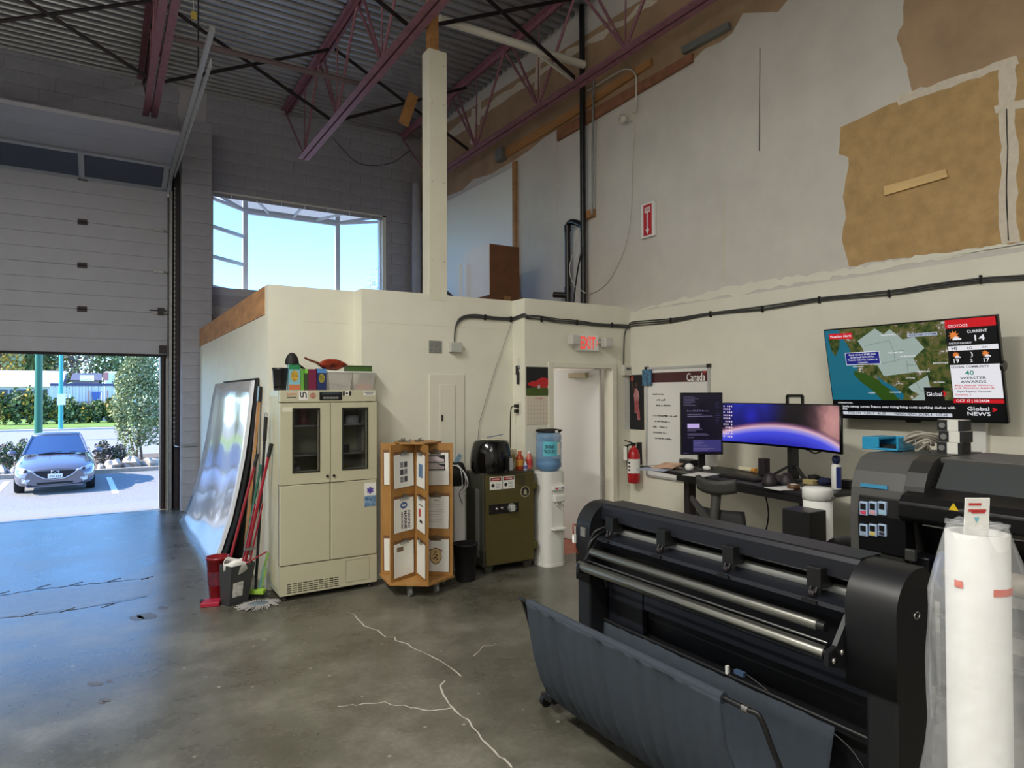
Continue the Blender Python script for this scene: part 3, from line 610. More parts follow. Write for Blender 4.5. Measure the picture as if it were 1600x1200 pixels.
# exit sign
a, c = f3(897, 523), f3(930.5, 549); t = thing('exit_sign', 'lit red EXIT sign with two lamp heads over the office door', 'sign', ((a.x+c.x)/2, Y3, c.z))
B().box(a.x, c.x, Y3-.055, Y3-.001, c.z, a.z).build('sign_case', m_white, t, bevel=.005); mid = Vector(((a.x+c.x)/2, Y3-.0556, (a.z+c.z)/2))
text('EXIT', (c.x-a.x)*.70, m_exit, mid, XD, ZU, t, height=(a.z-c.z)*.78, bold=.022)
text('<', .03, m_exit, mid-XD*(c.x-a.x)*.43, XD, ZU, t, height=.06); text('>', .03, m_exit, mid+XD*(c.x-a.x)*.43, XD, ZU, t, height=.06)
for s, (u, v) in ((-1, (890, 532)), (1, (941, 536))):
    p = f3(u, v); h = B().box(p.x-.06, p.x+.06, Y3-.13, Y3-.04, p.z-.055, p.z+.055).build('lamp_head', M('lamp_grey', (196, 196, 190), .4), t, bevel=.015); B().cyl((p.x-s*.04, Y3-.06, p.z), (mid.x+s*(c.x-a.x)*.45, Y3-.03, p.z), .012).build('arm', m_cream, h)
# calendar
a, c = f3(822, 573), f3(860.5, 618); e_ = f3(860.5, 662); t = thing('wall_calendar', 'wall calendar with a red car picture beside the office door frame', 'calendar', ((a.x+c.x)/2, Y3, e_.z))
B().box(a.x, c.x, Y3-.005, Y3-.001, c.z, a.z).build('picture_sheet', m_ink, t)
x0, x1, z0, z1 = a.x, c.x, c.z, a.z; W_, H_ = x1-x0, z1-z0; yq = Y3-.0058
B().poly([(x0,yq,z0),(x1,yq,z0),(x1,yq,z0+H_*.34),(x0,yq,z0+H_*.26)]).build('grass_print', M('print_grass', (72, 92, 34), .7, var=.3, vs_=40), t)
car2 = [(.04,.42),(.06,.36),(.2,.33),(.3,.30),(.5,.29),(.7,.27),(.85,.27),(.95,.31),(.96,.46),(.92,.56),(.8,.62),(.62,.63),(.5,.58),(.4,.52),(.2,.49)]
B().poly([(x0+W_*p_, yq-.0004, z0+H_*q_) for p_, q_ in car2]).build('car_print', m_red, t); b = B()
for p_, q_ in ((.5,.31), (.9,.30)): b.poly([(x0+W_*(p_+.055*math.cos(k)), yq-.0008, z0+H_*(q_+.075*math.sin(k))) for k in [i*.63 for i in range(10)]])
b.build('wheel_print', M('print_silver', (190, 180, 180), .6), t)
B().box(x0, x1, Y3-.006, Y3-.001, e_.z, c.z-.006).build('month_sheet', M('month_paper', (214, 204, 186), .7), t); b = B(); zz0, zz1 = e_.z+.02, c.z-.06
for k in range(8): x = x0+.02+(W_-.04)*k/7; b.box(x-.0008, x+.0008, Y3-.0066, Y3-.006, zz0, zz1)
for k in range(6): z = zz0+(zz1-zz0)*k/5; b.box(x0+.02, x1-.02, Y3-.0066, Y3-.006, z-.0008, z+.0008)
b.build('date_grid', M('grid_grey', (160, 150, 138), .7), t); text('OCTOBER', .1, m_red, ((x0+x1)/2, Y3-.0062, c.z-.03), XD, ZU, t)
# keys, outlet and plugs on the return
t = thing('hanging_keys', 'bunch of black keys hanging on the wall return above the outlet', 'keys', (X23, 5.84, 2.05)); xq = X23-.01
B().tube([(xq,5.84,2.14),(xq,5.84,2.06)], .003, 6).build('hook_cord', m_cream, t); b = B(); b.lathe([(.001,-.008),(.022,-.006),(.022,.006),(.001,.008)], (xq,5.84,2.04), 12, axis='x'); b.build('key_ring', m_galv, t); B().box(xq-.012, xq, 5.82, 5.862, 1.86, 2.0).build('key_fob', m_black, t, bevel=.006); B().box(xq-.012, xq, 5.845, 5.88, 1.96, 2.06).build('key_fob', m_black, t, bevel=.006)
t = thing('wall_outlet', 'wall outlet with two black plugs on the wall return', 'outlet', (X23, 5.85, 1.6)); B().box(X23-.008, X23-.001, 5.81, 5.89, 1.54, 1.67).build('cover_plate', m_cream, t, bevel=.002)
for z in (1.63, 1.575): B().box(X23-.05, X23-.008, 5.83, 5.87, z-.018, z+.018).build('plug', m_black, t, bevel=.005)
B().tube(smooth([(X23-.05,5.85,1.63),(X23-.09,5.86,1.60),(X23-.10,5.86,1.4),(X23-.11,5.85,1.1)]), .006, 6).build('cord', m_black, t)
p = P(1531, 690, X=XR-.03); tag(B().box(XR-.05, XR-.004, p.y-.045, p.y+.045, .25, 1.60).build('wall_trunking', m_white, bevel=.004), 'white vertical cable trunking on the wall below the television', 'trunking')
# poster, height strip, whiteboard, extinguisher on the right wall
a, c = wpix(984, 586), wpix(1007, 672); t = thing('player_poster', 'tall dark poster of a basketball player beside the whiteboard', 'poster', (XR, (a.y+c.y)/2, c.z)); x = XR-.005
B().box(x, XR-.003, c.y, a.y, c.z, a.z).build('sheet', m_ink, t); Wp, Hp = a.y-c.y, a.z-c.z
def pp(s, q, o=.001): return (x-o, a.y-Wp*s, c.z+Hp*q)
B().poly([pp(s, q) for s, q in ((.35,.5),(.3,.62),(.38,.74),(.5,.76),(.62,.7),(.7,.6),(.62,.5),(.72,.3),(.74,.18),(.55,.18),(.5,.3),(.36,.3))]).build('jersey_print', M('print_pink', (196, 150, 150), .7, var=.4, vs_=12, col2=(150, 40, 50)), t)
B().poly([pp(.5+.09*math.cos(k), .82+.045*math.sin(k), .0015) for k in [i*.63 for i in range(10)]]).build('head_print', M('print_brown', (84, 58, 48), .7), t)
B().poly([pp(s, q, .0012) for s, q in ((.36,.74),(.2,.88),(.16,.86),(.28,.68))]).build('arm_print', M('print_brown', (84,58,48)), t); B().poly([pp(.2+.1*math.cos(k), .93+.05*math.sin(k), .0015) for k in [i*.63 for i in range(10)]]).build('ball_print', M('print_ball', (170, 80, 60), .7), t)
a2, c2 = f3(975.5, 590), f3(982.5, 672); t = thing('height_strip', 'narrow white ruler strip in the corner beside the dark poster', 'ruler', ((a2.x+c2.x)/2, Y3, c2.z)); B().box(a2.x, c2.x, Y3-.003, Y3-.001, c2.z, a2.z).build('strip', m_paper, t); b = B()
for k in range(40): z = c2.z+.01+k*(a2.z-c2.z-.02)/40; b.box(a2.x+.002, a2.x+.02, Y3-.0036, Y3-.003, z, z+.003)
b.build('ruler_marks', m_ink, t)
y0, y1, z0, z1 = 4.53, 5.42, .84, 2.035
t = thing('whiteboard', 'white writing board with dark red Canada banner above the desk', 'whiteboard', (XR, (y0+y1)/2, z0)); B().box(XR-.02, XR-.004, y0, y1, z0, z1).build('writing_surface', M('gloss_white', (224, 224, 220), .2), t)
for nm, q in (('frame_rail', (y0, y1, z1-.012, z1+.012)), ('frame_rail', (y0, y1, z0-.012, z0+.012)), ('frame_rail', (y0-.012, y0+.012, z0, z1)), ('frame_rail', (y1-.012, y1+.012, z0, z1))): B().box(XR-.03, XR-.004, q[0], q[1], q[2], q[3]).build(nm, m_alu, t)
for y in (y0, y1): B().box(XR-.034, XR-.004, y-.02, y+.02, z1-.02, z1+.02).build('corner_cap', m_black, t)
ba = P(1020, 584, X=XR-.021); bb = P(1105, 596, X=XR-.021); B().box(XR-.0215, XR-.02, y0+.02, y1-.02, bb.z, ba.z+.01).build('red_banner', M('banner_maroon', (70, 26, 30), .5), t); text('Canada', .25, m_white, (XR-.0216, y0+.17, (bb.z+ba.z)/2), YD, ZU, t, height=.085)
fg = B(); yq, zq = y0+.055, (bb.z+ba.z)/2+.045
fg.box(XR-.0225, XR-.022, yq-.02, yq+.02, zq-.008, zq+.008); fg.build('flag_print', m_red, t)
for i, ln in enumerate(('SHIP BY FRI', 'CUT VINYL', 'ORDER LAMINATE', 'CALL FOR PICKUP MON', 'PRINT BANNERS', 'TRIM DECALS', 'CLEAN HEADS', 'INVOICE 4 SIGNS')):
    w_ = .018*len(ln)+.02
    if i in (0, 1, 2): w_ *= .8
    o_ = B(); rnd = random.Random(i); yy = y1-.1-(.05 if i in (1, 2) else 0); zz = 1.74-i*.062-(.05 if i > 2 else 0)
    pts = []
    for k in range(int(w_/.012)): 
        y_ = yy-k*.012; h1 = rnd.uniform(.006, .02)
        if rnd.random() < .16: continue
        o_.bar((XR-.0215, y_, zz), (XR-.0215, y_-rnd.uniform(0,.009), zz+h1), .006, .001, (1,0,0)); o_.bar((XR-.0215, y_, zz+h1*.6), (XR-.0215, y_-.008, zz+h1*rnd.random()), .005, .001, (1,0,0))
    ob = o_.build('handwriting', m_ink, t); ob['kind'] = 'stuff'
p = P(1012, 590, X=XR-.03); tag(B().box(XR-.05, XR-.031, p.y-.07, p.y+.07, p.z-.09, p.z+.09).build('blue_card', M('blue_card', (84, 140, 176), .5, var=.5, vs_=25, col2=(30, 50, 80)), bevel=.003), 'small blue printed card clipped to the whiteboard corner', 'card')
t = thing('fire_extinguisher', 'red fire extinguisher with white label hung beside the whiteboard', 'extinguisher', (5.08, 5.56, .74)); cx, cy = 5.09, 5.54
B().lathe([(.055,.745),(.07,.76),(.07,1.06),(.05,1.12),(.022,1.15),(.022,1.17)], (cx,cy,0), 20).build('cylinder', M('extinguisher_red', (178, 24, 34), .3), t)
B().lathe([(.0712,.86),(.0712,1.02)], (cx,cy,0), 20).build('label_band', m_paper, t); [B().box(cx-.0725, cx-.0715, cy-.015, cy+.012, z_, z_+.022).build('label_icon', m_ink, t) for z_ in (.885, .925, .965)]
b = B(); b.box(cx-.03, cx+.02, cy-.015, cy+.015, 1.165, 1.20); b.bar((cx-.02,cy,1.2), (cx-.09,cy+.05,1.225), .022, .012); b.bar((cx-.02,cy,1.18), (cx-.09,cy+.05,1.17), .022, .010); b.build('valve_handle', m_black, t)
B().tube(smooth([(cx,cy+.02,1.18),(cx-.02,cy+.09,1.15),(cx-.02,cy+.085,1.0),(cx-.01,cy+.085,.88)]), .011, 8).build('hose', m_black, t)
B().obox((cx-.085, cy+.05, 1.08), (.001,.002,0), (.01,.04,0), (0,0,.075)).build('inspection_tag', m_paper, t); B().box(cx+.06, XR-.003, cy-.02, cy+.02, .95, 1.2).build('bracket', m_dark, t)
# =====================================================================================
#  FRIDGE AND WHAT STANDS ROUND IT
# =====================================================================================
m_fr = M('fridge_beige', (190, 186, 160), .4, var=.03, vs_=3); m_gap = M('door_gap', (36, 36, 32), .8)
FX0, FX1, FY, FB, FZ = 1.276, 2.132, 5.75, 6.155, 1.80
fq = lambda u, v: P(u, v, Y=FY)
t = thing('lab_fridge', 'tall beige two door laboratory fridge with small windows', 'fridge', ((FX0+FX1)/2, (FY+FB)/2, 0))
z1, z2, z3 = 1.69, .985, .30; mid = fq(516, 700).x
bd = B(); bd.box(FX0, FX1, FY+.05, FY+.07, z3-.01, 1.0); bd.box(FX0, FX1, FB-.02, FB, .05, FZ); bd.box(FX0, FX0+.02, FY+.05, FB-.02, .05, FZ); bd.box(FX1-.02, FX1, FY+.05, FB-.02, .05, FZ); bd.box(FX0+.02, FX1-.02, FY+.05, FB-.02, FZ-.02, FZ); bd.box(FX0+.02, FX1-.02, FY+.07, FB-.02, .98, 1.0); bd.box(mid-.03, mid+.03, FY+.05, FY+.07, 1.0, FZ-.02)
bd.build('body', m_fr, t)
tp = B().box(FX0, FX1, FY, FY+.06, z1+.006, FZ).build('top_panel', m_fr, t, bevel=.006)
wins = ((fq(458.8,640), fq(497.5,735)), (fq(536,639), fq(572.7,730)))
m_fglass = glass_mat('fridge_glass', (.62, .64, .66))
for k, (x0, x1) in enumerate(((FX0, mid-.003), (mid+.003, FX1))):
    w0, w1 = wins[k]; b = B(); y0, y1 = FY-.005, FY+.048
    b.box(x0, w0.x, y0, y1, z2+.006, z1); b.box(w1.x, x1, y0, y1, z2+.006, z1); b.box(w0.x, w1.x, y0, y1, w0.z, z1); b.box(w0.x, w1.x, y0, y1, z2+.006, w1.z)
    d = b.build('upper_door', m_fr, t)
    b = B(); q = .012; b.box(w0.x-q, w0.x, y0-.004, y0+.01, w1.z-q, w0.z+q); b.box(w1.x, w1.x+q, y0-.004, y0+.01, w1.z-q, w0.z+q); b.box(w0.x, w1.x, y0-.004, y0+.01, w0.z, w0.z+q); b.box(w0.x, w1.x, y0-.004, y0+.01, w1.z-q, w1.z); b.build('window_gasket', m_gap, d)
    B().poly([(w0.x,FY+.015,w1.z),(w1.x,FY+.015,w1.z),(w1.x,FY+.015,w0.z),(w0.x,FY+.015,w0.z)]).build('pane', m_fglass, d)
    kx = mid+(-.028 if k == 0 else .03); B().lathe([(.012,-.012),(.012,0)], (kx, FY-.005, z2+.06), 12, axis='y').build('lock', m_dark, d)
    B().box(mid-.13 if k == 0 else mid+.01, mid-.01 if k == 0 else mid+.13, FY-.014, FY-.004, z2+.006, z2+.02).build('grip_lip', m_fr, d)
    dl = B().box(x0, x1, FY-.005, FY+.048, z3+.006, z2).build('lower_door', m_fr, t, bevel=.006)
def holed_plate(x0, x1, z0, z1, y0, y1, holes):      # one welded plate with real rectangular openings
    xs = sorted({x0, x1} | {h[0] for h in holes} | {h[1] for h in holes}); zs = sorted({z0, z1} | {h[2] for h in holes} | {h[3] for h in holes}); nx, nz = len(xs), len(zs)
    solid = lambda i, j: 0 <= i < nx-1 and 0 <= j < nz-1 and not any(h[0] < (xs[i]+xs[i+1])/2 < h[1] and h[2] < (zs[j]+zs[j+1])/2 < h[3] for h in holes)
    b = B(); vid = lambda i, j, k: (k*nz+j)*nx+i; fs = []
    for i in range(nx-1):
        for j in range(nz-1):
            if not solid(i, j): continue
            fs += [(vid(i,j,0), vid(i+1,j,0), vid(i+1,j+1,0), vid(i,j+1,0)), (vid(i,j,1), vid(i,j+1,1), vid(i+1,j+1,1), vid(i+1,j,1))]
            for di, dj, p_, q_ in ((-1,0,(i,j),(i,j+1)), (1,0,(i+1,j+1),(i+1,j)), (0,-1,(i+1,j),(i,j)), (0,1,(i,j+1),(i+1,j+1))):
                if not solid(i+di, j+dj): fs.append((vid(*p_,0), vid(*q_,0), vid(*q_,1), vid(*p_,1)))
    return b.add([(xs[i], y, zs[j]) for y in (y0, y1) for j in range(nz) for i in range(nx)], fs)
a, c = fq(448, 916), fq(530, 935); ha = fq(541, 878); hx1 = fq(577,900).x; sw_ = (c.x-a.x)/10
holes = [(a.x+sw_*k+.003, a.x+sw_*(k+1)-.004, .065+r_*.018, .075+r_*.018) for r_ in range(5) for k in range(10)]+[(ha.x-.003, hx1+.003, .082, .278)]
bp_ = holed_plate(FX0, FX1, .05, z3, FY, FY+.05, holes).build('base_panel', m_fr, t); B().box(ha.x, hx1, FY-.001, FY+.02, .085, .275).build('service_hatch', m_fr, bp_, bevel=.001)
for x in (FX0+.05, FX1-.05):
    for y in (FY+.05, FB-.05): B().lathe([(.025,0),(.025,.02),(.012,.025),(.012,.05)], (x,y,0), 12).build('foot', m_dark, t)
for z in (1.22, 1.48): B().box(FX0+.03, FX1-.03, FY+.09, FB-.03, z, z+.012).build('shelf', m_alu, t)
sp_ = B().box(FX0-.003, FX0-.0005, FY+.055, FB, .06, FZ).build('side_panel', m_fr, t)
for k in range(7): x = FY+.09+k*.045; B().box(FX0-.006, FX0-.003, x, x+.02, .1, FZ-.05).build('side_rib', m_fr, sp_)
m_prt = M('print_orange', (196, 96, 60), .6)
text('SANYO', .085, m_prt, (fq(456,608).x, FY, 1.765), XD, ZU, tp, height=.02); B().box(fq(448,614).x, fq(463,614).x, FY-.001, FY, 1.735, 1.742).build('model_line', m_ink, tp)
sx0, sx1 = fq(467,608).x, fq(481,608).x; st_ = B().box(sx0, sx1, FY-.0012, FY, 1.715, 1.79).build('logo_sticker', m_paper, tp); scx = (sx0+sx1)/2
b = B(); arcu = [(scx-.024, FY-.002, 1.785), (scx-.026, FY-.002, 1.755), (scx-.014, FY-.002, 1.74), (scx-.003, FY-.002, 1.75), (scx-.003, FY-.002, 1.775), (scx+.008, FY-.002, 1.782), (scx+.020, FY-.002, 1.772), (scx+.023, FY-.002, 1.735)]
b.tube(smooth(arcu, 3), .0045, 6); b.build('logo_stroke', m_ink, st_)
s2 = fq(487,608).x; B().lathe([(.026,-.001),(.026,0)], (s2+.01, FY, 1.752), 16, axis='y').build('round_sticker', M('sticker_salmon', (200, 150, 130), .6, var=.4, vs_=60, col2=(120, 60, 50)), tp)
c0, c1 = fq(499,608).x, fq(534,608).x; cp_ = B().box(c0, c1, FY-.006, FY, 1.712, 1.785).build('control_panel', m_black, tp, bevel=.003); B().box(c0+.02, c1-.02, FY-.0072, FY-.006, 1.765, 1.78).build('display', M('lcd_dark', (60, 70, 76), .2), cp_)
for k in range(5): x = c0+.045+k*(c1-c0-.09)/4; B().box(x-.012, x+.012, FY-.0085, FY-.006, 1.722, 1.742).build('button', m_grey, cp_, bevel=.003)
g0, g1 = fq(535.5,606).x, fq(548.5,606).x; fl = B().box(g0, g1, FY-.001, FY, 1.752, 1.79).build('flag_sticker', m_paper, tp); gw = g1-g0
B().box(g0, g0+gw*.25, FY-.0018, FY-.001, 1.752, 1.79).build('flag_bar', m_ink, fl); B().box(g1-gw*.25, g1, FY-.0018, FY-.001, 1.752, 1.79).build('flag_bar', m_ink, fl)
leaf = [(0,-1),(.06,-.5),(.6,-.6),(.5,-.35),(1,.05),(.8,.15),(.85,.45),(.5,.4),(.3,.25),(.4,.75),(.2,.65),(0,1)]; leaf = leaf+[(-x, y) for x, y in leaf[-2:0:-1]]
B().poly([((g0+g1)/2+x*.013, FY-.0019, 1.771+y*.015) for x, y in leaf]).build('maple_leaf', m_ink, fl)
l0, l1 = fq(568,605).x, fq(586,605).x; ls = B().box(l0, l1, FY-.001, FY, 1.752, 1.79).build('label_sticker', m_paper, tp); B().box(l0+.008, l1-.008, FY-.0016, FY-.001, 1.776, 1.784).build('label_line', m_ink, ls); B().box(l0+.022, l1-.02, FY-.0016, FY-.001, 1.760, 1.768).build('label_line', m_ink, ls)
l0, l1 = fq(441,632).x, fq(457,632).x; B().box(l0, l1, FY-.0062, FY-.005, 1.615, 1.655).build('faded_sticker', M('faded_paper', (220, 216, 196), .6), t)
e0, e1 = fq(569,764), fq(587,790); sb = B().box(e0.x, e1.x, FY-.0064, FY-.005, e1.z, fq(569,755).z).build('service_sticker', m_paper, t); ec = Vector(((e0.x+e1.x)/2, FY-.0068, fq(578,766).z))
for a_ in range(3): dv = Vector((math.cos(a_*math.pi/3+R(90)), 0, math.sin(a_*math.pi/3+R(90)))); B().bar(ec-dv*.032-Vector((0,.0003*a_,0)), ec+dv*.032-Vector((0,.0003*a_,0)), .018, .0005, (0,1,0)).build('star_bar', M('star_violet', (84, 72, 160), .6), sb)
B().box(e0.x, e1.x, FY-.0075, FY-.0064, e1.z, fq(578,774).z).build('blue_sticker', M('sticker_blue', (30, 60, 110), .5, var=.8, vs_=35, col2=(150, 190, 220)), sb)
for x, z, r_, h, cc, lb in ((fq(472,700).x, 1.0, .035, .13, (180, 182, 178), 'silver can on the fridge bottom behind the window'), (fq(545,700).x, 1.0, .05, .12, (150, 150, 60), 'yellow green tin on the fridge bottom behind the window'), (fq(548,690).x, 1.232, .05, .07, (60, 60, 66), 'dark tin on the fridge middle shelf'), (fq(560,640).x, 1.492, .07, .08, (200, 200, 204), 'pale tub on the fridge top shelf'), (fq(484,640).x, 1.492, .05, .16, (120, 40, 40), 'dark red carton on the fridge top shelf')):
    o = thing('stored_tin', lb, 'tin', (x, FY+.2, z)); B().lathe([(r_,0),(r_,h*.9),(r_*.9,h*.93)], (x, FY+.2, z), 16).build('tin_body', M('tin_%d' % cc[2], cc, .4), o); B().lathe([(r_*.92,h*.93),(r_*.92,h),(r_*.2,h)], (x, FY+.2, z), 16).build('lid', m_grey, o)
# on top of the fridge
tq = lambda u, v, y=5.9: P(u, v, Y=y)
def rng(u0, u1, y=5.9): return tq(u0, 600, y).x, tq(u1, 600, y).x
def hz(v, y=5.9): return tq(500, v, y).z
x0, x1 = rng(425.5, 449); r_ = (x1-x0)/2; t = thing('black_tub', 'black tapered tub at the end of the fridge top', 'tub', ((x0+x1)/2, 5.9, FZ)); B().lathe([(r_*.82,0),(r_*.98,.17),(r_*1.04,.175),(r_*1.04,.195),(r_*.9,.195),(r_*.85,.02),(.001,.02)], ((x0+x1)/2, 5.9, FZ), 20).build('tub', m_black, t)
x0, x1 = rng(451, 469, 5.86)
def carton(x0, x1, y0, y1, z0, z1, col, label, col2=None, name='food_box', top=None, band=None, cat='box'):
    t = thing(name, label, cat, ((x0+x1)/2, (y0+y1)/2, z0)); B().box(x0, x1, y0, y1, z0, z1).build('carton', M(name+str(col), col, .45), t, bevel=.002)
    h = z1-z0
    if col2: B().poly([((x0+x1)/2+(x1-x0)*.34*math.cos(k), y0-.0012, z0+h*.55+h*.22*math.sin(k)) for k in [i*.52 for i in range(12)]]).build('print_picture', M('pic'+str(col2), col2, .5, var=.6, vs_=50), t)
    if band: B().box(x0+.001, x1-.001, y0-.001, y0, z0+.003, z0+h*.22).build('print_band', M('band'+str(band), band, .5), t)
    if top: B().box(x0+.001, x1-.001, y0-.001, y0, z0+h*.8, z1-.002).build('print_header', M('band'+str(top), top, .5), t)
    return t
carton(x0, x1, 5.85, 5.93, FZ, hz(570,5.86), (126, 180, 196), 'pale blue food carton with green header on the fridge', (196, 160, 60), top=(40, 130, 80), band=(190, 110, 70))
for u0, u1, v, cc, bb, lb in ((469.5,474.5,577,(96,160,60),None,'slim green tea carton on the fridge'), (475,481,577,(50,70,40),(120,190,60),'dark green tea carton with lime band on the fridge'), (481.5,494,577,(112,30,64),None,'magenta tea carton on the fridge'), (495,509.5,576,(28,44,92),(84,140,200),'navy blue carton with sky blue header on the fridge')):
    x0, x1 = rng(u0, u1, 5.86); carton(x0, x1, 5.85, 5.93, FZ, hz(v, 5.86), cc, lb, (150,140,60) if u0 > 494 else None, top=bb)
for u0, u1, lb, inner in ((510.5, 547.5, 'clear lidded tub of grey clips on the fridge', (120,120,112)), (548.5, 583, 'clear lidded tub holding an orange pack on the fridge', (206,120,70))):
    x0, x1 = rng(u0, u1, 5.9); t = thing('plastic_tub', lb, 'tub', ((x0+x1)/2, 5.92, FZ)); zt_ = hz(582); b = B(); i_ = .018
    lo_ = [(x0+i_,5.84+i_,FZ+.001),(x1-i_,5.84+i_,FZ+.001),(x1-i_,6.0-i_,FZ+.001),(x0+i_,6.0-i_,FZ+.001)]; hi_ = [(x0,5.84,zt_),(x1,5.84,zt_),(x1,6.0,zt_),(x0,6.0,zt_)]
    b.add(lo_+hi_, [(0,3,2,1),(0,1,5,4),(1,2,6,5),(2,3,7,6),(3,0,4,7)]); b.build('tub_wall', M('milky_plastic', (196, 194, 190), .3, alpha=.55), t); B().box(x0-.004, x1+.004, 5.836, 6.004, zt_, zt_+.012).build('lid', m_white, t, bevel=.004)
    ct = B()
    if inner[0] < 150:
        for k in range(26): ct.obox((random.uniform(x0+.03,x1-.03), random.uniform(5.87,5.97), FZ+random.uniform(.012,.06)), (random.uniform(.008,.02),random.uniform(-.01,.01),0), (-.003,.005,0), (0,0,.003))
        ct.build('clips', M('clip_grey', inner, .4, .4), t)['kind'] = 'stuff'
    else: ct.box(x0+.05, x1-.025, 5.87, 5.97, FZ+.004, FZ+.055); ct.build('orange_pack', M('pack_orange', inner, .6), t)
zl = hz(582)+.012; x0, x1 = rng(541, 579); carton(x0, x1, 5.86, 5.97, zl, zl+.055, (62, 96, 44), 'flat green carton on the clear tubs on the fridge', name='flat_carton', top=(40, 60, 30))
x0, x1 = rng(497, 541); t = thing('snack_bag', 'crumpled red and brown snack bag lying on the fridge top clutter', 'snack bag', ((x0+x1)/2, 5.9, FZ+.1))
zc_ = hz(577); b = B(); n_ = 16; rows = []
for i in range(n_+1):
    s_ = i/n_; hh = .055*math.sin(math.pi*min(1, s_*1.02))**.6 if 0 < i < n_ else .003; rows.append([Vector((x0+(x1-x0)*s_, 5.90+.055*math.cos(a_), zc_+.045+hh*math.sin(a_)*(1+.12*mnoise.noise(Vector((s_*7, a_, 2)))))) for a_ in [k*math.pi/6 for k in range(13)]])
b.grid(rows); b.build('bag', M('bag_red', (168, 60, 34), .3, var=.8, vs_=14, col2=(60, 24, 18)), t); B().tube(smooth([(x0+.02,5.9,zc_+.05),(x0-.06,5.9,zc_+.075),(x0-.12,5.9,zc_+.10)]), .010, 8, rr=None).build('twisted_end', M('bag_brown', (110, 56, 36), .4), t)
x0, x1 = rng(446, 468, 5.88); cx_ = (x0+x1)/2; zc_ = hz(571, 5.88); t = thing('baseball_cap', 'black baseball cap set on the tub and cartons on the fridge', 'cap', (cx_, 5.9, zc_)); B().lathe([((x1-x0)/2*math.cos(k*math.pi/16), .105*math.sin(k*math.pi/16)) for k in range(9)], (cx_, 5.9, zc_+.005), 20).build('crown', m_blackm, t)
b = B(); rows = [[Vector((x1-.025+.07*s_, 5.9+q*.06*(1-s_*.4), zc_+.022-.045*s_-.012*q*q)) for q in (-1,-.5,0,.5,1)] for s_ in (0,.33,.66,1)]; b.grid(rows); b.build('brim', m_blackm, t, solid=.006)

# =====================================================================================
#  LEANING SHEETS, BROOMS, BUCKET AND BIN
# =====================================================================================
m_sheet = M('glossy_plastic_sheet', (226, 230, 236), .12, 0, spec=1.0, coat=.6)
prof = [(1.235,1.90),(1.225,1.72),(1.205,1.45),(1.175,1.15),(1.13,.85),(1.075,.55),(1.0,.27),(.955,.12),(.91,.003)]
def lean(ynt, ynb, yft, yfb, off, top=0): 
    rows = []
    for i, (x, z) in enumerate(prof):
        s_ = i/(len(prof)-1); rows.append([Vector((x+off*(1 if z > .01 else .4), (ynt+(ynb-ynt)*s_**1.6)*(1-q)+(yft+(yfb-yft)*s_)*q + 0, z+top*(1-s_)+.0)) + Vector((-.012*abs(math.sin(q*7+s_*3))*(1 if .1 < s_ < .95 else 0)*(1 if off == 0 else 0), 0, 0)) for q in [k/12 for k in range(13)]])
    return rows
sh = B().grid(lean(6.62, 7.04, 9.2, 10.17, 0.)).build('plastic_sheet', m_sheet, solid=.004); tag(sh, 'large glossy pale plastic sheet bowed against the office side wall', 'sheet')
tag(B().grid(lean(6.52, 6.86, 8.6, 8.9, .014, .02)).build('dark_sheet', m_blackm, solid=.012), 'black sheet leaning behind the glossy pale plastic sheet', 'sheet')
t = thing('wood_plank', 'narrow wood plank with black cap leaning behind the black sheet', 'plank', (1.13, 6.55, 0)); B().bar((1.12, 6.58, .004), (1.238, 6.44, 1.72), .06, .02, (1,0,0)).build('plank', m_wood, t); B().bar((1.2372,6.441,1.70), (1.247,6.43,1.84), .07, .026, (1,0,0)).build('black_cap', m_black, t)
m_broomred = M('pole_red', (150, 24, 40), .35); m_broomgreen = M('pole_green', (20, 92, 70), .4); m_bred = M('bucket_red', (124, 14, 24), .35)
bk = P(340, 934, Z=0); t = thing('red_bucket', 'tall red plastic bucket holding mop poles beside the grey bin', 'bucket', bk)
B().lathe([(.062,0),(.066,.01),(.09,.335),(.098,.34),(.098,.36),(.088,.36),(.062,.02),(.001,.02)], bk, 22).build('bucket_shell', m_bred, t); B().lathe([(.0775,.12),(.0845,.24)], bk, 22).build('bucket_print', M('print_dark', (50, 40, 60), .5, var=.6, vs_=12, col2=(140, 30, 40)), t)
p = P(336, 944, Z=0)+Vector((-.03,-.01,0)); t = thing('red_dustpan', 'small pink red dustpan block at the foot of the red bucket', 'dustpan', p); B().obox(p+Vector((0,0,.02)), (.07,-.02,0), (.02,.06,0), (0,0,.02)).build('pan', M('pan_pink', (164, 34, 58), .4), t, bevel=.008); B().obox(p+Vector((-.07,.03,.03)), (.012,-.004,0), (.006,.03,0), (0,0,.016)).build('grip', m_dark, t)
gb = P(366, 942, Z=0); t = thing('grey_bin', 'dark grey tilted waste bin with a white liner and worn label', 'bin', gb, R(24)); b = B()
def frus(w0, d0, w1, d1, z0, z1, lx=0, b=None, mi=0): b = b or B(); return b.add([(-w0,-d0,z0),(w0,-d0,z0),(w0,d0,z0),(-w0,d0,z0),(-w1+lx,-d1,z1),(w1+lx,-d1,z1),(w1+lx,d1,z1),(-w1+lx,d1,z1)], [(0,3,2,1),(0,1,5,4),(1,2,6,5),(2,3,7,6),(3,0,4,7)], mi)
frus(.085,.06,.11,.085,.0,.33,.03).build('bin_shell', M('bin_grey', (58, 60, 62), .45), t, world=False, solid=.006)
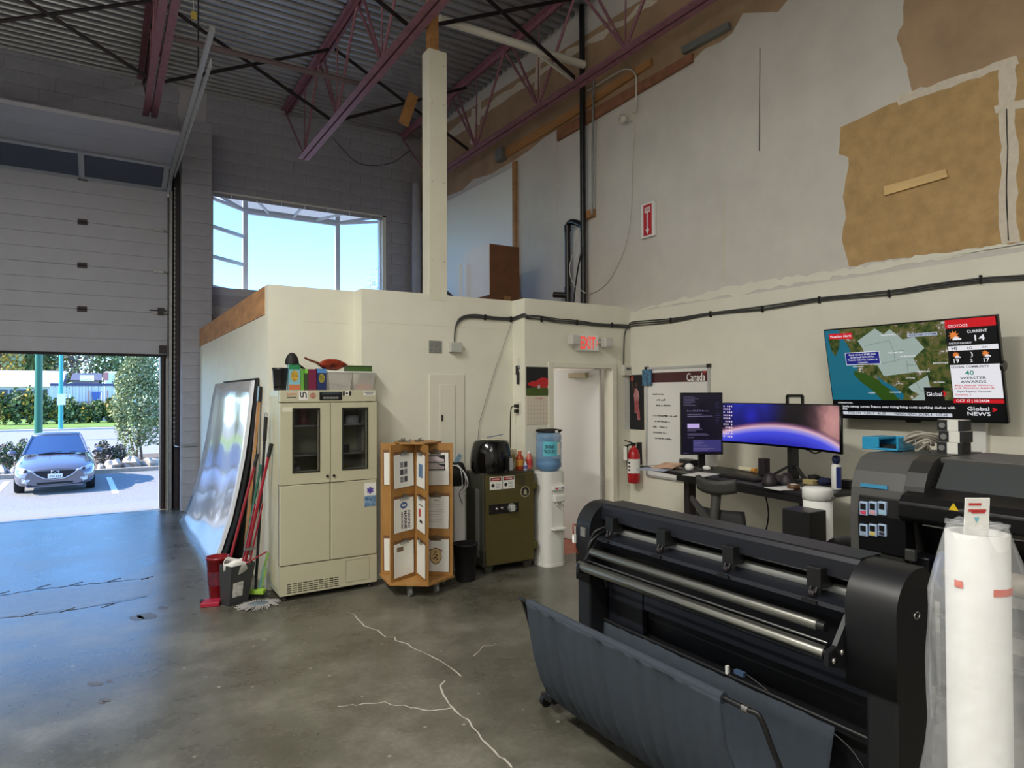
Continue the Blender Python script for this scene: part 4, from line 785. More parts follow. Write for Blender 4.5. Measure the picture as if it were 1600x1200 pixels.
b = B(); rows = [[Vector((.03+.112*math.cos(a_)*(1+.05*math.sin(5*a_)), .088*math.sin(a_), z_+.018*math.sin(3*a_+z_*40))) for a_ in [k*math.pi/10 for k in range(21)]] for z_ in (.27,.34,.36)]; b.grid(rows); b.build('liner', m_white, t, world=False, solid=.003); B().poly([(-.065,-.069,.07),(.03,-.069,.07),(.035,-.0785,.19),(-.06,-.0785,.19)]).build('worn_label', M('worn_paper', (206, 204, 200), .6, var=.4, vs_=30), t, world=False)
def pole(name, label, a, b_, r_, mat, cap=None, grip=.12):
    t = thing(name, label, 'broom', a); a, b_ = Vector(a), Vector(b_); d = (b_-a).normalized(); B().tube([a, b_-d*grip], r_, 10).build('pole', mat, t); B().tube([b_-d*grip, b_], r_*1.35, 10).build('hand_grip', cap or m_black, t); return t
WL = lambda u, v, X: P(u, v, X=X)
pole('mop', 'red mop pole standing in the red bucket', bk+Vector((.03,.01,.03)), WL(402.5,709,1.2), .012, m_broomred)
pole('mop', 'green mop pole leaning behind the grey bin', gb+Vector((.03,.11,.005)), WL(408,726,1.22), .011, m_broomgreen, m_broomgreen, .05)
t = pole('sponge_mop', 'red sponge mop with metal wringer frame standing in the grey bin', gb+Vector((.03,.03,.03)), WL(424,693,1.255), .013, m_broomred)
p0, p1 = gb+Vector((.05,.02,.10)), WL(406,780,1.14); d_ = (p1-p0); b = B().bar(p0+Vector((.03,0,0)), p0+d_*.95+Vector((.03,0,0)), .012, .012).bar(p0-Vector((.03,0,0)), p0+d_*.95-Vector((.03,0,0)), .012, .012); b.build('wringer_rods', m_broomred, t); B().bar(p0+d_*.45-Vector((.04,0,0)), p0+d_*.45+Vector((.05,0,0)), .03, .02).build('wringer_clamp', m_galv, t)
pt = WL(415.5,652,1.23); t = thing('push_broom', 'black pole broom with lime green head against the fridge side', 'broom', (1.12,6.02,0)); f0 = Vector((1.13,6.02,.05)); B().tube([f0, f0+(pt-f0)*.86], .012, 10).build('pole', m_black, t); B().tube([f0+(pt-f0)*.86, pt], .017, 10).build('hand_grip', m_black, t); B().tube([pt+Vector((.012*math.cos(k),0,.02+.02*math.sin(k))) for k in [i*.785 for i in range(8)]], .004, 6, closed=True).build('hanging_loop', m_galv, t)
m_lime = M('lime_plastic', (150, 190, 70), .45); b = B(); b.obox((1.13,6.02,.055), (.07,-.05,0), (.02,.026,0), (0,0,.02)); b.build('broom_head', m_lime, t, bevel=.006); b = B()
for k in range(12): q = (k-5.5)/5.5; b.bar((1.13+.065*q,6.02-.046*q,.04), (1.13+.09*q,6.02-.06*q,.002), .014, .03)
b.build('bristles', M('bristle_dark', (40, 44, 40), .9), t)['kind'] = 'stuff'
tag(B().tube([(.875,5.985,.235), P(417,862,X=1.19)], .006, 8).build('red_stick', m_broomred), 'thin red stick leaning out of the grey bin towards the fridge', 'stick')
t = thing('lime_dustpan', 'lime green dustpan standing behind the broom at the fridge side', 'dustpan', (1.2,6.1,0)); B().obox((1.2,6.1,.12), (.0,.06,0), (.025,0,.12), (.006,0,-.002)).build('pan', m_lime, t, bevel=.003); B().bar((1.22,6.1,.24), (1.25,6.1,.36), .025, .015).build('handle', m_lime, t)
p = P(404, 946, Z=0); t = thing('string_mop', 'flat grey string mop head spread on the floor by the fridge', 'mop head', p); B().lathe([(.09,0),(.085,.018),(.001,.022)], p, 18, sy=.8).build('mop_pad', M('pad_blue_grey', (104, 116, 126), .9, var=.3, vs_=25), t); b = B()
for k in range(90):
    a_ = random.uniform(0, 6.28); r0, r1 = .07, random.uniform(.13, .19); b.tube([p+Vector((r0*math.cos(a_), r0*.8*math.sin(a_), .014)), p+Vector(((r0+r1)/2*math.cos(a_+.1), (r0+r1)/2*.8*math.sin(a_+.1), .016)), p+Vector((r1*math.cos(a_), r1*.8*math.sin(a_), .006))], .005, 5)
b.build('mop_strands', M('mop_string', (150, 148, 146), .95), t)['kind'] = 'stuff'

# =====================================================================================
#  CLIPBOARD CAROUSEL
# =====================================================================================
m_oak = M('oak_board', (168, 122, 64), .5, var=.2, vs_=7, stretch=(1,1,.25)); CC = Vector((2.425, 5.515, 0)); CR = .335
cz = thing('clipboard_stand', 'six winged wooden carousel stand on casters for clipboards', 'display stand', CC); base_a = R(-97)
hexp = lambda r_: [(r_*math.cos(base_a+k*math.pi/3), r_*math.sin(base_a+k*math.pi/3)) for k in range(6)]
B().prism(hexp(CR+.01), .105, .125, 'z').build('base_plate', m_oak, cz, world=False, bevel=.002); B().prism(hexp(CR*.62), 1.318, 1.33, 'z').build('top_plate', m_oak, cz, world=False); B().cyl((0,0,.125), (0,0,1.318), .03).build('spindle', m_oak, cz, world=False)
for k in range(6):
    a_ = base_a+k*math.pi/3; d_ = Vector((math.cos(a_), math.sin(a_), 0)); s_ = Vector((-d_.y, d_.x, 0)); B().obox(d_*(CR/2+.012)+Vector((0,0,.7215)), d_*(CR/2-.014), s_*.007, (0,0,.5955)).build('wing', m_oak, cz, world=False)
for k in (0, 1, 3, 5):
    a_ = base_a+k*math.pi/3+.5; q = Vector((.24*math.cos(a_), .24*math.sin(a_), 0)); c_ = B(); c_.cyl(q+Vector((-.012,0,.035)), q+Vector((.012,0,.035)), .035, n=18).build('caster_wheel', m_grey, cz, world=False); B().box(q.x-.02, q.x+.02, q.y-.015, q.y+.015, .06, .105).build('caster_fork', m_galv, cz, world=False)
m_chrome = M('clip_chrome', (170, 170, 168), .25, 1); m_hard = M('hardboard', (120, 84, 50), .6, var=.2, vs_=30)
def clipboard(k, side, row, label, content):
    a_ = base_a+k*math.pi/3; d_ = Vector((math.cos(a_), math.sin(a_), 0)); s_ = Vector((-d_.y, d_.x, 0))*side; z0 = .165+row*.39
    right = Vector((0,0,1)).cross(s_)*-1; right = s_.cross(Vector((0,0,1)))*-1
    o = CC+d_*(CR*.53)+s_*.0115; t = thing('clipboard', label, 'clipboard', o+Vector((0,0,z0)), 0, 'clipboards on the carousel stand')
    rt = Vector((0,0,1)).cross(s_); U_ = Vector((0,0,1)); cc = o+U_*(z0+.15)
    B().obox(cc, rt*.128, s_*.002, U_*.160).build('hardboard', m_hard, t); tl = random.uniform(-.03,.03); r2 = rt*math.cos(tl)+U_*math.sin(tl); u2 = U_*math.cos(tl)-rt*math.sin(tl)
    pc = cc+s_*.004-U_*.012; B().obox(pc, r2*.120, s_*.0015, u2*.146).build('paper_stack', m_paper, t); B().obox(cc+U_*.135+s_*.008, rt*.05, s_*.006, U_*.012).build('clip', m_chrome, t); B().obox(cc+U_*.155+s_*.014, rt*.022, s_*.004, U_*.016).build('clip_lever', m_chrome, t)
    f = pc+s_*.0022
    def rect(x0, x1, y0, y1, mat, nm='print', dz=0.): B().poly([f+s_*dz+r2*x+u2*y for x, y in ((x0,y0),(x1,y0),(x1,y1),(x0,y1))]).build(nm, mat, t)
    if content == 'grid':
        for i in range(2):
            for j in range(3): rect(-.05+i*.05, -.01+i*.05, -.10+j*.065, -.05+j*.065, M('print_photo%d' % ((i+j) % 2), (70, 70, 74) if (i+j) % 2 else (140, 140, 144), .6, var=.7, vs_=60))
    if content == 'canpac':
        for i, (w_, h_, s1) in enumerate((('CANPAC', .024, .16), ('MARINE', .026, .16), ('SERVICES', .016, .15))): text(w_, s1, M('print_navy', (38, 44, 70), .6), f+r2*(.060-i*.044)-u2*.045, -u2, r2, t, height=h_*1.25, bold=.03)
        b = B(); b.poly([f+r2*(.045*math.cos(q)-.005)+u2*(.085+.03*math.sin(q)) for q in [i*.4 for i in range(16)]]); b.build('emblem', M('print_blue', (56, 90, 150), .6, var=.6, vs_=60), t); rect(-.03, .02, .078, .092, m_paper, 'emblem_bar', .0005)
    if content == 'vans':
        rect(-.09, .09, .055, .125, m_ink); rect(-.09, .09, -.015, .05, m_ink)
        for y in (.085, .018): B().poly([f+s_*.0006+r2*x+u2*(y+q) for x, q in ((-.085,-.02),(.08,-.02),(.085,0),(.05,.012),(.02,.028),(-.085,.028))]).build('van_print', M('print_silver', (190,180,180)), t)
    if content == 'form':
        for j in range(9): rect(-.085, random.uniform(.02,.085), .09-j*.022, .092-j*.022, M('print_grey', (120, 120, 124), .7))
        rect(-.02, .03, .105, .112, m_ink)
    if content == 'crest':
        sh_ = [(0,-.085),(.035,-.065),(.058,-.02),(.05,.02),(.062,.05),(.03,.058),(0,.072),(-.03,.058),(-.062,.05),(-.05,.02),(-.058,-.02),(-.035,-.065)]
        B().poly([f+r2*x+u2*y for x, y in sh_]).build('crest_edge', M('print_maroon', (84, 40, 36), .6), t); B().poly([f+s_*.0005+r2*x*.9+u2*y*.9 for x, y in sh_]).build('crest_field', M('print_sand', (196, 172, 120), .6, var=.15, vs_=60), t)
        b = B()
        for x, y, q in ((0,.03,.012),(-.012,.01,.010),(.012,0,.012),(0,-.02,.013),(-.016,-.03,.009),(.016,-.035,.010)): b.poly([f+s_*.001+r2*(x+q*math.cos(k))+u2*(y+q*.7*math.sin(k)) for k in [i*.9 for i in range(7)]])
        b.build('crest_figure', M('print_maroon', (84,40,36)), t)
    if content == 'red': rect(-.06, .0, -.02, .05, m_red); rect(-.03, .05, -.07, -.045, m_ink); rect(-.07, .07, .08, .092, M('print_grey', (120,120,124)))
    if content == 'blue': rect(-.06, .06, -.06, .06, M('print_blue2', (96, 130, 170), .6, var=.4, vs_=20))
    if content == 'corner': rect(-.09, -.01, .075, .115, M('print_corner', (120, 96, 70), .6, var=.5, vs_=40))
    if content == 'dots':
        for j in range(4): rect(.0, .05, -.1+j*.05, -.07+j*.05, M('print_grey', (120,120,124)))
    return t
clipboard(5, 1, 2, 'clipboard with a grid of six grey photos on the stand', 'grid'); clipboard(5, 1, 1, 'clipboard with bold sideways navy lettering under a round blue emblem', 'canpac'); clipboard(5, 1, 0, 'clipboard with mostly blank sheet and small brown corner picture', 'corner')
clipboard(1, -1, 2, 'clipboard with two white van photos on the stand', 'vans'); clipboard(1, -1, 1, 'clipboard holding a printed form with grey lines', 'form'); clipboard(1, -1, 0, 'clipboard with a sand coloured shield crest print', 'crest')
clipboard(0, -1, 2, 'clipboard with a square blue print turned edgewise on the stand', 'blue'); clipboard(0, -1, 1, 'clipboard with red block print turned edgewise on the stand', 'red'); clipboard(0, -1, 0, 'clipboard with thick plain paper stack turned edgewise on the stand', 'plain')
clipboard(5, -1, 2, 'clipboard with column of grey dots facing the fridge, top row', 'dots'); clipboard(5, -1, 1, 'plain clipboard facing the fridge, middle row', 'plain'); clipboard(4, 1, 2, 'plain clipboard facing the fridge, on the wing behind the dotted one', 'plain'); clipboard(4, 1, 0, 'clipboard with dark red sheet facing the fridge, bottom row', 'red')
for k in range(5): q = CC+Vector((random.uniform(-.14,.14), random.uniform(-.16,.1), 1.331)); a_ = random.uniform(0, 6); tag(B().obox(q+Vector((0,0,.008)), (.04*math.cos(a_), .04*math.sin(a_), 0), (-.014*math.sin(a_), .014*math.cos(a_), 0), (0,0,.006)).obox(q+Vector((.01,0,.02)), (.012,0,.008), (0,.012,0), (0,0,.003)).build('loose_clip', m_chrome), 'loose chrome clip lying on top of the clipboard stand', 'clip', 'loose clips on the carousel')

# =====================================================================================
#  BIN, SAFE, WATER COOLER
# =====================================================================================
p = Vector((2.915, 5.5, 0)); t = thing('waste_basket', 'round black waste basket between the clipboard stand and the safe', 'bin', p); B().lathe([(.088,0),(.09,.005),(.115,.335),(.12,.335),(.12,.35),(.108,.35),(.085,.015),(.001,.015)], p, 24).build('basket', m_blackm, t)
t = thing('white_slim_box', 'slim white carton standing behind the waste basket', 'box', (3.01, 5.87, 0)); B().box(2.955, 3.075, 5.80, 5.93, 0, .84).build('carton', m_white, t, bevel=.004)
t = thing('black_bag', 'slumped black bag with white cords on the slim white carton', 'bag', (3.02, 5.86, .84)); B().blob((3.0,5.86,.955), .115, .075, .125, 14, 10, rough=.25, seed=3).build('bag_body', m_blackm, t)
for k in range(4): x = 2.95+.02*k; B().tube(smooth([(x-.02,5.80,1.06),(x+.05,5.76,1.02-.02*k),(x+.06,5.74,.85),(x+.03-.015*k,5.76,.78),(x+.05,5.75,.62+.05*k)]), .004, 6).build('cord', m_white if k != 1 else m_black, t)
tag(B().obox((3.02,5.86,1.10), (.035,0,.05), (0,.002,0), (.02,0,-.014)).build('clear_wedge', M('blue_wedge', (130, 160, 180), .2)), 'small pale blue wedge poking out above the black bag', 'wedge')
SA, SB = P(757, 898, Z=0), P(840, 888, Z=0); SA = Vector((SA.x-.012, SA.y-.02, 0)); sang = R(-1.5); SW = .588; SD = .39; SH_ = .98
m_safe = M('safe_olive', (98, 89, 52), .38, .3, var=.1, vs_=6); m_safed = M('safe_side_grey', (82, 82, 72), .4, .4)
t = thing('safe', 'olive green floor safe with keypad dial and danger stickers', 'safe', SA, sang); kw = dict(world=False)
B().box(0, SW, .02, SD, .07, SH_).build('body', m_safed, t, bevel=.006, **kw); dr_ = B().box(.018, SW-.018, -.005, .02, .085, SH_-.02).build('door', m_safe, t, bevel=.004, **kw)
for x in (.02, SW-.12):
    for y in (.03, SD-.1): frus(.03,.03,.05,.04,0,.075).build('foot', m_safed, t, **kw).location = (x+.05, y+.04, 0)
for z in (.23, .83): B().box(SW-.035, SW+.012, -.025, .03, z-.035, z+.035).build('hinge', m_safe, t, bevel=.004, **kw)
zp = .63; B().box(.05, .38, -.012, -.004, zp-.045, zp+.045).build('lock_plate', m_black, dr_, **kw)
for z in (-.02, 0, .02): B().box(.05, .38, -.0135, -.011, zp+z-.004, zp+z+.004).build('plate_rib', m_dark, dr_, **kw)
B().lathe([(.001,-.045),(.04,-.042),(.045,-.03),(.045,-.010)], (.30,0,zp), 24, axis='y').build('keypad_dial', m_grey, dr_, **kw); b = B()
for i in range(3):
    for j in range(4): b.box(.28+i*.015, .291+i*.015, -.047, -.044, zp-.026+j*.014, zp-.016+j*.014)
b.build('keys', m_paper, dr_, **kw)
for x in (.13, .19): B().lathe([(.001,-.03),(.013,-.03),(.015,-.01)], (x,0,zp+.005), 12, axis='y').build('bolt_handle', m_chrome, dr_, **kw)
for x in (.06, .205):
    s_ = B().box(x, x+.135, -.0062, -.005, .82, .945).build('danger_sticker', m_paper, dr_, **kw); B().box(x+.008, x+.127, -.0068, -.006, .905, .938).build('danger_header', m_ink, s_, **kw); B().box(x+.016, x+.119, -.0073, -.0068, .909, .934).build('danger_red', m_red, s_, **kw)
    text('DANGER', .085, m_paper, (x+.0675, -.0074, .9215), XD, ZU, s_, height=.014, world=False); B().lathe([(.018,-.001),(.018,0)], (x+.035, -.0062, .862), 14, axis='y').build('hand_symbol', m_ink, s_, **kw)
    for j in range(4): B().box(x+.065, x+.12-.01*(j % 2), -.0067, -.006, .84+j*.014, .844+j*.014).build('sticker_line', M('print_grey', (120,120,124)), s_, **kw)
s_ = B().lathe([(.055,-.0065),(.055,-.005)], (.465,0,.775), 24, axis='y').build('round_sticker', M('sticker_tan', (170, 160, 130), .6), dr_, **kw); B().lathe([(.046,-.0072),(.046,-.006)], (.465,0,.775), 24, axis='y').build('sticker_disc', m_ink, s_, **kw); B().poly([(.445,-.0075,.745),(.485,-.0075,.745),(.48,-.0075,.79),(.465,-.0075,.80),(.45,-.0075,.79)]).build('sticker_figure', M('sticker_tan', (170,160,130)), s_, **kw)
B().box(.385, .47, -.0058, -.005, .84, .95).build('worn_decal', M('worn_decal', (76, 72, 46), .5, var=.4, vs_=40), dr_, **kw); B().box(-.0012, 0, .1, .19, .15, .82).build('tape_strip', M('silver_tape', (150, 150, 144), .3, .3), t, **kw)
st = lambda u, v, y=5.72: P(u, v, Y=y)
p = Vector((st(766,720).x, 5.70, SH_)); t = thing('air_fryer', 'glossy black air fryer on the safe', 'air fryer', p); r_ = (st(794,720).x-st(738,720).x)/2
B().lathe([(r_*.92,.0),(r_*1.0,.03),(r_*1.02,.10),(r_*.97,.2),(r_*.86,.285),(r_*.78,.31),(r_*.2,.316),(.001,.316)], p, 28).build('shell', M('gloss_black', (12,12,13), .12), t); hx = p+Vector((.07,-r_*.94,0)); hn = B().box(hx.x-.025, hx.x+.03, hx.y-.07, hx.y+.03, SH_+.02, SH_+.16).build('basket_handle', m_black, t, bevel=.012); B().box(hx.x-.018, hx.x+.022, hx.y-.074, hx.y-.069, SH_+.03, SH_+.15).build('silver_inlay', m_alu, hn, bevel=.003)
t = thing('food_wrap', 'crumpled clear wrap with a blue straw on the air fryer', 'wrap', p+Vector((0,0,.30))); b = B(); b.grid([[p+Vector((x, y, .318+.022*abs(mnoise.noise(Vector((x*30, y*30, 1)))))) for x in [-.11+k*.025 for k in range(10)]] for y in [-.08+k*.02 for k in range(8)]]); b.build('wrap', M('wrap_cream', (214, 208, 186), .35), t, solid=.002); B().tube([p+Vector((-.08,-.05,.345)), p+Vector((.10,-.06,.37))], .004, 6).build('straw', M('straw_blue', (60, 80, 140), .4), t)
def bottle(u, y, r_, h, col, label, capc=None, band=None, name='sauce_bottle'):
    q = Vector((st(u,720,y).x, y, SH_)); t = thing(name, label, 'bottle', q); B().lathe([(r_*.95,0),(r_,.01),(r_,h*.62),(r_*.75,h*.75),(r_*.4,h*.84),(r_*.4,h*.88)], q, 18).build('bottle', M('bt'+str(col), col, .25), t); B().lathe([(r_*.48,h*.88),(r_*.48,h),(.001,h)], q, 14).build('cap', M('cp'+str(capc), capc or (220,220,216), .4), t)
    if band: B().lathe([(r_*1.01,h*.2),(r_*1.01,h*.55)], q, 18).build('bottle_label', M('bl'+str(band), band, .5), t)
bottle(812, 5.66, .042, .19, (176, 70, 36), 'orange brown sauce bottle with yellow label on the safe', (190, 80, 40), (214, 150, 60)); bottle(827, 5.68, .036, .18, (198, 110, 96), 'clear pink bottle with red label on the safe', (220, 210, 206), (190, 60, 56)); bottle(821, 5.58, .02, .09, (170, 180, 206), 'tiny pale blue bottle in front of the sauces', None, (90, 100, 160), 'small_bottle')
q0 = st(793, 720, 5.8).x; carton(q0, q0+.1, 5.78, 5.84, SH_, SH_+.2, (206, 200, 170), 'pale yellow food box behind the sauce bottles on the safe', (170,150,70), name='snack_box')
q0 = st(829, 720, 5.8).x; carton(q0, q0+.06, 5.77, 5.86, SH_, SH_+.16, (24, 24, 26), 'small black box behind the pink bottle on the safe', name='black_box')
wc = Vector((3.925, 5.555, 0)); m_cool = M('cooler_white', (226, 226, 220), .35)
t = thing('water_cooler', 'slim white bottled water cooler beside the office door', 'water cooler', wc)
def rsq(w_, d_, r_, n=5): 
    out = []
    for cx_, cy_, a0 in ((w_-r_, d_-r_, 0), (-w_+r_, d_-r_, 90), (-w_+r_, -d_+r_, 180), (w_-r_, -d_+r_, 270)): out += arc((cx_, cy_), r_, R(a0), R(a0+90), n)
    return out
b = B(); sec_ = rsq(.135,.135,.085); b.prism([(x+wc.x, y+wc.y) for x, y in sec_], .03, .945, 'z', smooth=True); b.prism([(x*1.03+wc.x, y*1.03+wc.y) for x, y in sec_], 0, .03, 'z', smooth=True); b.prism([(x*.97+wc.x, y*.97+wc.y) for x, y in sec_], .945, .962, 'z', smooth=True); b.build('cabinet', m_cool, t)
fy = wc.y-.135; nb = B().box(wc.x-.07, wc.x+.085, fy-.004, fy+.006, .37, .84).build('front_recess', m_cool, t, bevel=.003); B().box(wc.x-.06, wc.x+.08, fy-.035, fy+.004, .775, .82).build('tap_bar', m_cool, t, bevel=.008); B().box(wc.x-.05, wc.x+.075, fy-.05, fy+.004, .66, .735).build('tap_block', m_cool, t, bevel=.01)
for x, cc in ((-.02, m_red), (.05, M('tap_blue', (70, 110, 180), .4))): B().box(wc.x+x-.012, wc.x+x+.012, fy-.037, fy-.034, .79, .805).build('tap_dot', cc, t); B().cyl((wc.x+x, fy-.03, .63), (wc.x+x, fy-.03, .665), .009).build('tap_spout', m_cool, t)
B().box(wc.x-.07, wc.x+.085, fy-.06, fy+.004, .375, .395).build('drip_tray', m_cool, t, bevel=.006); B().box(wc.x-.115, wc.x+.115, fy-.0015, fy, .33, .333).build('seam', m_cool, t)
t = thing('water_bottle', 'large blue water bottle upside down on the cooler', 'bottle', wc+Vector((0,0,.962))); R_ = .133
B().lathe([(.05,.0),(.10,.012),(R_,.05),(R_,.10),(R_*.95,.115),(R_,.13),(R_,.30),(R_*.95,.315),(R_,.33),(R_,.37),(R_*.92,.40),(.06,.405),(.001,.40)], wc+Vector((0,0,.955)), 28).build('bottle_shell', M('bottle_blue', (130, 176, 218), .12, alpha=.55), t)
B().lathe([(.04,.0),(.095,.018),(R_*.96,.055),(R_*.96,.10),(R_*.9,.115),(R_*.955,.125),(.001,.126)], wc+Vector((0,0,.957)), 28).build('water', M('water_blue', (58, 98, 156), .1), t)
def curved(z0, z1, a0, a1, r_, nm, mat, par, n=10): b = B(); b.grid([[wc+Vector((r_*math.cos(a0+(a1-a0)*k/n), r_*math.sin(a0+(a1-a0)*k/n), z)) for k in range(n+1)] for z in (z0, z1)]); return b.build(nm, mat, par)
lb_ = curved(1.12, 1.27, R(-150), R(-70), R_+.001, 'bottle_label', M('label_cyan', (96, 190, 206), .4), t); curved(1.13, 1.26, R(-85), R(-62), R_+.002, 'label_white', m_paper, t)
an = R(-122); nv = Vector((math.cos(an), math.sin(an), 0)); rv = Vector((-nv.y, nv.x, 0)); text('CRYSTAL\nSPRING', .115, M('print_navy', (38,44,70)), wc+nv*(R_+.003)+Vector((0,0,1.195)), -rv, -ZU, t, height=.085)
t = thing('black_cloth', 'folded black cloth lying on the water bottle', 'cloth', wc+Vector((0,0,1.36))); B().blob(wc+Vector((.005,0,1.375)), .145, .13, .024, 20, 8, rough=.35, seed=5).build('cloth', m_blackm, t); B().box(wc.x-.01, wc.x+.02, wc.y-.14, wc.y-.13, 1.362, 1.385).build('white_tag', m_white, t)
# =====================================================================================
#  CUTTING PLOTTER WITH CLOTH BASKET
# =====================================================================================
m_plot = M('plotter_black', (26, 27, 31), .42, var=.1, vs_=5); m_navy = M('plotter_navy', (27, 29, 37), .4); m_ptop = M('plotter_top', (50, 50, 50), .5)
t = thing('cutting_plotter', 'wide black vinyl cutting plotter on a floor stand', 'plotter', (2.4, 2.08, 0)); ya, yb = 1.37, 2.83
capp = [(2.27,.72),(2.27,1.0)]+[(2.42-.15*math.cos(a_), 1.0+.15*math.sin(a_)) for a_ in [k*math.pi/20 for k in range(1,11)]]+[(2.46,1.15),(2.52,1.10),(2.53,1.0),(2.53,.72)]
cr = B().prism(capp, 1.19, ya, 'y', smooth=True).build('end_cap', m_plot, t); B().prism([(x+.0, z) for x, z in capp], yb, 2.95, 'y', smooth=True).build('end_cap', m_plot, t)
for o in (cr,): B().tube([(2.40+.018*math.cos(k), 1.188, .99+.012*math.sin(k)) for k in [i*.52 for i in range(12)]], .003, 6, closed=True).build('badge_ring', m_steel, o)
for y0, y1 in ((1.19, 1.305), (2.84, 2.95)): B().box(2.28, 2.51, y0, y1, .11, .73).build('stand_leg', m_plot, t, bevel=.012)
for y in (1.25, 2.97):
    ft = B().box(2.08, 2.80, y-.035, y+.035, .065, .115).build('stand_foot', m_plot, t, bevel=.01)
    for x in (2.13, 2.75): B().cyl((x, y-.012+(.08 if y > 2 else 0), .034), (x, y+.018+(.08 if y > 2 else 0), .034), .034, n=18).build('caster', m_black, ft); B().box(x-.02, x+.02, y-.02, y+.1 if y > 2 else y+.02, .05, .075).build('caster_plate', m_dark, ft)
B().prism([(2.36,1.065),(2.36,1.13),(2.375,1.148),(2.50,1.152),(2.52,1.13),(2.52,1.02),(2.46,1.02),(2.44,1.065)], ya, yb, 'y').build('hood', [m_navy], t)
B().box(2.372, 2.515, ya, yb, 1.1485, 1.1535).build('hood_top', m_navy, t)
B().prism([(2.49,.70),(2.49,1.03),(2.52,1.03),(2.52,.70)], ya, yb, 'y').build('back_beam', m_plot, t); B().cyl((2.40,ya,1.055), (2.40,yb,1.055), .006).build('pinch_shaft', m_steel, t); B().cyl((2.42,ya,1.0), (2.42,yb,1.0), .024).build('grit_drum', m_grey, t)
B().prism([(2.295,.962),(2.30,.978),(2.41,.995),(2.41,.955),(2.37,.92),(2.33,.92)], ya, yb, 'y').build('platen', m_navy, t)
B().prism([(2.36,.925),(2.42,.925),(2.42,.78),(2.40,.78)], ya, yb, 'y').build('platen_apron', m_plot, t)
pm = None
for y in (2.725, 2.34, 1.934, 1.525):
    r_ = sthing if False else None
    b = B(); b.box(-.05, .03, -.03, .03, -.03, .05); b.bar((-.03,-.012,.0), (-.055,-.012,-.05), .01, .016); b.bar((-.03,.012,.0), (-.055,.012,-.05), .01, .016)
    o = b.build('pinch_roller', m_black, t, bevel=.004); o.location = (2.37, y, 1.045); w_ = B().cyl((-.055,-.011,-.05), (-.055,.011,-.05), .013).build('roller_wheel', m_dark, o, world=False)
    B().box(-.085, -.02, -.03, .03, -.082, -.07).build('roller_plate', m_black, o, world=False)
for y0, y1, x, zr, rr_ in ((1.40, 2.83, 2.20, .830, .026), (1.47, 2.80, 2.265, .900, .022)): rd = B().cyl((x, y0, zr), (x, y1, zr), rr_, n=24).build('media_roller', M('brushed_steel', (190, 190, 182), .28, 1, var=.12, vs_=3, stretch=(30,1,30)), t); B().cyl((x, y0-.03, zr), (x, y0, zr), .019).build('roller_end', m_black, rd)
B().cyl((2.245,1.42,.852), (2.245,2.80,.852), .006).build('guide_shaft', m_steel, t)
for y in (1.372, 2.80): B().prism([(2.17,.80),(2.17,.845),(2.22,.862),(2.30,.96),(2.36,.96),(2.40,.80),(2.30,.765)], y, y+.018, 'y').build('roller_bracket', m_plot, t)
for k, (y, z) in enumerate(((1.371, .815), (1.371, .835))): B().lathe([(.001,-.008),(.012,-.006),(.012,0)], (2.20+.05*k, y, z), 10, axis='y').build('bracket_bolt', m_steel, t)
B().box(2.45, 2.47, ya-.06, yb+.01, .16, .74).build('rear_panel', m_plot, t); B().box(2.405, 2.44, ya, 2.55, .63, .76).build('front_panel', m_navy, t, bevel=.004); B().box(2.405, 2.44, 2.56, yb, .50, .78).build('front_panel', m_navy, t, bevel=.004)
b = B(); b.box(2.395, 2.406, 2.0, 2.1, .728, .742); b.box(2.395, 2.406, 2.6, 2.68, .755, .765); b.build('panel_lip', m_black, t)
B().cyl((2.46,1.3,.27), (2.46,2.85,.27), .022).build('stretcher', m_plot, t)
B().box(2.262, 2.27, 2.86, 2.90, .97, 1.02).build('label_plate', m_grey, t); B().tube(smooth([(2.26,2.93,1.02),(2.235,2.93,1.03),(2.24,2.93,.95),(2.245,2.92,.90),(2.26,2.92,.87)]), .004, 6).build('sensor_wire', M('wire_red', (150, 70, 50), .5), t); B().box(2.235, 2.25, 2.922, 2.938, .93, .975).build('wire_plug', m_white, t)
B().tube(smooth([(2.36,2.80,1.0),(2.30,2.81,.98),(2.26,2.82,.93),(2.27,2.82,.86),(2.33,2.80,.80),(2.36,2.79,.70)]), .011, 8).build('harness', m_black, t); B().tube(smooth([(2.34,2.78,1.03),(2.29,2.80,1.01),(2.27,2.82,.96)]), .008, 8).build('harness', m_black, t)
B().tube(smooth([(2.40,2.0,.52),(2.39,1.93,.535),(2.385,1.86,.53),(2.39,1.7,.48),(2.385,1.55,.47),(2.37,1.42,.44),(2.33,1.33,.40),(2.27,1.30,.44),(2.262,1.26,.35),(2.27,1.25,.2)]), .004, 6).build('power_cord', m_black, t); B().box(2.375, 2.395, 1.90, 1.95, .522, .54).build('inline_plug', M('plug_blue', (70, 90, 120), .4), t); B().box(2.375, 2.39, 1.985, 1.997, .505, .54).build('tape_tab', m_white, t)
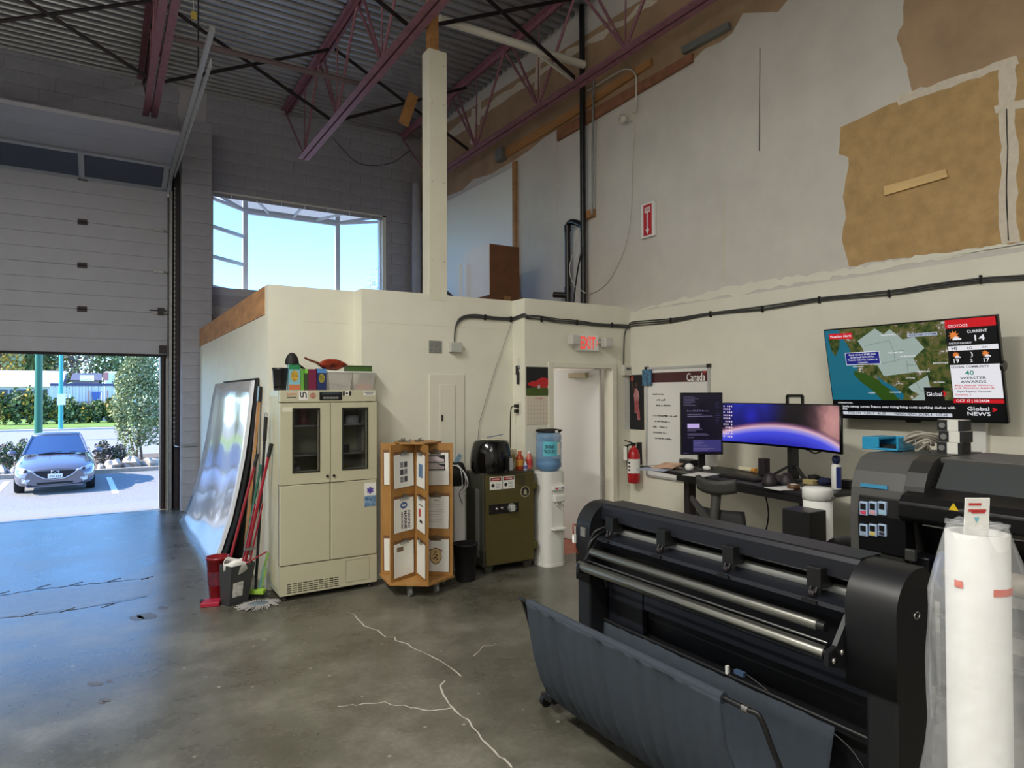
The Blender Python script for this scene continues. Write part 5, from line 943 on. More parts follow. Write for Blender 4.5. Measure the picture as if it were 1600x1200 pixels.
# cloth basket
m_cloth = M('basket_cloth', (52, 60, 70), .85, var=.1, vs_=20, bump=.1, bs=300)
bk_ = thing('media_basket', 'slate blue cloth catch basket on wire frame before the plotter', 'basket', (2.1, 2.2, .05))
def fold(y, s_): return .014*s_*(1-s_*.6)*math.sin(y*34+3*math.sin(y*9))+.008*s_*math.sin(y*71)
pf = [(1.872,.672),(1.877,.655),(1.885,.60),(1.90,.50),(1.925,.38),(1.965,.26),(2.03,.15),(2.11,.075),(2.20,.055),(2.28,.08),(2.335,.18),(2.36,.30),(2.375,.42),(2.382,.50)]
rows = []
for i, (x, z) in enumerate(pf):
    s_ = min(1, i/4); e_ = i/(len(pf)-1); y0, y1 = 2.86+.02*e_, 1.60-.12*e_*(1 if i > 3 else .3)
    rows.append([Vector((x-fold(y0+(y1-y0)*q, s_ if i < 9 else .3), y0+(y1-y0)*q, z)) for q in [k/70 for k in range(71)]])
B().grid(rows).build('cloth', m_cloth, bk_, solid=.003)
B().cyl((1.892,2.862,.672), (1.892,1.598,.672), .021, n=16).build('hem_sleeve', m_cloth, bk_)
B().tube(smooth([(2.13,3.03,.09),(2.06,3.0,.22),(1.97,2.965,.5),(1.91,2.95,.655),(1.89,2.94,.675),(1.892,2.86,.673)])+[Vector((1.892,1.55,.673))]+smooth([(1.892,1.48,.673),(1.90,1.45,.66),(1.935,1.41,.52),(2.02,1.35,.28),(2.12,1.28,.10)])[0:], .010, 10).build('front_wire', m_black, bk_)
B().cyl((1.892,1.515,.673), (1.892,1.49,.673), .014).build('wire_joint', m_steel, bk_); B().cyl((2.385,2.90,.50), (2.385,1.31,.495), .011).build('rear_wire', m_black, bk_)
# wrapped roll
rc = Vector((1.42, .592, 0)); t = thing('wrapped_roll', 'tall white media roll in a clear plastic bag with a card on top', 'media roll', rc)
B().lathe([(.052,0),(.052,1.50),(.040,1.50),(.038,1.40)], rc, 32).build('roll', M('roll_white', (206, 206, 204), .55), t); bm = M('bag_plastic', (236, 238, 242), .12, alpha=.2, spec=1.0, bump=1.0, bs=26)
rows = []
for i in range(36):
    z = 1.515-i*.0425; k_ = min(1, i/3); rr_ = .045+.03*k_+.022*min(1, i/12); rows.append([rc+Vector(((rr_*(1+.22*mnoise.noise(Vector((math.cos(a_)*2, math.sin(a_)*2, z*5)))+.12*mnoise.noise(Vector((math.cos(a_)*6, math.sin(a_)*6, z*13))))+(.028 if math.cos(a_+.6) > .2 else 0)*k_*math.cos(a_+.6))*math.cos(a_), (rr_*(1+.22*mnoise.noise(Vector((math.cos(a_)*2, math.sin(a_)*2, z*5)))))*math.sin(a_), z)) for a_ in [q*math.pi/24 for q in range(49)]])
B().grid(rows).build('bag', bm, t); rows = [[rc+Vector(((.02+.016*i)*math.cos(a_), (.02+.016*i)*math.sin(a_), 1.516+.012*mnoise.noise(Vector((math.cos(a_)*4, math.sin(a_)*4, i))) )) for a_ in [q*math.pi/16 for q in range(33)]] for i in range(3)]; B().grid(rows).build('bag_top', bm, t)
cv_ = -F.copy(); cv_.z = 0; cv_.normalize(); a0 = math.atan2(cv_.y, cv_.x)
for z, d0, d1 in ((1.392, -.15, .95), (1.40, -1.35, -1.05)): B().grid([[rc+Vector((.0535*math.cos(a0+d0+(d1-d0)*k/10), .0535*math.sin(a0+d0+(d1-d0)*k/10), zz)) for k in range(11)] for zz in (z, z+.013)]).build('orange_tape', M('tape_orange', (226, 84, 46), .5), t)
cd = rc+Vector((.0,0,1.527)); cdr = B().obox(cd, RT*.024, cv_*.001, Vector((0,0,.038))-RT*-.002).build('price_card', m_white, t, bevel=.004); b = B()
for k, (x, z, w_) in enumerate(((-.004,.026,.012), (.0,.014,.017), (.002,.011,.013))): b.obox(cd+cv_*.0022+RT*x+Vector((0,0,z)), RT*w_, cv_*.0002, Vector((0,0,.0022)))
b.build('red_marks', M('marker_red', (196, 60, 60), .6), cdr); B().poly([cd+cv_*.0024+RT*x+Vector((0,0,z)) for x, z in ((-.006,.001),(.004,.001),(-.001,-.009))]).build('blue_mark', M('marker_blue', (120, 190, 206), .6), cdr)

# =====================================================================================
#  LARGE PRINTER
# =====================================================================================
m_pg = M('printer_grey', (84, 84, 82), .45); m_pb = M('printer_black', (20, 20, 22), .32)
t = thing('large_printer', 'wide grey and black large format printer by the right wall', 'printer', (3.9, .9, 0)); y0 = -1.2
endp = [(3.62,.80),(3.545,.90),(3.54,1.10),(3.555,1.24),(3.59,1.33),(3.65,1.395),(3.73,1.42),(4.20,1.42),(4.28,1.36),(4.28,.80)]
ep = B().prism(endp, 1.82, 2.10, 'y').build('end_housing', m_pg, t, bevel=.012); B().prism([(3.632,.83),(3.537,.905),(3.532,1.10),(3.545,1.20),(3.60,1.20),(3.65,.83)], 1.80, 2.05, 'y').build('ink_bay', m_pb, t, bevel=.006)
B().prism([(3.545,1.20),(3.565,1.275),(3.60,1.345),(3.66,1.40),(3.73,1.425),(4.2,1.425),(4.2,1.2)], 1.72, 1.82, 'y').build('housing_shoulder', M('printer_dark', (52, 52, 52), .4), t)
B().box(3.5475, 3.553, 1.90, 2.045, 1.245, 1.265).build('blue_badge', M('badge_blue', (70, 150, 190), .4), ep)
for r_, (v0, v1) in enumerate(((783, 806), (818, 839))):
    for k in range(3):
        u0 = 1343+k*14.5; a = P(u0, v0, X=3.525); c = P(u0+12.5, v1, X=3.525); cr_ = B().box(3.522, 3.545, c.y, a.y, c.z, a.z).build('ink_cartridge', M('cartridge_blue', (176, 198, 230), .4), t, bevel=.004)
        h = a.z-c.z; B().box(3.5195, 3.5225, c.y+.007, a.y-.007, c.z+h*.42, a.z-h*.13).build('cartridge_window', m_black, cr_); B().box(3.5195, 3.5225, c.y+.007, a.y-.007, c.z+h*.1, c.z+h*.34).build('colour_band', M('ink%d%d' % (r_, k), ((214,70,96),(226,160,170),(160,200,220),(150,170,190),(216,190,80),(60,60,70))[r_*3+k], .4), cr_)
B().prism([(3.73,1.42),(3.735,1.395),(3.78,1.34),(4.25,1.34),(4.25,1.42)], y0, 1.72, 'y').build('top_cover', m_pg, t, bevel=.006); B().prism([(3.735,1.398),(3.63,1.268),(3.66,1.262),(3.76,1.38)], y0, 1.70, 'y').build('viewing_window', M('smoked_window', (70, 74, 76), .08, spec=.8), t)
B().prism([(3.64,1.272),(3.50,1.235),(3.465,1.20),(3.465,1.125),(3.50,1.10),(3.70,1.09),(3.9,1.09),(3.9,1.3),(3.66,1.27)], y0, 1.80, 'y').build('front_lid', m_pb, t, bevel=.008)
B().box(3.50, 3.53, y0, 1.70, 1.094, 1.10).build('lid_trim', m_grey, t); B().prism([(3.66,1.09),(4.25,1.34),(4.25,.78),(3.80,.78)], y0, 1.80, 'y').build('rear_body', m_pb, t)
a = P(1490, 793, X=3.464); B().poly([(3.4635,a.y+.022,a.z-.014),(3.4635,a.y-.022,a.z-.014),(3.4635,a.y,a.z+.022)]).build('warning_triangle', M('warn_yellow', (222, 190, 30), .5), t)
B().cyl((3.62,1.66,.86), (3.62,y0,.86), .055, n=24).build('media_roll', M('media_tan', (150, 138, 120), .5), t); B().lathe([(.02,0),(.10,0),(.10,.025),(.055,.04)], (3.62,1.64,.86), 24, axis='y').build('blue_hub', M('hub_blue', (70, 92, 140), .4), t)
B().box(3.56, 3.68, 1.70, 1.80, .79, .92).build('spindle_support', m_pb, t, bevel=.01); B().box(3.6, 4.1, 1.62, 1.72, .70, .80).build('stand_beam', m_pb, t); B().box(3.50, 3.53, 1.74, 1.79, .90, .96).build('lever', M('lever_grey', (60,60,60), .4), t, bevel=.006)
for y in (1.74, -1.0): lg = B().box(3.85, 3.95, y-.05, y+.05, .1, .80).build('stand_leg', m_pb, t, bevel=.006); B().box(3.55, 4.25, y-.04, y+.04, .06, .12).build('stand_foot', m_pb, lg, bevel=.006); [B().cyl((x,y-.015,.033), (x,y+.015,.033), .033).build('caster', m_black, lg) for x in (3.6, 4.2)]
B().cyl((3.9,1.74,.35), (3.9,-1.0,.35), .02).build('stretcher', m_pb, t); B().prism([(3.60,.62),(3.62,.64),(3.80,.70),(3.80,.66)], y0, 1.68, 'y').build('media_tray', m_dark, t)
pz = 1.425; q = lambda u, x: P(u, 700, X=x).y
t = thing('blue_tray', 'bright blue plastic tray on the printer top', 'tray', (3.95, q(1387,3.95), pz)); ya_, yb_ = q(1415,3.95), q(1360,3.95); b = B(); b.box(3.86, 4.06, ya_, yb_, pz, pz+.012); b.box(3.86, 3.87, yb_-.10, yb_, pz+.012, pz+.075); b.box(4.05, 4.06, ya_, yb_, pz+.012, pz+.075); b.box(3.87, 4.05, yb_-.012, yb_, pz+.012, pz+.075); b.box(3.87, 4.05, ya_, ya_+.012, pz+.012, pz+.075); b.box(3.87,4.05,yb_-.10,yb_-.012,pz+.06,pz+.075); b.build('tray', M('tray_blue', (40, 150, 196), .35), t, bevel=.003); B().box(3.90, 4.0, ya_+.03, ya_+.15, pz+.012, pz+.03).build('black_tool', m_black, t)
t = thing('cable_coil', 'tangle of pale grey cable on the printer top', 'cable', (3.95, q(1442,3.95), pz)); cy_ = q(1442,3.95)
for k in range(7): B().tube([(3.95+(.03+.009*k)*math.cos(a_)*.9, cy_+(.035+.007*k)*math.sin(a_+k), pz+.02+.012*k+.018*math.sin(2*a_+k)) for a_ in [i*math.pi/8 for i in range(16)]], .007, 6, closed=True).build('cable_loop', M('cable_pale', (172, 168, 156), .5), t)
for k in range(3):
    y0_, y1_ = q(1505,3.95), q(1466,3.95); z = pz+k*.062; t = thing('ink_carton', ('bottom black and white ink carton of the stack on the printer', 'middle black and white ink carton of the stack on the printer', 'top black and white ink carton of the stack on the printer')[k], 'box', (4.0, (y0_+y1_)/2, z), 0, 'ink cartons on the printer'); j = (.006, -.004, .003)[k]
    B().box(3.95, 4.05, y0_+j, y1_+j, z, z+.0615).build('carton', m_paper, t, bevel=.002); B().box(3.949, 4.051, y1_+j-.05, y1_+j+.0005, z+.001, z+.061).build('dark_end', m_ink, t); B().box(3.949, 4.051, y0_+j-.0005, y0_+j+.02, z+.001, z+.061).build('dark_end', m_ink, t); B().lathe([(.016,-.0016),(.016,0)], (3.949, y1_+j-.024, z+.031), 12, axis='x').build('print_dot', m_grey, t)

# =====================================================================================
#  SIT-STAND DESK AND WHAT IS ON IT
# =====================================================================================
DA = Vector((4.453, 4.759, 0)); DB = Vector((4.185, 2.73, 0)); dax = (DB-DA); DL = dax.length; dang = math.atan2(dax.y, dax.x); DZT = 1.05
t = thing('standing_desk', 'raised black sit stand desk along the right wall', 'desk', DA, dang)   # local x runs along the front edge, +y towards the wall
kw = dict(world=False); DD = .66
B().box(0, DL, 0, DD, DZT-.03, DZT).build('desktop', M('desk_black', (26,26,28), .4), t, bevel=.004, **kw); B().box(.55, DL, .0, .03, DZT-.075, DZT-.03).build('front_apron', m_black, t, **kw)
for x in (.42, DL-.30): lg = B().box(x-.05, x+.05, .20, .32, .06, .60).build('desk_leg', m_black, t, bevel=.004, **kw); B().box(x-.035, x+.035, .22, .30, .60, DZT-.03).build('inner_tube', m_dark, lg, **kw); B().box(x-.04, x+.04, .02, .56, 0, .06).build('desk_foot', m_black, lg, bevel=.006, **kw)
B().box(.42, DL-.3, .30, .34, DZT-.09, DZT-.03).build('cross_beam', m_black, t, **kw); B().box(.9, 1.02, -.006, .002, DZT-.06, DZT-.045).build('control_pad', m_dark, t, **kw)
for xs in ((.75,.98),(1.38,1.36)): B().tube(smooth([(xs[0],.2,DZT-.05),(xs[0]+.05,.2,.8),(xs[1],.22,.5),(xs[1]+.1,.25,.2)]), .006, 6).build('hanging_cord', m_black, t, **kw)
dq = lambda u, v: P(u, v, Z=DZT)
# monitors
m_scr1 = M('screen_dark', (28, 24, 44), .25, emit=.55); m_bez = M('bezel', (10,10,11), .3)
C1 = P(1097, 662, X=4.72); r1 = (RT*math.cos(R(4))+Vector((F.x,F.y,0))*math.sin(R(4))).normalized(); r1.z = 0; r1.normalize(); n1 = Vector((r1.y, -r1.x, 0)); k1 = (C1-ORG).dot(F)/FPX; hw, hh = 33.5*k1, 48.5*k1
t = thing('portrait_monitor', 'upright portrait monitor with dark purple windows on the desk', 'monitor', Vector((C1.x, C1.y, DZT))); B().obox(C1-n1*.018, r1*hw, n1*.016, ZU*hh).build('case', m_bez, t, bevel=.004); S1 = C1-n1*.001
def s1(x0, x1, y0, y1, mat, nm='window_print', dz=0.): B().poly([S1+n1*dz+r1*(-hw+2*hw*x)+ZU*(hh-2*hh*y) for x, y in ((x0,y1),(x1,y1),(x1,y0),(x0,y0))]).build(nm, mat, sc1 if nm != 'screen' else t)
sc1 = B().poly([S1+r1*x*hw*.95+ZU*y*hh*.97 for x, y in ((-1,-1),(1,-1),(1,1),(-1,1))]).build('screen', m_scr1, t); m_l1 = M('screen_line', (120, 112, 150), .3, emit=.8); m_l2 = M('screen_lilac', (190, 170, 226), .3, emit=.9); m_l3 = M('screen_violet', (62, 58, 120), .3, emit=.8)
rnd = random.Random(11)
for k in range(9): s1(.06, rnd.uniform(.2,.45), .06+k*.018, .064+k*.018, m_l1, dz=.001)
for k in range(15): s1(.15+k*.035, .165+k*.035, .29-rnd.uniform(0,.015), .305, m_l1, dz=.001)
s1(.15,.44,.50,.57, m_l2, dz=.001)
for y, w_ in ((.345,.5),(.375,.75),(.385,.55),(.585,.5),(.61,.35),(.66,.6),(.68,.65),(.72,.3)): s1(.15, w_, y, y+.006, m_l1, dz=.001)
s1(.28,.95,.76,.95, m_l3, dz=.001)
for k in range(7): s1(.30,.45+rnd.uniform(0,.4),.775+k*.024,.781+k*.024, m_l1, dz=.0015)
for k in range(10): s1(.82, .82+rnd.uniform(.04,.12), .16+k*.035, .164+k*.035, m_l3, dz=.001)
for k in range(4): s1(.05+k*.035,.07+k*.035,.965,.975, m_l1, dz=.001)
bs = Vector((C1.x+.06, C1.y+.06, DZT)); B().lathe([(.10,0),(.10,.012),(.03,.02)], bs, 24).build('stand_base', m_black, t); B().bar(bs+ZU*.01, Vector((C1.x, C1.y, C1.z-hh*.2))-n1*.05, .06, .03, n1).build('stand_arm', m_black, t)
L2, R2 = Vector((4.645,3.92,0)), Vector((4.44,2.70,0)); ax2 = R2-L2; W2 = ax2.length; ax2.normalize(); n2 = Vector((ax2.y, -ax2.x, 0)); zt2, zb2 = 1.675, 1.322; mid2 = (L2+R2)/2
t = thing('ultrawide_monitor', 'curved ultrawide monitor showing a blue and pink planet', 'monitor', Vector((mid2.x, mid2.y, DZT)))
def c2(s_, y, off=0.): x = s_*W2-W2/2; return mid2+ax2*x-n2*(.10-.10*(2*s_-1)**2-off)+ZU*(zt2+(zb2-zt2)*y)
def strip2(x0, x1, f0, f1, off, mat, nm, par, n=24, solid=0.): b = B(); b.grid([[c2(x0+(x1-x0)*k/n, (f0(x0+(x1-x0)*k/n) if callable(f0) else f0), off) for k in range(n+1)], [c2(x0+(x1-x0)*k/n, (f1(x0+(x1-x0)*k/n) if callable(f1) else f1), off) for k in range(n+1)]]); return b.build(nm, mat, par, solid=solid)
strip2(0, 1, 0, 1, -.014, m_bez, 'case', t, solid=.022); sc2 = strip2(.006, .994, .02, .95, .002, M('screen_navy', (14, 8, 24), .25, emit=.8), 'screen', t)
def em(n_, c_, e_=1.0): return M(n_, c_, .3, emit=e_)
def planet_mat():
    m = sc2.data.materials[0]; n = m.node_tree.nodes; l = m.node_tree.links; bb = n['Principled BSDF']; geo = n.new('ShaderNodeNewGeometry')
    def layer(pt, d0, d1, stops, prev, noise=0.):
        vd = n.new('ShaderNodeVectorMath'); vd.operation = 'DISTANCE'; vd.inputs[1].default_value = pt; l.new(geo.outputs['Position'], vd.inputs[0]); src = vd.outputs['Value']
        if noise:
            tx = n.new('ShaderNodeTexNoise'); tx.inputs['Scale'].default_value = 14; tx.inputs['Detail'].default_value = 8; l.new(geo.outputs['Position'], tx.inputs['Vector']); ma = n.new('ShaderNodeMath'); ma.operation = 'MULTIPLY_ADD'; ma.inputs[1].default_value = noise; l.new(tx.outputs['Fac'], ma.inputs[0]); l.new(src, ma.inputs[2]); src = ma.outputs[0]
        mr = n.new('ShaderNodeMapRange'); mr.inputs[1].default_value = d0; mr.inputs[2].default_value = d1; l.new(src, mr.inputs[0]); r_ = n.new('ShaderNodeValToRGB'); e = r_.color_ramp.elements
        while len(e) < len(stops): e.new(.5)
        for el, (p_, c_, a_) in zip(e, stops): el.position = p_; el.color = lin(c_)[:3]+(a_,)
        l.new(mr.outputs[0], r_.inputs[0]); mx = n.new('ShaderNodeMix'); mx.data_type = 'RGBA'; l.new(r_.outputs['Alpha'], mx.inputs[0]); l.new(r_.outputs['Color'], mx.inputs[7])
        if prev is None: mx.inputs[6].default_value = lin((12, 6, 20))
        else: l.new(prev, mx.inputs[6])
        return mx.outputs[2]
    c = layer(c2(.22,-.05), 0, .42, [(0,(50,70,236),1),(.45,(30,34,150),.8),(1,(14,8,30),0)], None); c = layer(c2(.23,.30), 0, .16, [(0,(44,40,190),.9),(.6,(24,22,110),.7),(1,(14,8,30),0)], c)
    c = layer(c2(.94,.36), 0, .46, [(0,(226,164,160),1),(.35,(196,140,140),.95),(.62,(96,66,76),.6),(1,(30,14,24),0)], c, .12)
    pc = c2(.45,.60)-ZU*2.1; c = layer(pc, 1.86, 2.17, [(0,(26,24,110),1),(.45,(44,46,190),1),(.70,(76,84,240),1),(.80,(170,160,240),1),(.86,(236,190,206),1),(.93,(150,96,140),.6),(1,(20,10,30),0)], c)
    l.new(c, bb.inputs['Emission Color'])
planet_mat()
b = B()
for i in range(5):
    for j in range(11):
        if rnd.random() < .82: s_, y = .02+i*.0145, .07+j*.075; b.poly([c2(s_, y+.035, .0095), c2(s_+.008, y+.035, .0095), c2(s_+.008, y, .0095), c2(s_, y, .0095)])
b.build('desktop_icons', em('icon_white', (220, 200, 214)), sc2)['kind'] = 'stuff'
bs = mid2+n2*-.19; bs.z = DZT; B().bar(bs+ZU*.012, bs+ZU*.38, .07, .05, ax2).build('stand_column', m_black, t); B().lathe([(.001,.018),(.095,.014),(.10,0)], bs, 24, sy=.8).build('stand_base', m_black, t)
for s_ in (-1, 1): B().bar(bs+n2*.0+ax2*.03*s_+ZU*.12, bs+ax2*.2*s_+n2*.06+ZU*.01, .03, .016).build('stand_foot', m_black, t)
B().tube(smooth([bs+ZU*.3+n2*.05, bs+ZU*.26+ax2*.15, bs+ZU*.24+ax2*.22, bs+ZU*.27+ax2*.3]), .006, 6).build('cable', m_black, t)
# desk clutter
def ontop(u, v): return dq(u, v)
def sheet_of_paper(u, v, a_, w_, h_, mat, label, z=0., name='paper_sheet'): p = ontop(u, v); e = Vector((math.cos(a_), math.sin(a_), 0)); g = Vector((-e.y, e.x, 0)); return tag(B().obox(p+ZU*(.0025+z), e*w_, g*h_, ZU*.002).build(name, mat), label, 'paper')
sheet_of_paper(1022,734,.4,.10,.14, M('flyer_blue', (120, 140, 180), .6, var=.6, vs_=9, col2=(214, 214, 210)), 'blue and white flyer at the far end of the desk'); sheet_of_paper(1040,731,1.0,.10,.14, M('flyer_red', (196, 150, 130), .6, var=.6, vs_=9, col2=(220, 214, 206)), 'pink and cream flyer lying across the blue flyer', .005); sheet_of_paper(1095,742,.2,.14,.10, m_paper, 'plain white sheet on the desk behind the chair'); sheet_of_paper(1228,763,-.2,.13,.08, m_paper, 'plain white sheet near the white canister')
p = ontop(1045,732); tag(B().obox(p+ZU*.03, (.10,.03,.012), (-.03,.09,0), (0,0,.004)).build('magazine', M('magazine_peach', (214, 170, 140), .5, var=.4, vs_=12)), 'bent peach magazine on top of the desk flyers', 'magazine')
p = ontop(1077,736); tag(B().blob(p+ZU*.035, .04,.04,.035, 16, 10).build('white_ball', m_white), 'white ball shaped puck beside the flyers on the desk', 'ball'); p = ontop(1104,735); tag(B().blob(p+ZU*.022, .025,.045,.022, 14, 8).build('computer_mouse', m_white), 'small white mouse beside the portrait monitor', 'mouse')
p = ontop(1082,729)+Vector((0,.045,0)); tag(B().obox(p+ZU*.035, ax2*.09, n2*.05, ZU*.033).build('black_hub', m_black, bevel=.006), 'flat black box behind the white ball on the desk', 'box')
p = ontop(1108,728); tag(B().obox(p+ZU*.07, ax2*.10, n2*.02, ZU*.068).build('white_carton', m_white, bevel=.004), 'white carton behind the portrait monitor stand', 'box')
p = ontop(1160,748); t = thing('keyboard', 'black computer keyboard at the desk front', 'keyboard', p, dang); B().box(-.21,.21,-.065,.065,0,.018).build('case', m_black, t, bevel=.004, **kw); b = B()
for i in range(14):
    for j in range(5): b.box(-.2+i*.0287, -.2+i*.0287+.024, -.055+j*.0225, -.055+j*.0225+.018, .018, .024)
b.build('keys', m_dark, t, **kw)['kind'] = 'stuff'
p = ontop(1167,737); t = thing('glue_tube', 'cream tube with orange cap lying on the desk', 'tube', p); B().tube([p+ZU*.022-ax2*.09, p+ZU*.022+ax2*.07], .02, 12).build('tube', M('tube_cream', (226, 218, 186), .45), t); B().tube([p+ZU*.022+ax2*.07, p+ZU*.022+ax2*.115], .021, 12).build('cap', M('cap_orange', (214, 150, 70), .45), t)
p = ontop(1194,743); tag(B().obox(p+ZU*.075, ax2*.035, n2*.035, ZU*.074).build('desk_speaker', m_dark, bevel=.006), 'small dark box speaker below the ultrawide monitor', 'speaker')
for (u, v), lb in (((1203,757), 'dark cone speaker nearest the desk front'), ((1229,757), 'dark cone speaker next to the tape roll')): p = ontop(u, v); t = thing('cone_speaker', lb, 'speaker', p, 0, 'cone speakers on the desk'); B().lathe([(.058,0),(.06,.02),(.035,.075),(.02,.09),(.001,.092)], p, 22).build('cone', m_dark, t); B().lathe([(.061,.0),(.061,.012)], p, 22).build('base_ring', m_black, t)
p = ontop(1240,764); t = thing('tape_roll', 'brown tape roll on the white sheet', 'tape', p); B().lathe([(.028,0),(.045,0),(.045,.035),(.028,.035),(.028,0)], p, 24).build('tape', M('tape_brown', (90, 64, 40), .3), t); B().lathe([(.024,0),(.028,0),(.028,.036),(.024,.036),(.024,0)], p, 24).build('core', m_cream, t)
p = ontop(1266,757); tag(B().obox(p+ZU*.02, ax2*.05, n2*.03, ZU*.019).build('wood_brush', M('brush_wood', (176, 160, 110), .6), bevel=.005), 'pale wooden brush block behind the white canister', 'brush'); p = ontop(1289,759); tag(B().blob(p+ZU*.03, .06,.05,.03, 14, 8, rough=.5, seed=8).build('navy_cloth', M('cloth_navy', (30, 34, 70), .9)), 'crumpled navy cloth beside the aerosol can', 'cloth')
p = ontop(1272,751); tag(B().blob(p+ZU*.025, .06,.045,.025, 14, 8, rough=.4, seed=4).build('black_glove', m_blackm), 'crumpled black glove on the desk behind the brush', 'glove')
p = ontop(1307,764); t = thing('aerosol_can', 'blue and white air duster can with navy cap', 'can', p); B().lathe([(.032,0),(.034,.005),(.034,.17),(.026,.185)], p, 22).build('can', m_white, t); n_ = Vector((-.8,-.6,0)).normalized(); B().grid([[p+Vector((.0346*math.cos(a_), .0346*math.sin(a_), z)) for a_ in [R(-150)+k*R(150)/10 for k in range(11)]] for z in (.01,.165)]).build('blue_panel', M('can_blue', (34, 50, 120), .35), t); B().lathe([(.018,.185),(.026,.20),(.03,.22),(.022,.245),(.001,.25)], p, 18).build('cap', M('cap_navy', (24, 34, 80), .4), t); B().bar(p+Vector((-.02,-.015,.225)), p+Vector((-.05,-.04,.205)), .016, .02).build('trigger', M('cap_navy', (24,34,80)), t)
p = ontop(1325,762); tag(B().obox(p+ZU*.03, ax2*.04, n2*.03, ZU*.029).build('small_black_box', m_black, bevel=.004), 'small black box at the printer end of the desk', 'box')
p = P(1240, 625, X=XR-.03); t = thing('wall_bracket', 'open black square bracket on the wall above the ultrawide monitor', 'bracket', p)
for a_, e in (((-.075,.04),(.075,.04)), ((-.075,-.06),(-.075,.04)), ((.075,-.06),(.075,.04)), ((-.075,-.06),(.075,-.06))): B().bar(p+Vector((.018,a_[0],a_[1])), p+Vector((.018,e[0],e[1])), .02, .02, (1,0,0)).build('bracket_bar', m_black, t)
# floor things by the desk
p = Vector((3.98, 2.58, 0)); t = thing('white_canister', 'tall white cylindrical canister standing before the desk', 'canister', p); B().lathe([(.086,0),(.090,.01),(.090,1.06),(.090,1.06)], p, 32).build('body', m_white, t); B().lathe([(.08,1.06),(.094,1.065),(.094,1.125),(.088,1.14),(.001,1.145)], p, 32).build('lid', m_white, t); B().box(p.x-.02, p.x+.03, p.y-.105, p.y-.085, 1.075, 1.09).build('lid_catch', m_grey, t)
t = thing('computer_tower', 'slim black computer tower standing beside the white canister', 'computer', (3.78, 2.68, 0)); tya, tyb = P(1266, 820, X=3.7).y, P(1222, 820, X=3.7).y; ct_ = B().box(3.7, 3.87, tya, tyb, .02, P(1240, 797, X=3.7).z).build('case', m_black, t, bevel=.006); [B().box(3.696, 3.7, tya+.015+.03*k, tya+.03+.03*k, .1, .82).build('grille_slat', m_dark, ct_) for k in range(5)]
for x in (3.73, 3.84): B().box(x-.02, x+.02, tya+.01, tyb-.01, 0, .02).build('foot', m_black, t)
p = P(1325, 870, X=3.78); p.z = 0; t = thing('swing_bin', 'black dome lid bin with chrome ring beside the printer', 'bin', p); h = P(1325,838,X=3.78).z; B().lathe([(.11,0),(.125,.02),(.145,h-.14),(.148,h-.12)], p, 28).build('bin_body', m_black, t); B().lathe([(.15,h-.12)]+[(.148*math.cos(k*math.pi/16), h-.12+.12*math.sin(k*math.pi/16)) for k in range(1,9)], p, 28).build('dome_lid', m_pb, t); B().tube([p+Vector((.149*math.cos(a_), .149*math.sin(a_), h-.118)) for a_ in [k*math.pi/14 for k in range(28)]], .004, 6, closed=True).build('chrome_ring', m_steel, t)
# office chair
p = P(1118, 760, X=3.92); cz_ = Vector((p.x, p.y, 0)); ca = R(8); t = thing('office_chair', 'dark grey high office chair with headrest pushed to the desk', 'chair', cz_, ca); m_ch = M('chair_grey', (58, 58, 54), .6); zt_ = p.z
b = B(); b.grid([[Vector((-.02+.05*q*q-.02*s_, .165*q, zt_-.055+.10*s_+.025*q*q)) for q in [k/8-1 for k in range(17)]] for s_ in (0,.33,.66,1)]); b.build('headrest', m_ch, t, solid=.035, **kw)
B().tube(smooth([(.02,0,zt_-.02),(.0,0,zt_-.12),(-.02,0,zt_-.3),(.02,0,.5),(.15,0,.46)]), .036, 12).build('back_post', m_ch, t, **kw)
b = B(); b.grid([[Vector((.03+.05*q*q-.03*math.sin(s_*3.14), .225*q*(.72+.28*math.sin(.5+s_*2.2)), .52+.36*s_)) for q in [k/6-1 for k in range(13)]] for s_ in [k/8 for k in range(9)]]); b.build('backrest', m_blackm, t, solid=.03, **kw)
B().box(.06, .52, -.24, .24, .46, .53).build('seat', m_blackm, t, bevel=.03, **kw)
for s_ in (-1, 1): ar = B().bar((.14,s_*.27,.48), (.12,s_*.29,.64), .05, .04).build('arm_post', m_ch, t, **kw); B().box(.02, .34, s_*.29-.045, s_*.29+.045, .64, .67).build('arm_pad', m_ch, ar, bevel=.01, **kw); B().prism([(.03,zt_-.24),(.20,zt_-.09),(.21,zt_-.12),(.06,zt_-.30)], -.03, .0, 'x').build('shoulder_wing', m_ch, t, **kw) if s_ > 0 else None
B().cyl((.28,0,.1), (.28,0,.47), .028).build('gas_lift', m_black, t, **kw)
for k in range(5): a_ = k*2*math.pi/5+.3; e = Vector((.28+.3*math.cos(a_), .3*math.sin(a_), .07)); sp = B().bar((.28,0,.10), e, .05, .03).build('base_spoke', m_black, t, **kw); B().cyl(e+Vector((-.02,0,-.04)), e+Vector((.02,0,-.04)), .03).build('caster', m_black, sp, **kw)

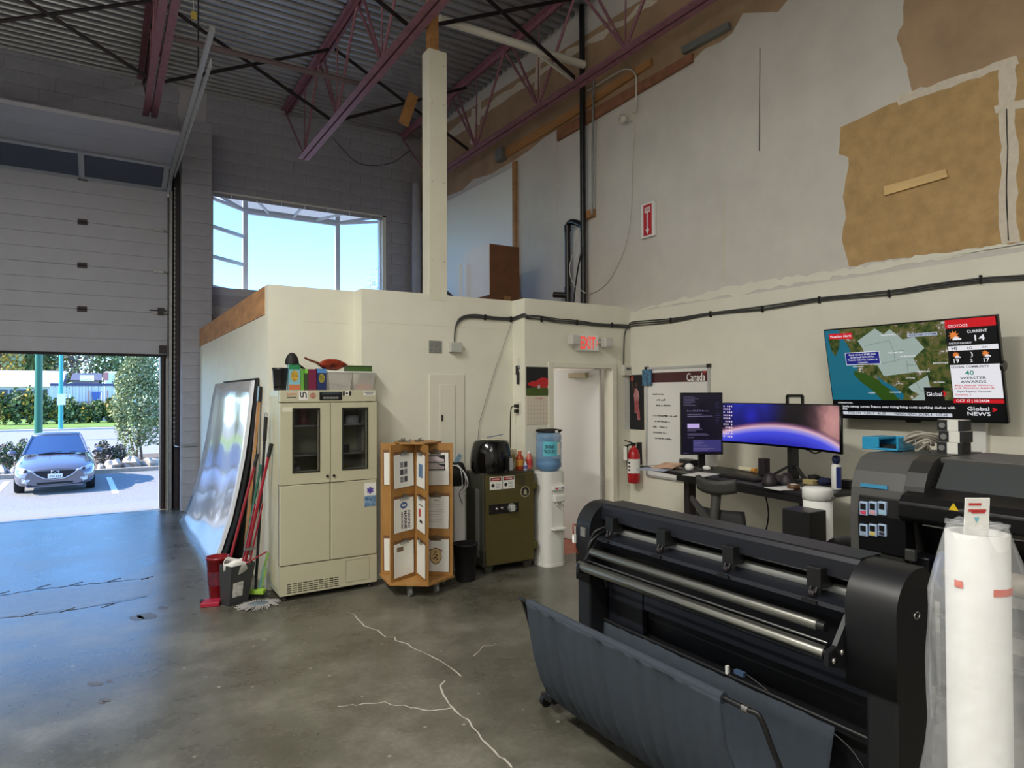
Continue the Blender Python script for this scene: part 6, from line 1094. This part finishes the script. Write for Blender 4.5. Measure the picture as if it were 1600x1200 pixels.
# =====================================================================================
#  TELEVISION
# =====================================================================================
tl, tr_, br = Vector((4.885,3.105,2.262)), Vector((4.885,1.905,2.262)), Vector((5.03,1.905,1.553)); tr0 = (tr_-tl); TW = tr0.length; tr0.normalize(); td = br-tr_; TH = td.length; td.normalize(); tn = tr0.cross(-td)
t = thing('wall_television', 'large wall mounted television tilted down showing a news weather map', 'television', (5.0, 2.5, 1.55)); cen = tl+tr0*TW/2+td*TH/2
B().obox(cen-tn*.018, tr0*TW/2, td*TH/2, tn*.016).build('case', m_bez, t, bevel=.004); B().obox(cen-tn*.05+td*.1, tr0*.35, td*.18, tn*.03).build('rear_housing', m_black, t)
B().box(5.02, XR-.004, 2.36, 2.64, 1.8, 2.02).build('wall_mount', m_dark, t); b0 = B().obox(cen+td*(TH/2+.006)-tn*.012, tr0*.05, td*.010, tn*.008).build('receiver_bump', m_bez, t); B().lathe([(.035,-.008),(.035,.01)], (cen+tr0*(TW/2)+td*-.02-tn*.02), 16, axis='y').build('side_sensor', m_bez, t)
def tp_(s_, y, o=0.): return tl+tr0*(TW*(.008+.984*s_))+td*(TH*(.012+.968*y))+tn*(.001+o)
scr = B().poly([tp_(s_, y) for s_, y in ((0,1),(1,1),(1,0),(0,0))]).build('screen', em('tv_black', (14,15,18), .6), t)
E_ = .95
def tv(pts, mat, o, nm='screen_print'): return B().poly([tp_(s_, y, o) for s_, y in pts][::-1]).build(nm, mat, scr)
def tvr(x0, x1, y0, y1, mat, o, nm='screen_print'): return tv([(x0,y0),(x1,y0),(x1,y1),(x0,y1)], mat, o, nm)
def tvt(s, x, y, w_, mat, o=.0025, h=None): return text(s, w_*TW, mat, tp_(x, y, o), tr0, -td, scr, height=h*TH if h else None, thick=0)
def terrain():
    m = em('tv_terrain', (60, 76, 34), E_); n = m.node_tree.nodes; l = m.node_tree.links; bb = n['Principled BSDF']; tc = n.new('ShaderNodeTexCoord'); tx = n.new('ShaderNodeTexNoise'); tx.inputs['Scale'].default_value = 16; tx.inputs['Detail'].default_value = 10; tx.inputs['Roughness'].default_value = .75; l.new(tc.outputs['Object'], tx.inputs['Vector'])
    r_ = n.new('ShaderNodeValToRGB'); e = r_.color_ramp.elements; e[0].position = .36; e[0].color = lin((18,26,12)); e[1].position = .64; e[1].color = lin((196,196,188)); x = e.new(.46); x.color = lin((52,72,28)); x = e.new(.53); x.color = lin((96,90,46)); x = e.new(.58); x.color = lin((84,76,56)); l.new(tx.outputs['Fac'], r_.inputs[0]); l.new(r_.outputs[0], bb.inputs['Emission Color']); return m
m_ter = terrain(); m_sea = em('tv_sea', (26, 98, 120), E_); m_pale = em('tv_pale', (150, 166, 160), E_); m_tw = em('tv_white', (226, 226, 232), E_); m_tr = em('tv_red', (196, 24, 34), E_); m_tb = em('tv_blackp', (16,17,20), .6); m_tg = em('tv_green', (44, 74, 22), E_); m_tnavy = em('tv_navy', (26, 32, 120), E_)
tvr(0,.745,0,.80, m_ter, .0004, 'map_terrain'); tv([(0,0),(.10,.0),(.13,.12),(.16,.22),(.17,.36),(.2,.42),(.19,.5),(.24,.60),(.30,.70),(.34,.80),(0,.80)], m_sea, .0006, 'map_sea'); tv([(.02,.10),(.07,.06),(.10,.12),(.09,.2),(.06,.30),(.035,.24)], m_ter, .0008, 'map_island')
tv([(.17,.47),(.24,.50),(.30,.56),(.37,.64),(.42,.72),(.44,.80),(.33,.80),(.28,.70),(.21,.60),(.17,.52)], m_tg, .0008, 'map_island'); tv([(.31,.52),(.36,.60),(.42,.66),(.47,.74),(.46,.80),(.43,.78),(.40,.70),(.34,.62)], m_sea, .0009, 'map_strait')
tv([(.22,.14),(.30,.06),(.34,.02),(.39,.09),(.43,.04),(.48,.12),(.50,.16),(.57,.14),(.62,.26),(.55,.36),(.58,.50),(.36,.54),(.33,.42),(.27,.40),(.25,.24)], m_pale, .0010, 'warning_area'); tv([(.54,.62),(.62,.54),(.63,.72),(.62,.80),(.51,.80),(.56,.74),(.52,.70),(.50,.66)], m_pale, .0010, 'warning_area')
for a_ in (((.26,.2),(.42,.16),(.44,.28),(.50,.27)), ((.36,.40),(.44,.38),(.47,.36),(.55,.36)), ((.44,.28),(.44,.38)), ((.51,.38),(.51,.50)), ((.51,.43),(.56,.43)), ((.55,.60),(.57,.70),(.62,.72))):
    b = B()
    for p_, q_ in zip(a_[:-1], a_[1:]): b.bar(tp_(*p_, .0013), tp_(*q_, .0013), .003, .0004, tn)
    b.build('map_road', em('tv_grey', (110, 120, 118), .8), scr)
tv([(.03,.04),(.19,.045),(.19,.115),(.03,.10)], m_tr, .0016); tvt('Weather Alerts', .11, .075, .145, m_tw)
tvr(.125,.35,.265,.405, m_tw, .0016); tvr(.128,.347,.271,.399, m_tnavy, .0019); tvt('Gusty winds of 60-80 km/h\nSnow level 1200-1500m\nT-storm risk over Cariboo &\nColumbia', .2375, .335, .19, m_tw, h=.105)
tvr(.53,.70,.105,.14, em('tv_bar', (170,180,200), .9), .0016); tvt('WEATHER SYSTEM', .615, .122, .15, em('tv_slate', (60, 66, 84), .7))
for s_, x, y, w_ in (('PORT HARDY',.205,.425,.07), ('PRINCE GEORGE',.42,.10,.09), ('WILLIAMS LAKE',.45,.29,.09), ('100 MILE HOUSE',.52,.335,.09), ('KAMLOOPS',.60,.50,.07), ('LYTTON',.52,.565,.05), ('KELOWNA',.68,.615,.06), ('REVELSTOKE',.70,.42,.08), ('VANCOUVER',.42,.715,.07), ('TOFINO',.27,.72,.045)): tvt(s_, x, y, w_, m_tw)
tvr(.59,.70,.665,.80, m_tb, .0014); tvt('Global', .645, .735, .085, m_tw); tv([(.70,.70),(.713,.73),(.70,.76),(.692,.75),(.70,.73),(.692,.71)], m_tr, .0024)
tvt('INTERNATIONAL', .085, .835, .10, m_tw); tvt('Protests sweep across France over rising living costs sparking clashes with', .39, .878, .71, m_tw); tvt('police', .065, .907, .055, m_tw); tvr(.06,.73,.935,.970, em('tv_tick', (200,206,214), .9), .0014); tvt('FTSE 100 10,881.9   41.55        HANG SENG 24,180.4   117.68', .40, .952, .6, em('tv_slate', (60,66,84)))
tvr(.745,1,0,.82, m_tb, .0014); tvr(.745,1,0,.085, m_tr, .0016); tvt('OSOYOOS', .81, .062, .10, m_tw); tvt('CURRENT', .905, .125, .10, m_tw); tvt('14', .915, .19, .05, m_tw, h=.055); tvt('PARTLY CLOUDY', .815, .232, .115, m_tw)
tvr(.748,1,.258,.305, m_tw, .0016)
for s_, x in (('HI',.78), ('LO',.86), ('SUN',.935)): tvt(s_, x, .282, .026, em('tv_slate', (60,66,84)))
m_sunp = em('tv_sun', (226, 130, 60), .9)
def sunpic(x, y, r_):
    tv([(x+r_*(1 if k % 2 else .55)*math.cos(k*math.pi/9), y+1.7*r_*(1 if k % 2 else .55)*math.sin(k*math.pi/9)) for k in range(18)], m_sunp, .0018, 'sun_icon'); tv([(x-r_*.3,y+r_*1.5),(x-r_*.2,y+r_*.8),(x+r_*.3,y+r_*.3),(x+r_*.8,y+r_*.7),(x+r_*1.3,y+r_*1.1),(x+r_*1.2,y+r_*1.5)], m_tw, .0022, 'cloud_icon')
sunpic(.785,.155,.03); sunpic(.785,.345,.02); sunpic(.935,.345,.02); tv([(.86+.012*math.cos(k), .35+.028*math.sin(k)) for k in [R(-90+i*18) for i in range(11)]]+[(.86+.006*math.cos(k), .35+.026*math.sin(k)) for k in [R(80-i*18) for i in range(10)]], m_tw, .0018, 'moon_icon')
for s_, x in (('19',.785), ('2',.862), ('17',.937)): tvt(s_, x, .405, .027 if len(s_) > 1 else .012, m_tw)
tvr(.748,1,.445,.775, m_tw, .0016); tvt('GLOBAL COMMUNITY', .85, .465, .19, em('tv_slate', (60,66,84))); tvt('40', .845, .525, .045, em('tv_teal', (40, 140, 120), .8), h=.045); tvt('WEBSTER\nAWARDS', .86, .595, .13, em('tv_slate', (60,66,84)), h=.06); tvt('40th Annual Webster\nJack Webster Awards', .86, .665, .20, m_tr, h=.05); tvt('Hyatt Regency Vancouver', .86, .71, .17, em('tv_slate', (60,66,84))); tvt('November 3', .80, .74, .08, m_tr)
tvr(.745,1,.785,.825, m_tr, .0016); tvt('OCT 17 | 10:24AM', .845, .805, .165, m_tw); tvt('Global\nNEWS', .87, .905, .115, m_tw, h=.085); tv([(.945,.865),(.965,.885),(.945,.91),(.935,.90),(.948,.885),(.937,.875)], m_tr, .0024)
# =====================================================================================
#  OUTSIDE: YARD, PARKED CAR, PLANTING, STREET AND WHAT LIES BEYOND
# =====================================================================================
G = -.79
m_asph = M('asphalt', (132, 130, 127), .9, var=.25, vs_=18, bump=.3, bs=60); m_line = M('road_paint', (236, 236, 232), .7)
b = B(); b.grid([[(x, y, z) for x in (-30, -6, 0, 6, 30)] for y, z in ((11.472, -.005), (11.9, -.03), (18, G), (26, G), (36, G), (80, G), (240, G))], smooth=False)
struct(b.build('ground', m_asph)); struct(B().box(-3.0, .78, 11.40, 11.50, -.10, .004).build('trim_3', m_galv))
yd = lambda u, v, z=G: P(u, v, Z=z)
for a, c, lb in (((170,746),(181,771), 'white parking line between the grey car and the feathery shrub'), ((12,752),(-8,772), 'white parking line beside the dark green bush')):
    p, q = yd(*a), yd(*c); d = (q-p).normalized(); s_ = Vector((-d.y, d.x, 0))*.07; tag(B().slab([p+s_, p-s_, q-s_, q+s_], (0,0,.006)).build('parking_line', m_line), lb, 'road marking')
struct(B().box(-12, 8, 25.0, 25.25, G-.1, G+.13).build('trim_4', M('kerb_concrete', (162, 150, 134), .85, var=.2, vs_=8)))
struct(B().box(-12, 8, 25.25, 31, G-.1, G+.10).build('ground_bed', M('planting_soil', (104, 88, 70), .95, var=.3, vs_=6)))
struct(B().box(-40, 40, 56.4, 58, G-.05, G+.12).build('ground_sidewalk', M('sidewalk', (178, 174, 168), .9))); struct(B().box(-60, 60, 58, 80, G-.05, G+.16).build('ground_verge', M('verge_grass', (112, 140, 50), .95, var=.3, vs_=3)))
struct(B().box(-60, 60, 31, 56.4, G-.05, G+.02).build('ground_road', M('road_asphalt', (138, 136, 134), .9, var=.08, vs_=1)))
m_rock = M('rock', (172, 164, 152), .9, var=.3, vs_=4, bump=.4, bs=8)
for k, (u, v, rx, rz, lb) in enumerate(((157,735,.10,.22,'small rounded rock next to the grey car'), (177,735,.27,.34,'broad pale rock on the kerb by the grey car'), (205.5,733,.27,.42,'tall grey boulder in the middle of the kerb rocks'), (236,731,.29,.34,'wide flat boulder under the feathery shrub'), (2,742,.20,.30,'boulder on the far side of the grey car'), (18,741,.12,.22,'low rock touching the boulder beyond the grey car'))):
    p = P(u, v, Y=25.7); p.z = G+.02; bb = B().blob((p.x, 25.7, p.z+rz*.45), rx, .26, rz*.62, 11, 7, rough=.6, seed=k+2); bb.sm = [False]*len(bb.sm); tag(bb.build('boulder', m_rock), lb, 'rock')
lfm = [M('leaf_sage', (126, 140, 98), .8), M('leaf_olive', (102, 114, 62), .8), M('leaf_dark', (64, 78, 50), .85), M('leaf_gold', (176, 146, 60), .8), M('leaf_green', (80, 106, 50), .8), M('leaf_dusky', (104, 96, 92), .85), M('leaf_pale', (156, 162, 118), .8)]
def foliage(c, rx, ry, rz, n, size, mats, seed, shape='blob', name='foliage', par=None):
    rnd = random.Random(seed); b = B()
    for i in range(n):
        while True:
            d = Vector((rnd.uniform(-1,1), rnd.uniform(-1,1), rnd.uniform(-1,1)))
            if .25 < d.length < 1: break
        if shape == 'cone': d = Vector((d.x*(1-.45*(d.z+1)/2), d.y*(1-.45*(d.z+1)/2), d.z))
        q = 1+.35*mnoise.noise(Vector((d.x*2.3+seed, d.y*2.3, d.z*2.3))); p = Vector(c)+Vector((d.x*rx*q, d.y*ry*q, d.z*rz*q)); s_ = size*rnd.uniform(.5,1.3)
        a = Vector((rnd.uniform(-1,1), rnd.uniform(-1,1), rnd.uniform(-1,1))).normalized(); e = a.orthogonal().normalized(); g = a.cross(e); b.add([p-e*s_*.5, p+g*s_*.35, p+e*s_*.5, p-g*s_*.35], [(0,1,2,3)], rnd.randrange(len(mats)))
    o = b.build(name, mats, par); return o
def plant(name, label, cat, base, rx, ry, rz, n, size, mats, seed, shape='blob', group=None, trunk=.04, lift=1.0):
    t = thing(name, label, cat, base, 0, group); c = Vector(base)+ZU*(rz*lift); fo_ = foliage(c, rx, ry, rz, n, size, mats, seed, shape, par=t)
    if trunk:
        rnd = random.Random(seed)
        for k in range(3): B().tube([Vector(base)+Vector((rnd.uniform(-.1,.1)*rx, 0, 0)), Vector(base)+Vector((rnd.uniform(-.3,.3)*rx, rnd.uniform(-.2,.2)*ry, rz*lift*.6)), c+Vector((rnd.uniform(-.5,.5)*rx, 0, rnd.uniform(0,.5)*rz))], trunk, 6, rr=[trunk, trunk*.8, trunk*.4]).build('stem', M('bark', (122, 98, 80), .9), t)
    return t
sb = P(216, 716, Y=28.5); sb.z = G+.1; plant('feathery_shrub', 'tall feathery sage green shrub behind the kerb rocks', 'shrub', sb, 1.25, .9, 2.15, 11000, .10, [lfm[0], lfm[6], lfm[6], lfm[1], lfm[0]], 3, 'cone', trunk=.05, lift=1.12)
for k, (u, w_, h, lb, mt) in enumerate(((160, .27, .42, 'low dusky bush behind the kerb rocks', [lfm[5], lfm[2], lfm[5]]), (186, .24, .36, 'dark low bush below the feathery shrub', [lfm[2], lfm[5]]), (10, .28, .45, 'dark green bush beside the far parking line', [lfm[2], lfm[4], lfm[5]]), (37, .24, .5, 'thin dusky bush behind the grey car', [lfm[5], lfm[4]]))):
    p = P(u, 720, Y=27.2); p.z = G+.1; plant('low_bush', lb, 'bush', p, w_, .45, h, 700, .10, mt, 20+k, trunk=.02)
# street poles
m_pole = M('pole_green', (40, 156, 120), .5); m_teal = M('pole_teal', (52, 150, 146), .5)
for (u, v, Y, r0, mt, lb) in ((60, 680, 44, .20, m_pole, 'thick bright green steel pole across the street'), (95, 672, 57, .155, m_teal, 'thin teal steel pole with a small white sign')):
    p = P(u, v, Y=Y); p.z = G; t = thing('street_pole', lb, 'pole', p); B().tube([p, p+ZU*12], r0, 14, rr=[r0, r0*.7]).build('shaft', mt, t); B().lathe([(r0*1.6,0),(r0*1.6,.12),(r0,.14)], p, 14).build('base_plate', mt, t)
    if Y > 50: q = P(96, 624, Y=Y); B().box(q.x-.25, q.x+.25, Y-.25, Y-.17, q.z-.4, q.z+.4).build('small_sign', m_white, t)
# hedge, fence, yard beyond
for k in range(10):
    u = 5+k*21; p = P(u, 655, Y=66); p.z = G+.16; plant('hedge_bush', ('tall ' if k < 4 else 'low ')+('pale green' if k % 2 else 'gold flecked')+' hedge bush along the grass verge', 'bush', p, .60, .9, (1.3 if k < 4 else .85)+.25*((k*7) % 3)/2, 900, .30, [lfm[4], lfm[1], lfm[6] if k % 2 else lfm[3], lfm[2]], 40+k, group='hedge bushes along the verge', trunk=.03)
fx0, fx1 = P(78, 620, Y=71).x, P(206, 620, Y=71).x; t = thing('panel_fence', 'white corrugated panel fence with dark top rail beyond the hedge', 'fence', ((fx0+fx1)/2, 71, G)); zf0, zf1 = G, P(140, 603, Y=71).z; n_ = 26; fm = None
for k in range(n_):
    x = fx0+(fx1-fx0)*k/n_; w_ = (fx1-fx0)/n_
    if fm is None: fm = B().box(0, w_*.9, -.03, .03, 0, zf1-zf0).build('fence_panel', M('fence_white', (214, 212, 218), .6), t, world=False); fm.location = (x-(fx0+fx1)/2, 0, 0); o = fm
    else: o = fm.copy(); COL.objects.link(o); o.location = (x-(fx0+fx1)/2, (k % 2)*.05, 0)
B().box(fx0, fx1, 70.9, 71.1, zf1, zf1+.22).build('top_rail', M('rail_indigo', (74, 72, 110), .6), t); B().box(fx0+.3, fx1, 70.85, 70.9, zf1-1.5, zf1-1.42).build('mid_rail', m_grey, t)
q = P(150, 625, Y=70.7); tag(B().slab([(q.x-.35,70.795,q.z+.75),(q.x+.35,70.795,q.z+.75),(q.x+.22,70.795,q.z-.2),(q.x+.22,70.795,q.z-.9),(q.x-.22,70.795,q.z-.9),(q.x-.22,70.795,q.z-.2)][::-1], (0,.058,0)).build('blue_banner', M('banner_blue', (84, 104, 170), .6)), 'narrow blue banner hung on the white fence', 'banner')
for x_ in (q.x-.55, q.x+.9): tag(B().box(x_-.05, x_+.05, 70.6, 70.72, G, q.z+.9).build('orange_post', M('post_orange', (200, 130, 110), .7)), 'slim orange post before the white fence beside the blue banner', 'post', 'orange posts at the fence')
def bldg(name, label, x0, x1, y, z0, z1, wallc, roofc, roofz, parts):
    t = thing(name, label, 'building', ((x0+x1)/2, y, G)); B().box(x0, x1, y, y+8, z0, z1).build('wall', M('w'+name, wallc, .7), t); B().prism([(y-.4, z1), (y+8, z1+roofz), (y+8, z1)], x0-.3, x1+.3, 'x').build('roof', M('r'+name, roofc, .7), t)
    for (a, c, e, f, mt) in parts: B().box(a, c, y-.06, y+.02, e, f).build('window', mt, t)
    return t
m_dw = M('dark_window', (60, 62, 84), .3)
a, c = P(-30, 604, Y=80), P(92, 580, Y=80); z_ = P(40, 604, Y=80).z; bldg('low_shed', 'long grey roofed shed with dark doorways beyond the hedge', a.x, c.x, 80, G, z_, (198, 196, 204), (176, 176, 188), P(40,579,Y=88).z-z_, [(P(u0,610,Y=80).x, P(u1,610,Y=80).x, G+.2, z_-.3, m_dw) for u0, u1 in ((0,12),(15,40),(53,74))])
a, c = P(91, 601, Y=82), P(154, 584, Y=82); z_ = P(120, 600, Y=82).z; t = bldg('dark_house', 'dark blue grey house with a white sign board beyond the fence', a.x+1.3, c.x, 82, G, z_+.4, (96, 96, 116), (84, 84, 100), P(120,583,Y=90).z-z_-.4, []); q0, q1 = P(125,594,Y=81.8), P(147,588,Y=81.8); B().box(q0.x, q1.x, 81.7, 81.8, q0.z-.1, q1.z+.1).build('sign_board', M('sign_cream', (236, 232, 206), .5), t)
q0, q1 = P(163, 602, Y=78), P(222, 581, Y=78); t = thing('white_van', 'white box vehicle with a dark arched opening above the fence', 'vehicle', ((q0.x+q1.x)/2, 80, G)); B().box(q0.x, q1.x, 78, 82, G+.6, q1.z).build('box_body', m_white, t, bevel=.15); cx_ = P(192,600,Y=77.9).x; B().prism([(cx_-.85, q0.z-.3)]+[(cx_-.85*math.cos(k*math.pi/12), q0.z+.1+.75*math.sin(k*math.pi/12)) for k in range(13)]+[(cx_+.85, q0.z-.3)], 77.9, 78.02, 'y').build('arched_opening', m_dw, t)
B().box(q0.x-.1, q0.x+.35, 77.95, 78.1, q1.z-.9, q1.z-.1).build('red_corner', M('corner_red', (200, 120, 120), .5), t)
for x_ in (q0.x+.8, q1.x-.8):
    B().cyl((x_,77.9,G+.55), (x_,78.4,G+.55), .55, n=18).build('wheel', m_black, t)
for k, (u, Y, h, w_, mt, lb) in enumerate(((-8, 96, 15, 3.2, [lfm[3], lfm[6], lfm[3]], 'golden yellow tree beyond the grey shed'), (28, 105, 13, 3.0, [lfm[4], lfm[1]], 'rounded green tree behind the shed roof'), (52, 114, 15, 3.2, [lfm[1], lfm[4], lfm[2]], 'dull green tree behind the thick pole'), (86, 124, 14, 3.2, [lfm[1], lfm[3]], 'yellow green tree behind the thin pole'), (114, 105, 16, 2.6, [lfm[6], lfm[5]], 'bare pale tree with thin twigs behind the dark house'), (140, 133, 17, 2.8, [lfm[5], lfm[6]], 'sparse dusky tree between the house and the van'), (176, 115, 15, 3.4, [lfm[4], lfm[0]], 'leafy green tree behind the white vehicle'), (212, 105, 15, 3.2, [lfm[0], lfm[4]], 'sage green tree beyond the feathery shrub'))):
    p = P(u, 600, Y=Y); p.z = G; plant('street_tree', lb, 'tree', p, w_, 2.6, h*.42, 2200 if k not in (4, 5) else 900, .55, mt, 70+k, trunk=.22, lift=1.35, group='trees beyond the fence')
p = P(590, 440, Y=40); p.z = 9; t = thing('window_tree', 'small autumn tree top seen through the bay window', 'tree', (p.x+.4, 40, G)); foliage((p.x+.3, 40, P(590,440,Y=40).z-.4), 1.2, 1, 1.5, 500, .12, [M('leaf_russet', (176, 140, 120), .8), lfm[6]], 99, par=t); B().tube([(p.x+.5,40,G), (p.x+.4,40,4), (p.x+.3,40,P(590,440,Y=40).z+.3)], .15, 8, rr=[.18,.12,.03]).build('stem', M('bark', (122,98,80)), t)

# ---------------- parked car -------------------------------------------------------------------
car = thing('parked_car', 'grey sedan parked facing the open overhead door', 'car', (-1.03, 20.55, G), R(2)); kw = dict(world=False)
m_car = M('car_grey', (112, 112, 122), .25, .5, coat=.6); m_cg = M('car_glass', (40, 60, 96), .05, spec=.9, coat=.5); m_tyre = M('tyre', (26, 26, 28), .85); m_lens = M('lamp_lens', (206, 210, 218), .12, .3)
st_ = [(0.00, [(0,.24),(.52,.24),(.60,.30),(.64,.48),(.57,.62),(0,.68)]), (.09, [(0,.20),(.68,.20),(.77,.29),(.80,.50),(.73,.68),(0,.745)]), (.32, [(0,.19),(.79,.19),(.86,.30),(.88,.54),(.81,.755),(0,.82)]), (.85, [(0,.19),(.83,.19),(.89,.32),(.90,.60),(.845,.86),(0,.925)]), (1.35, [(0,.19),(.83,.19),(.89,.32),(.90,.62),(.85,.925),(0,1.0)]), (2.3, [(0,.19),(.83,.19),(.89,.32),(.90,.62),(.84,.95),(0,.98)]), (3.5, [(0,.19),(.83,.19),(.89,.34),(.90,.65),(.83,.97),(0,1.0)]), (4.25, [(0,.24),(.74,.24),(.80,.36),(.82,.65),(.74,.95),(0,1.0)]), (4.46, [(0,.34),(.62,.34),(.70,.42),(.72,.65),(.62,.86),(0,.9)])]
b = B(); rows = []
for y, h in st_: rows.append([(x, y, z) for x, z in h]+[(-x, y, z) for x, z in h[-2:0:-1]]+[(h[0][0], y, h[0][1])])
b.grid(rows); n_ = len(rows[0])-1; b.add(rows[0][:-1], [tuple(range(n_))], 0); b.add(rows[-1][:-1], [tuple(range(n_-1,-1,-1))], 0); b.build('body', m_car, car, sub=1, **kw)
gh = [(1.28, .72, .955, .0), (2.10, .565, 1.40, 0), (2.7, .56, 1.445, 0), (3.3, .55, 1.41, 0), (4.05, .64, 1.0, 0)]; b = B()
rf = [[(-w_, y, z-.015), (-w_*.5, y, z+.012), (0, y, z+.02), (w_*.5, y, z+.012), (w_, y, z-.015)] for y, w_, z, _ in gh[1:4]]; b.grid(rf); b.build('roof', m_car, car, solid=.03, **kw)
B().grid([[(-.70,1.28,.95),(-.35,1.2,.965),(0,1.17,.972),(.35,1.2,.965),(.70,1.28,.95)], [(-.555,2.10,1.388),(-.28,2.06,1.405),(0,2.05,1.412),(.28,2.06,1.405),(.555,2.10,1.388)]]).build('windshield', m_cg, car, **kw)
B().grid([[(-.55,3.3,1.40),(0,3.32,1.425),(.55,3.3,1.40)], [(-.64,4.05,.99),(0,4.1,1.0),(.64,4.05,.99)]]).build('rear_window', m_cg, car, **kw)
for s_ in (-1, 1):
    B().poly([(s_*.80,1.5,.93),(s_*.81,3.6,.95),(s_*.56,3.2,1.40),(s_*.565,2.15,1.395)]).build('side_window', m_cg, car, **kw); B().tube([(s_*.73,1.26,.945),(s_*.645,1.7,1.19),(s_*.562,2.11,1.40)], .03, 8).build('pillar', m_car, car, **kw)
    w_ = .16
    for y in (.86, 3.55): wl = B().lathe([(.001,-.1),(.20,-.1),(.31,-.105),(.325,-.08),(.325,.08),(.31,.105),(.001,.105)], (s_*.78, y, .325), 24, axis='x').build('wheel', m_tyre, car, **kw); B().lathe([(.001,0),(.20,0),(.20,.012)], (s_*.78+s_*.1, y, .325), 20, axis='x').build('rim', m_alu, wl, **kw)
    mr = B().blob((s_*.985,1.52,.99), .10,.06,.07, 14, 8).build('mirror', m_car, car, **kw); B().bar((s_*.84,1.52,.95), (s_*.93,1.52,.965), .05, .04).build('mirror_arm', m_black, mr, **kw)
    hl = B(); hl.slab([(s_*.43,.02,.60),(s_*.62,.055,.675),(s_*.79,.22,.715),(s_*.80,.20,.66),(s_*.70,.07,.60),(s_*.52,.03,.575)], (0,-.025,.006)); h_ = hl.build('headlamp', m_lens, car, **kw); B().lathe([(.001,-.02),(.03,-.02),(.035,0)], (s_*.62, .035, .625), 12, axis='y').build('lamp_reflector', m_dark, h_, **kw)
    fgl = B().slab([(s_*.52,.0,.40),(s_*.70,.05,.43),(s_*.70,.05,.33),(s_*.60,.02,.30)], (0,-.022,0)).build('fog_surround', M('fog_silver', (190,190,196), .3, .4), car, **kw); B().lathe([(.001,-.03),(.04,-.025),(.045,0)], (s_*.625, .0, .36), 14, axis='y').build('fog_lamp', m_lens, fgl, **kw)
gp = [(-.44,.60),(.44,.60),(.36,.50),(.20,.42),(0,.40),(-.20,.42),(-.36,.50)]; gr = B().prism(gp, -.03, .05, 'y').build('grille', m_blackm, car, **kw)
for z in (.44, .47, .50, .53, .56): w_ = .22+(z-.42)*1.5; B().box(-min(w_,.41), min(w_,.41), -.036, -.03, z-.005, z+.005).build('grille_slat', m_dark, gr, **kw)
B().tube([(-.50,-.01,.615),(-.38,-.03,.50),(-.21,-.035,.41),(0,-.035,.388),(.21,-.035,.41),(.38,-.03,.50),(.50,-.01,.615)], .016, 8).build('chrome_wing', m_alu, gr, **kw)
B().tube([(.085*math.cos(k), -.045, .575+.055*math.sin(k)) for k in [i*math.pi/10 for i in range(20)]], .008, 6, closed=True).build('emblem_ring', m_steel, gr, **kw); B().tube([(-.08,-.045,.59),(-.03,-.045,.585),(0,-.045,.555),(.03,-.045,.585),(.08,-.045,.59)], .008, 6).build('emblem_wing', m_steel, gr, **kw)
pl_ = B().box(-.155, .155, -.055, -.04, .42, .53).build('number_plate', m_white, car, bevel=.004, **kw); [B().box(x, x+.028, -.0565, -.055, .445, .49).build('plate_mark', m_grey, pl_, **kw) for x in (-.12,-.08,-.04,.02,.06,.10)]
B().box(-.38, .38, -.02, .06, .265, .315).build('lower_intake', m_blackm, car, **kw); B().box(-.60, .60, -.012, .10, .20, .235).build('front_lip', m_car, car, bevel=.008, **kw)
for s_ in (-.3, .3): wp = B().bar((s_,1.19,.985), (s_+.42,1.24,1.0), .016, .012).build('wiper', m_black, car, **kw)
B().blob((0,1.95,1.30), .11,.03,.035, 10, 6).build('rear_view_mirror', m_black, car, **kw)
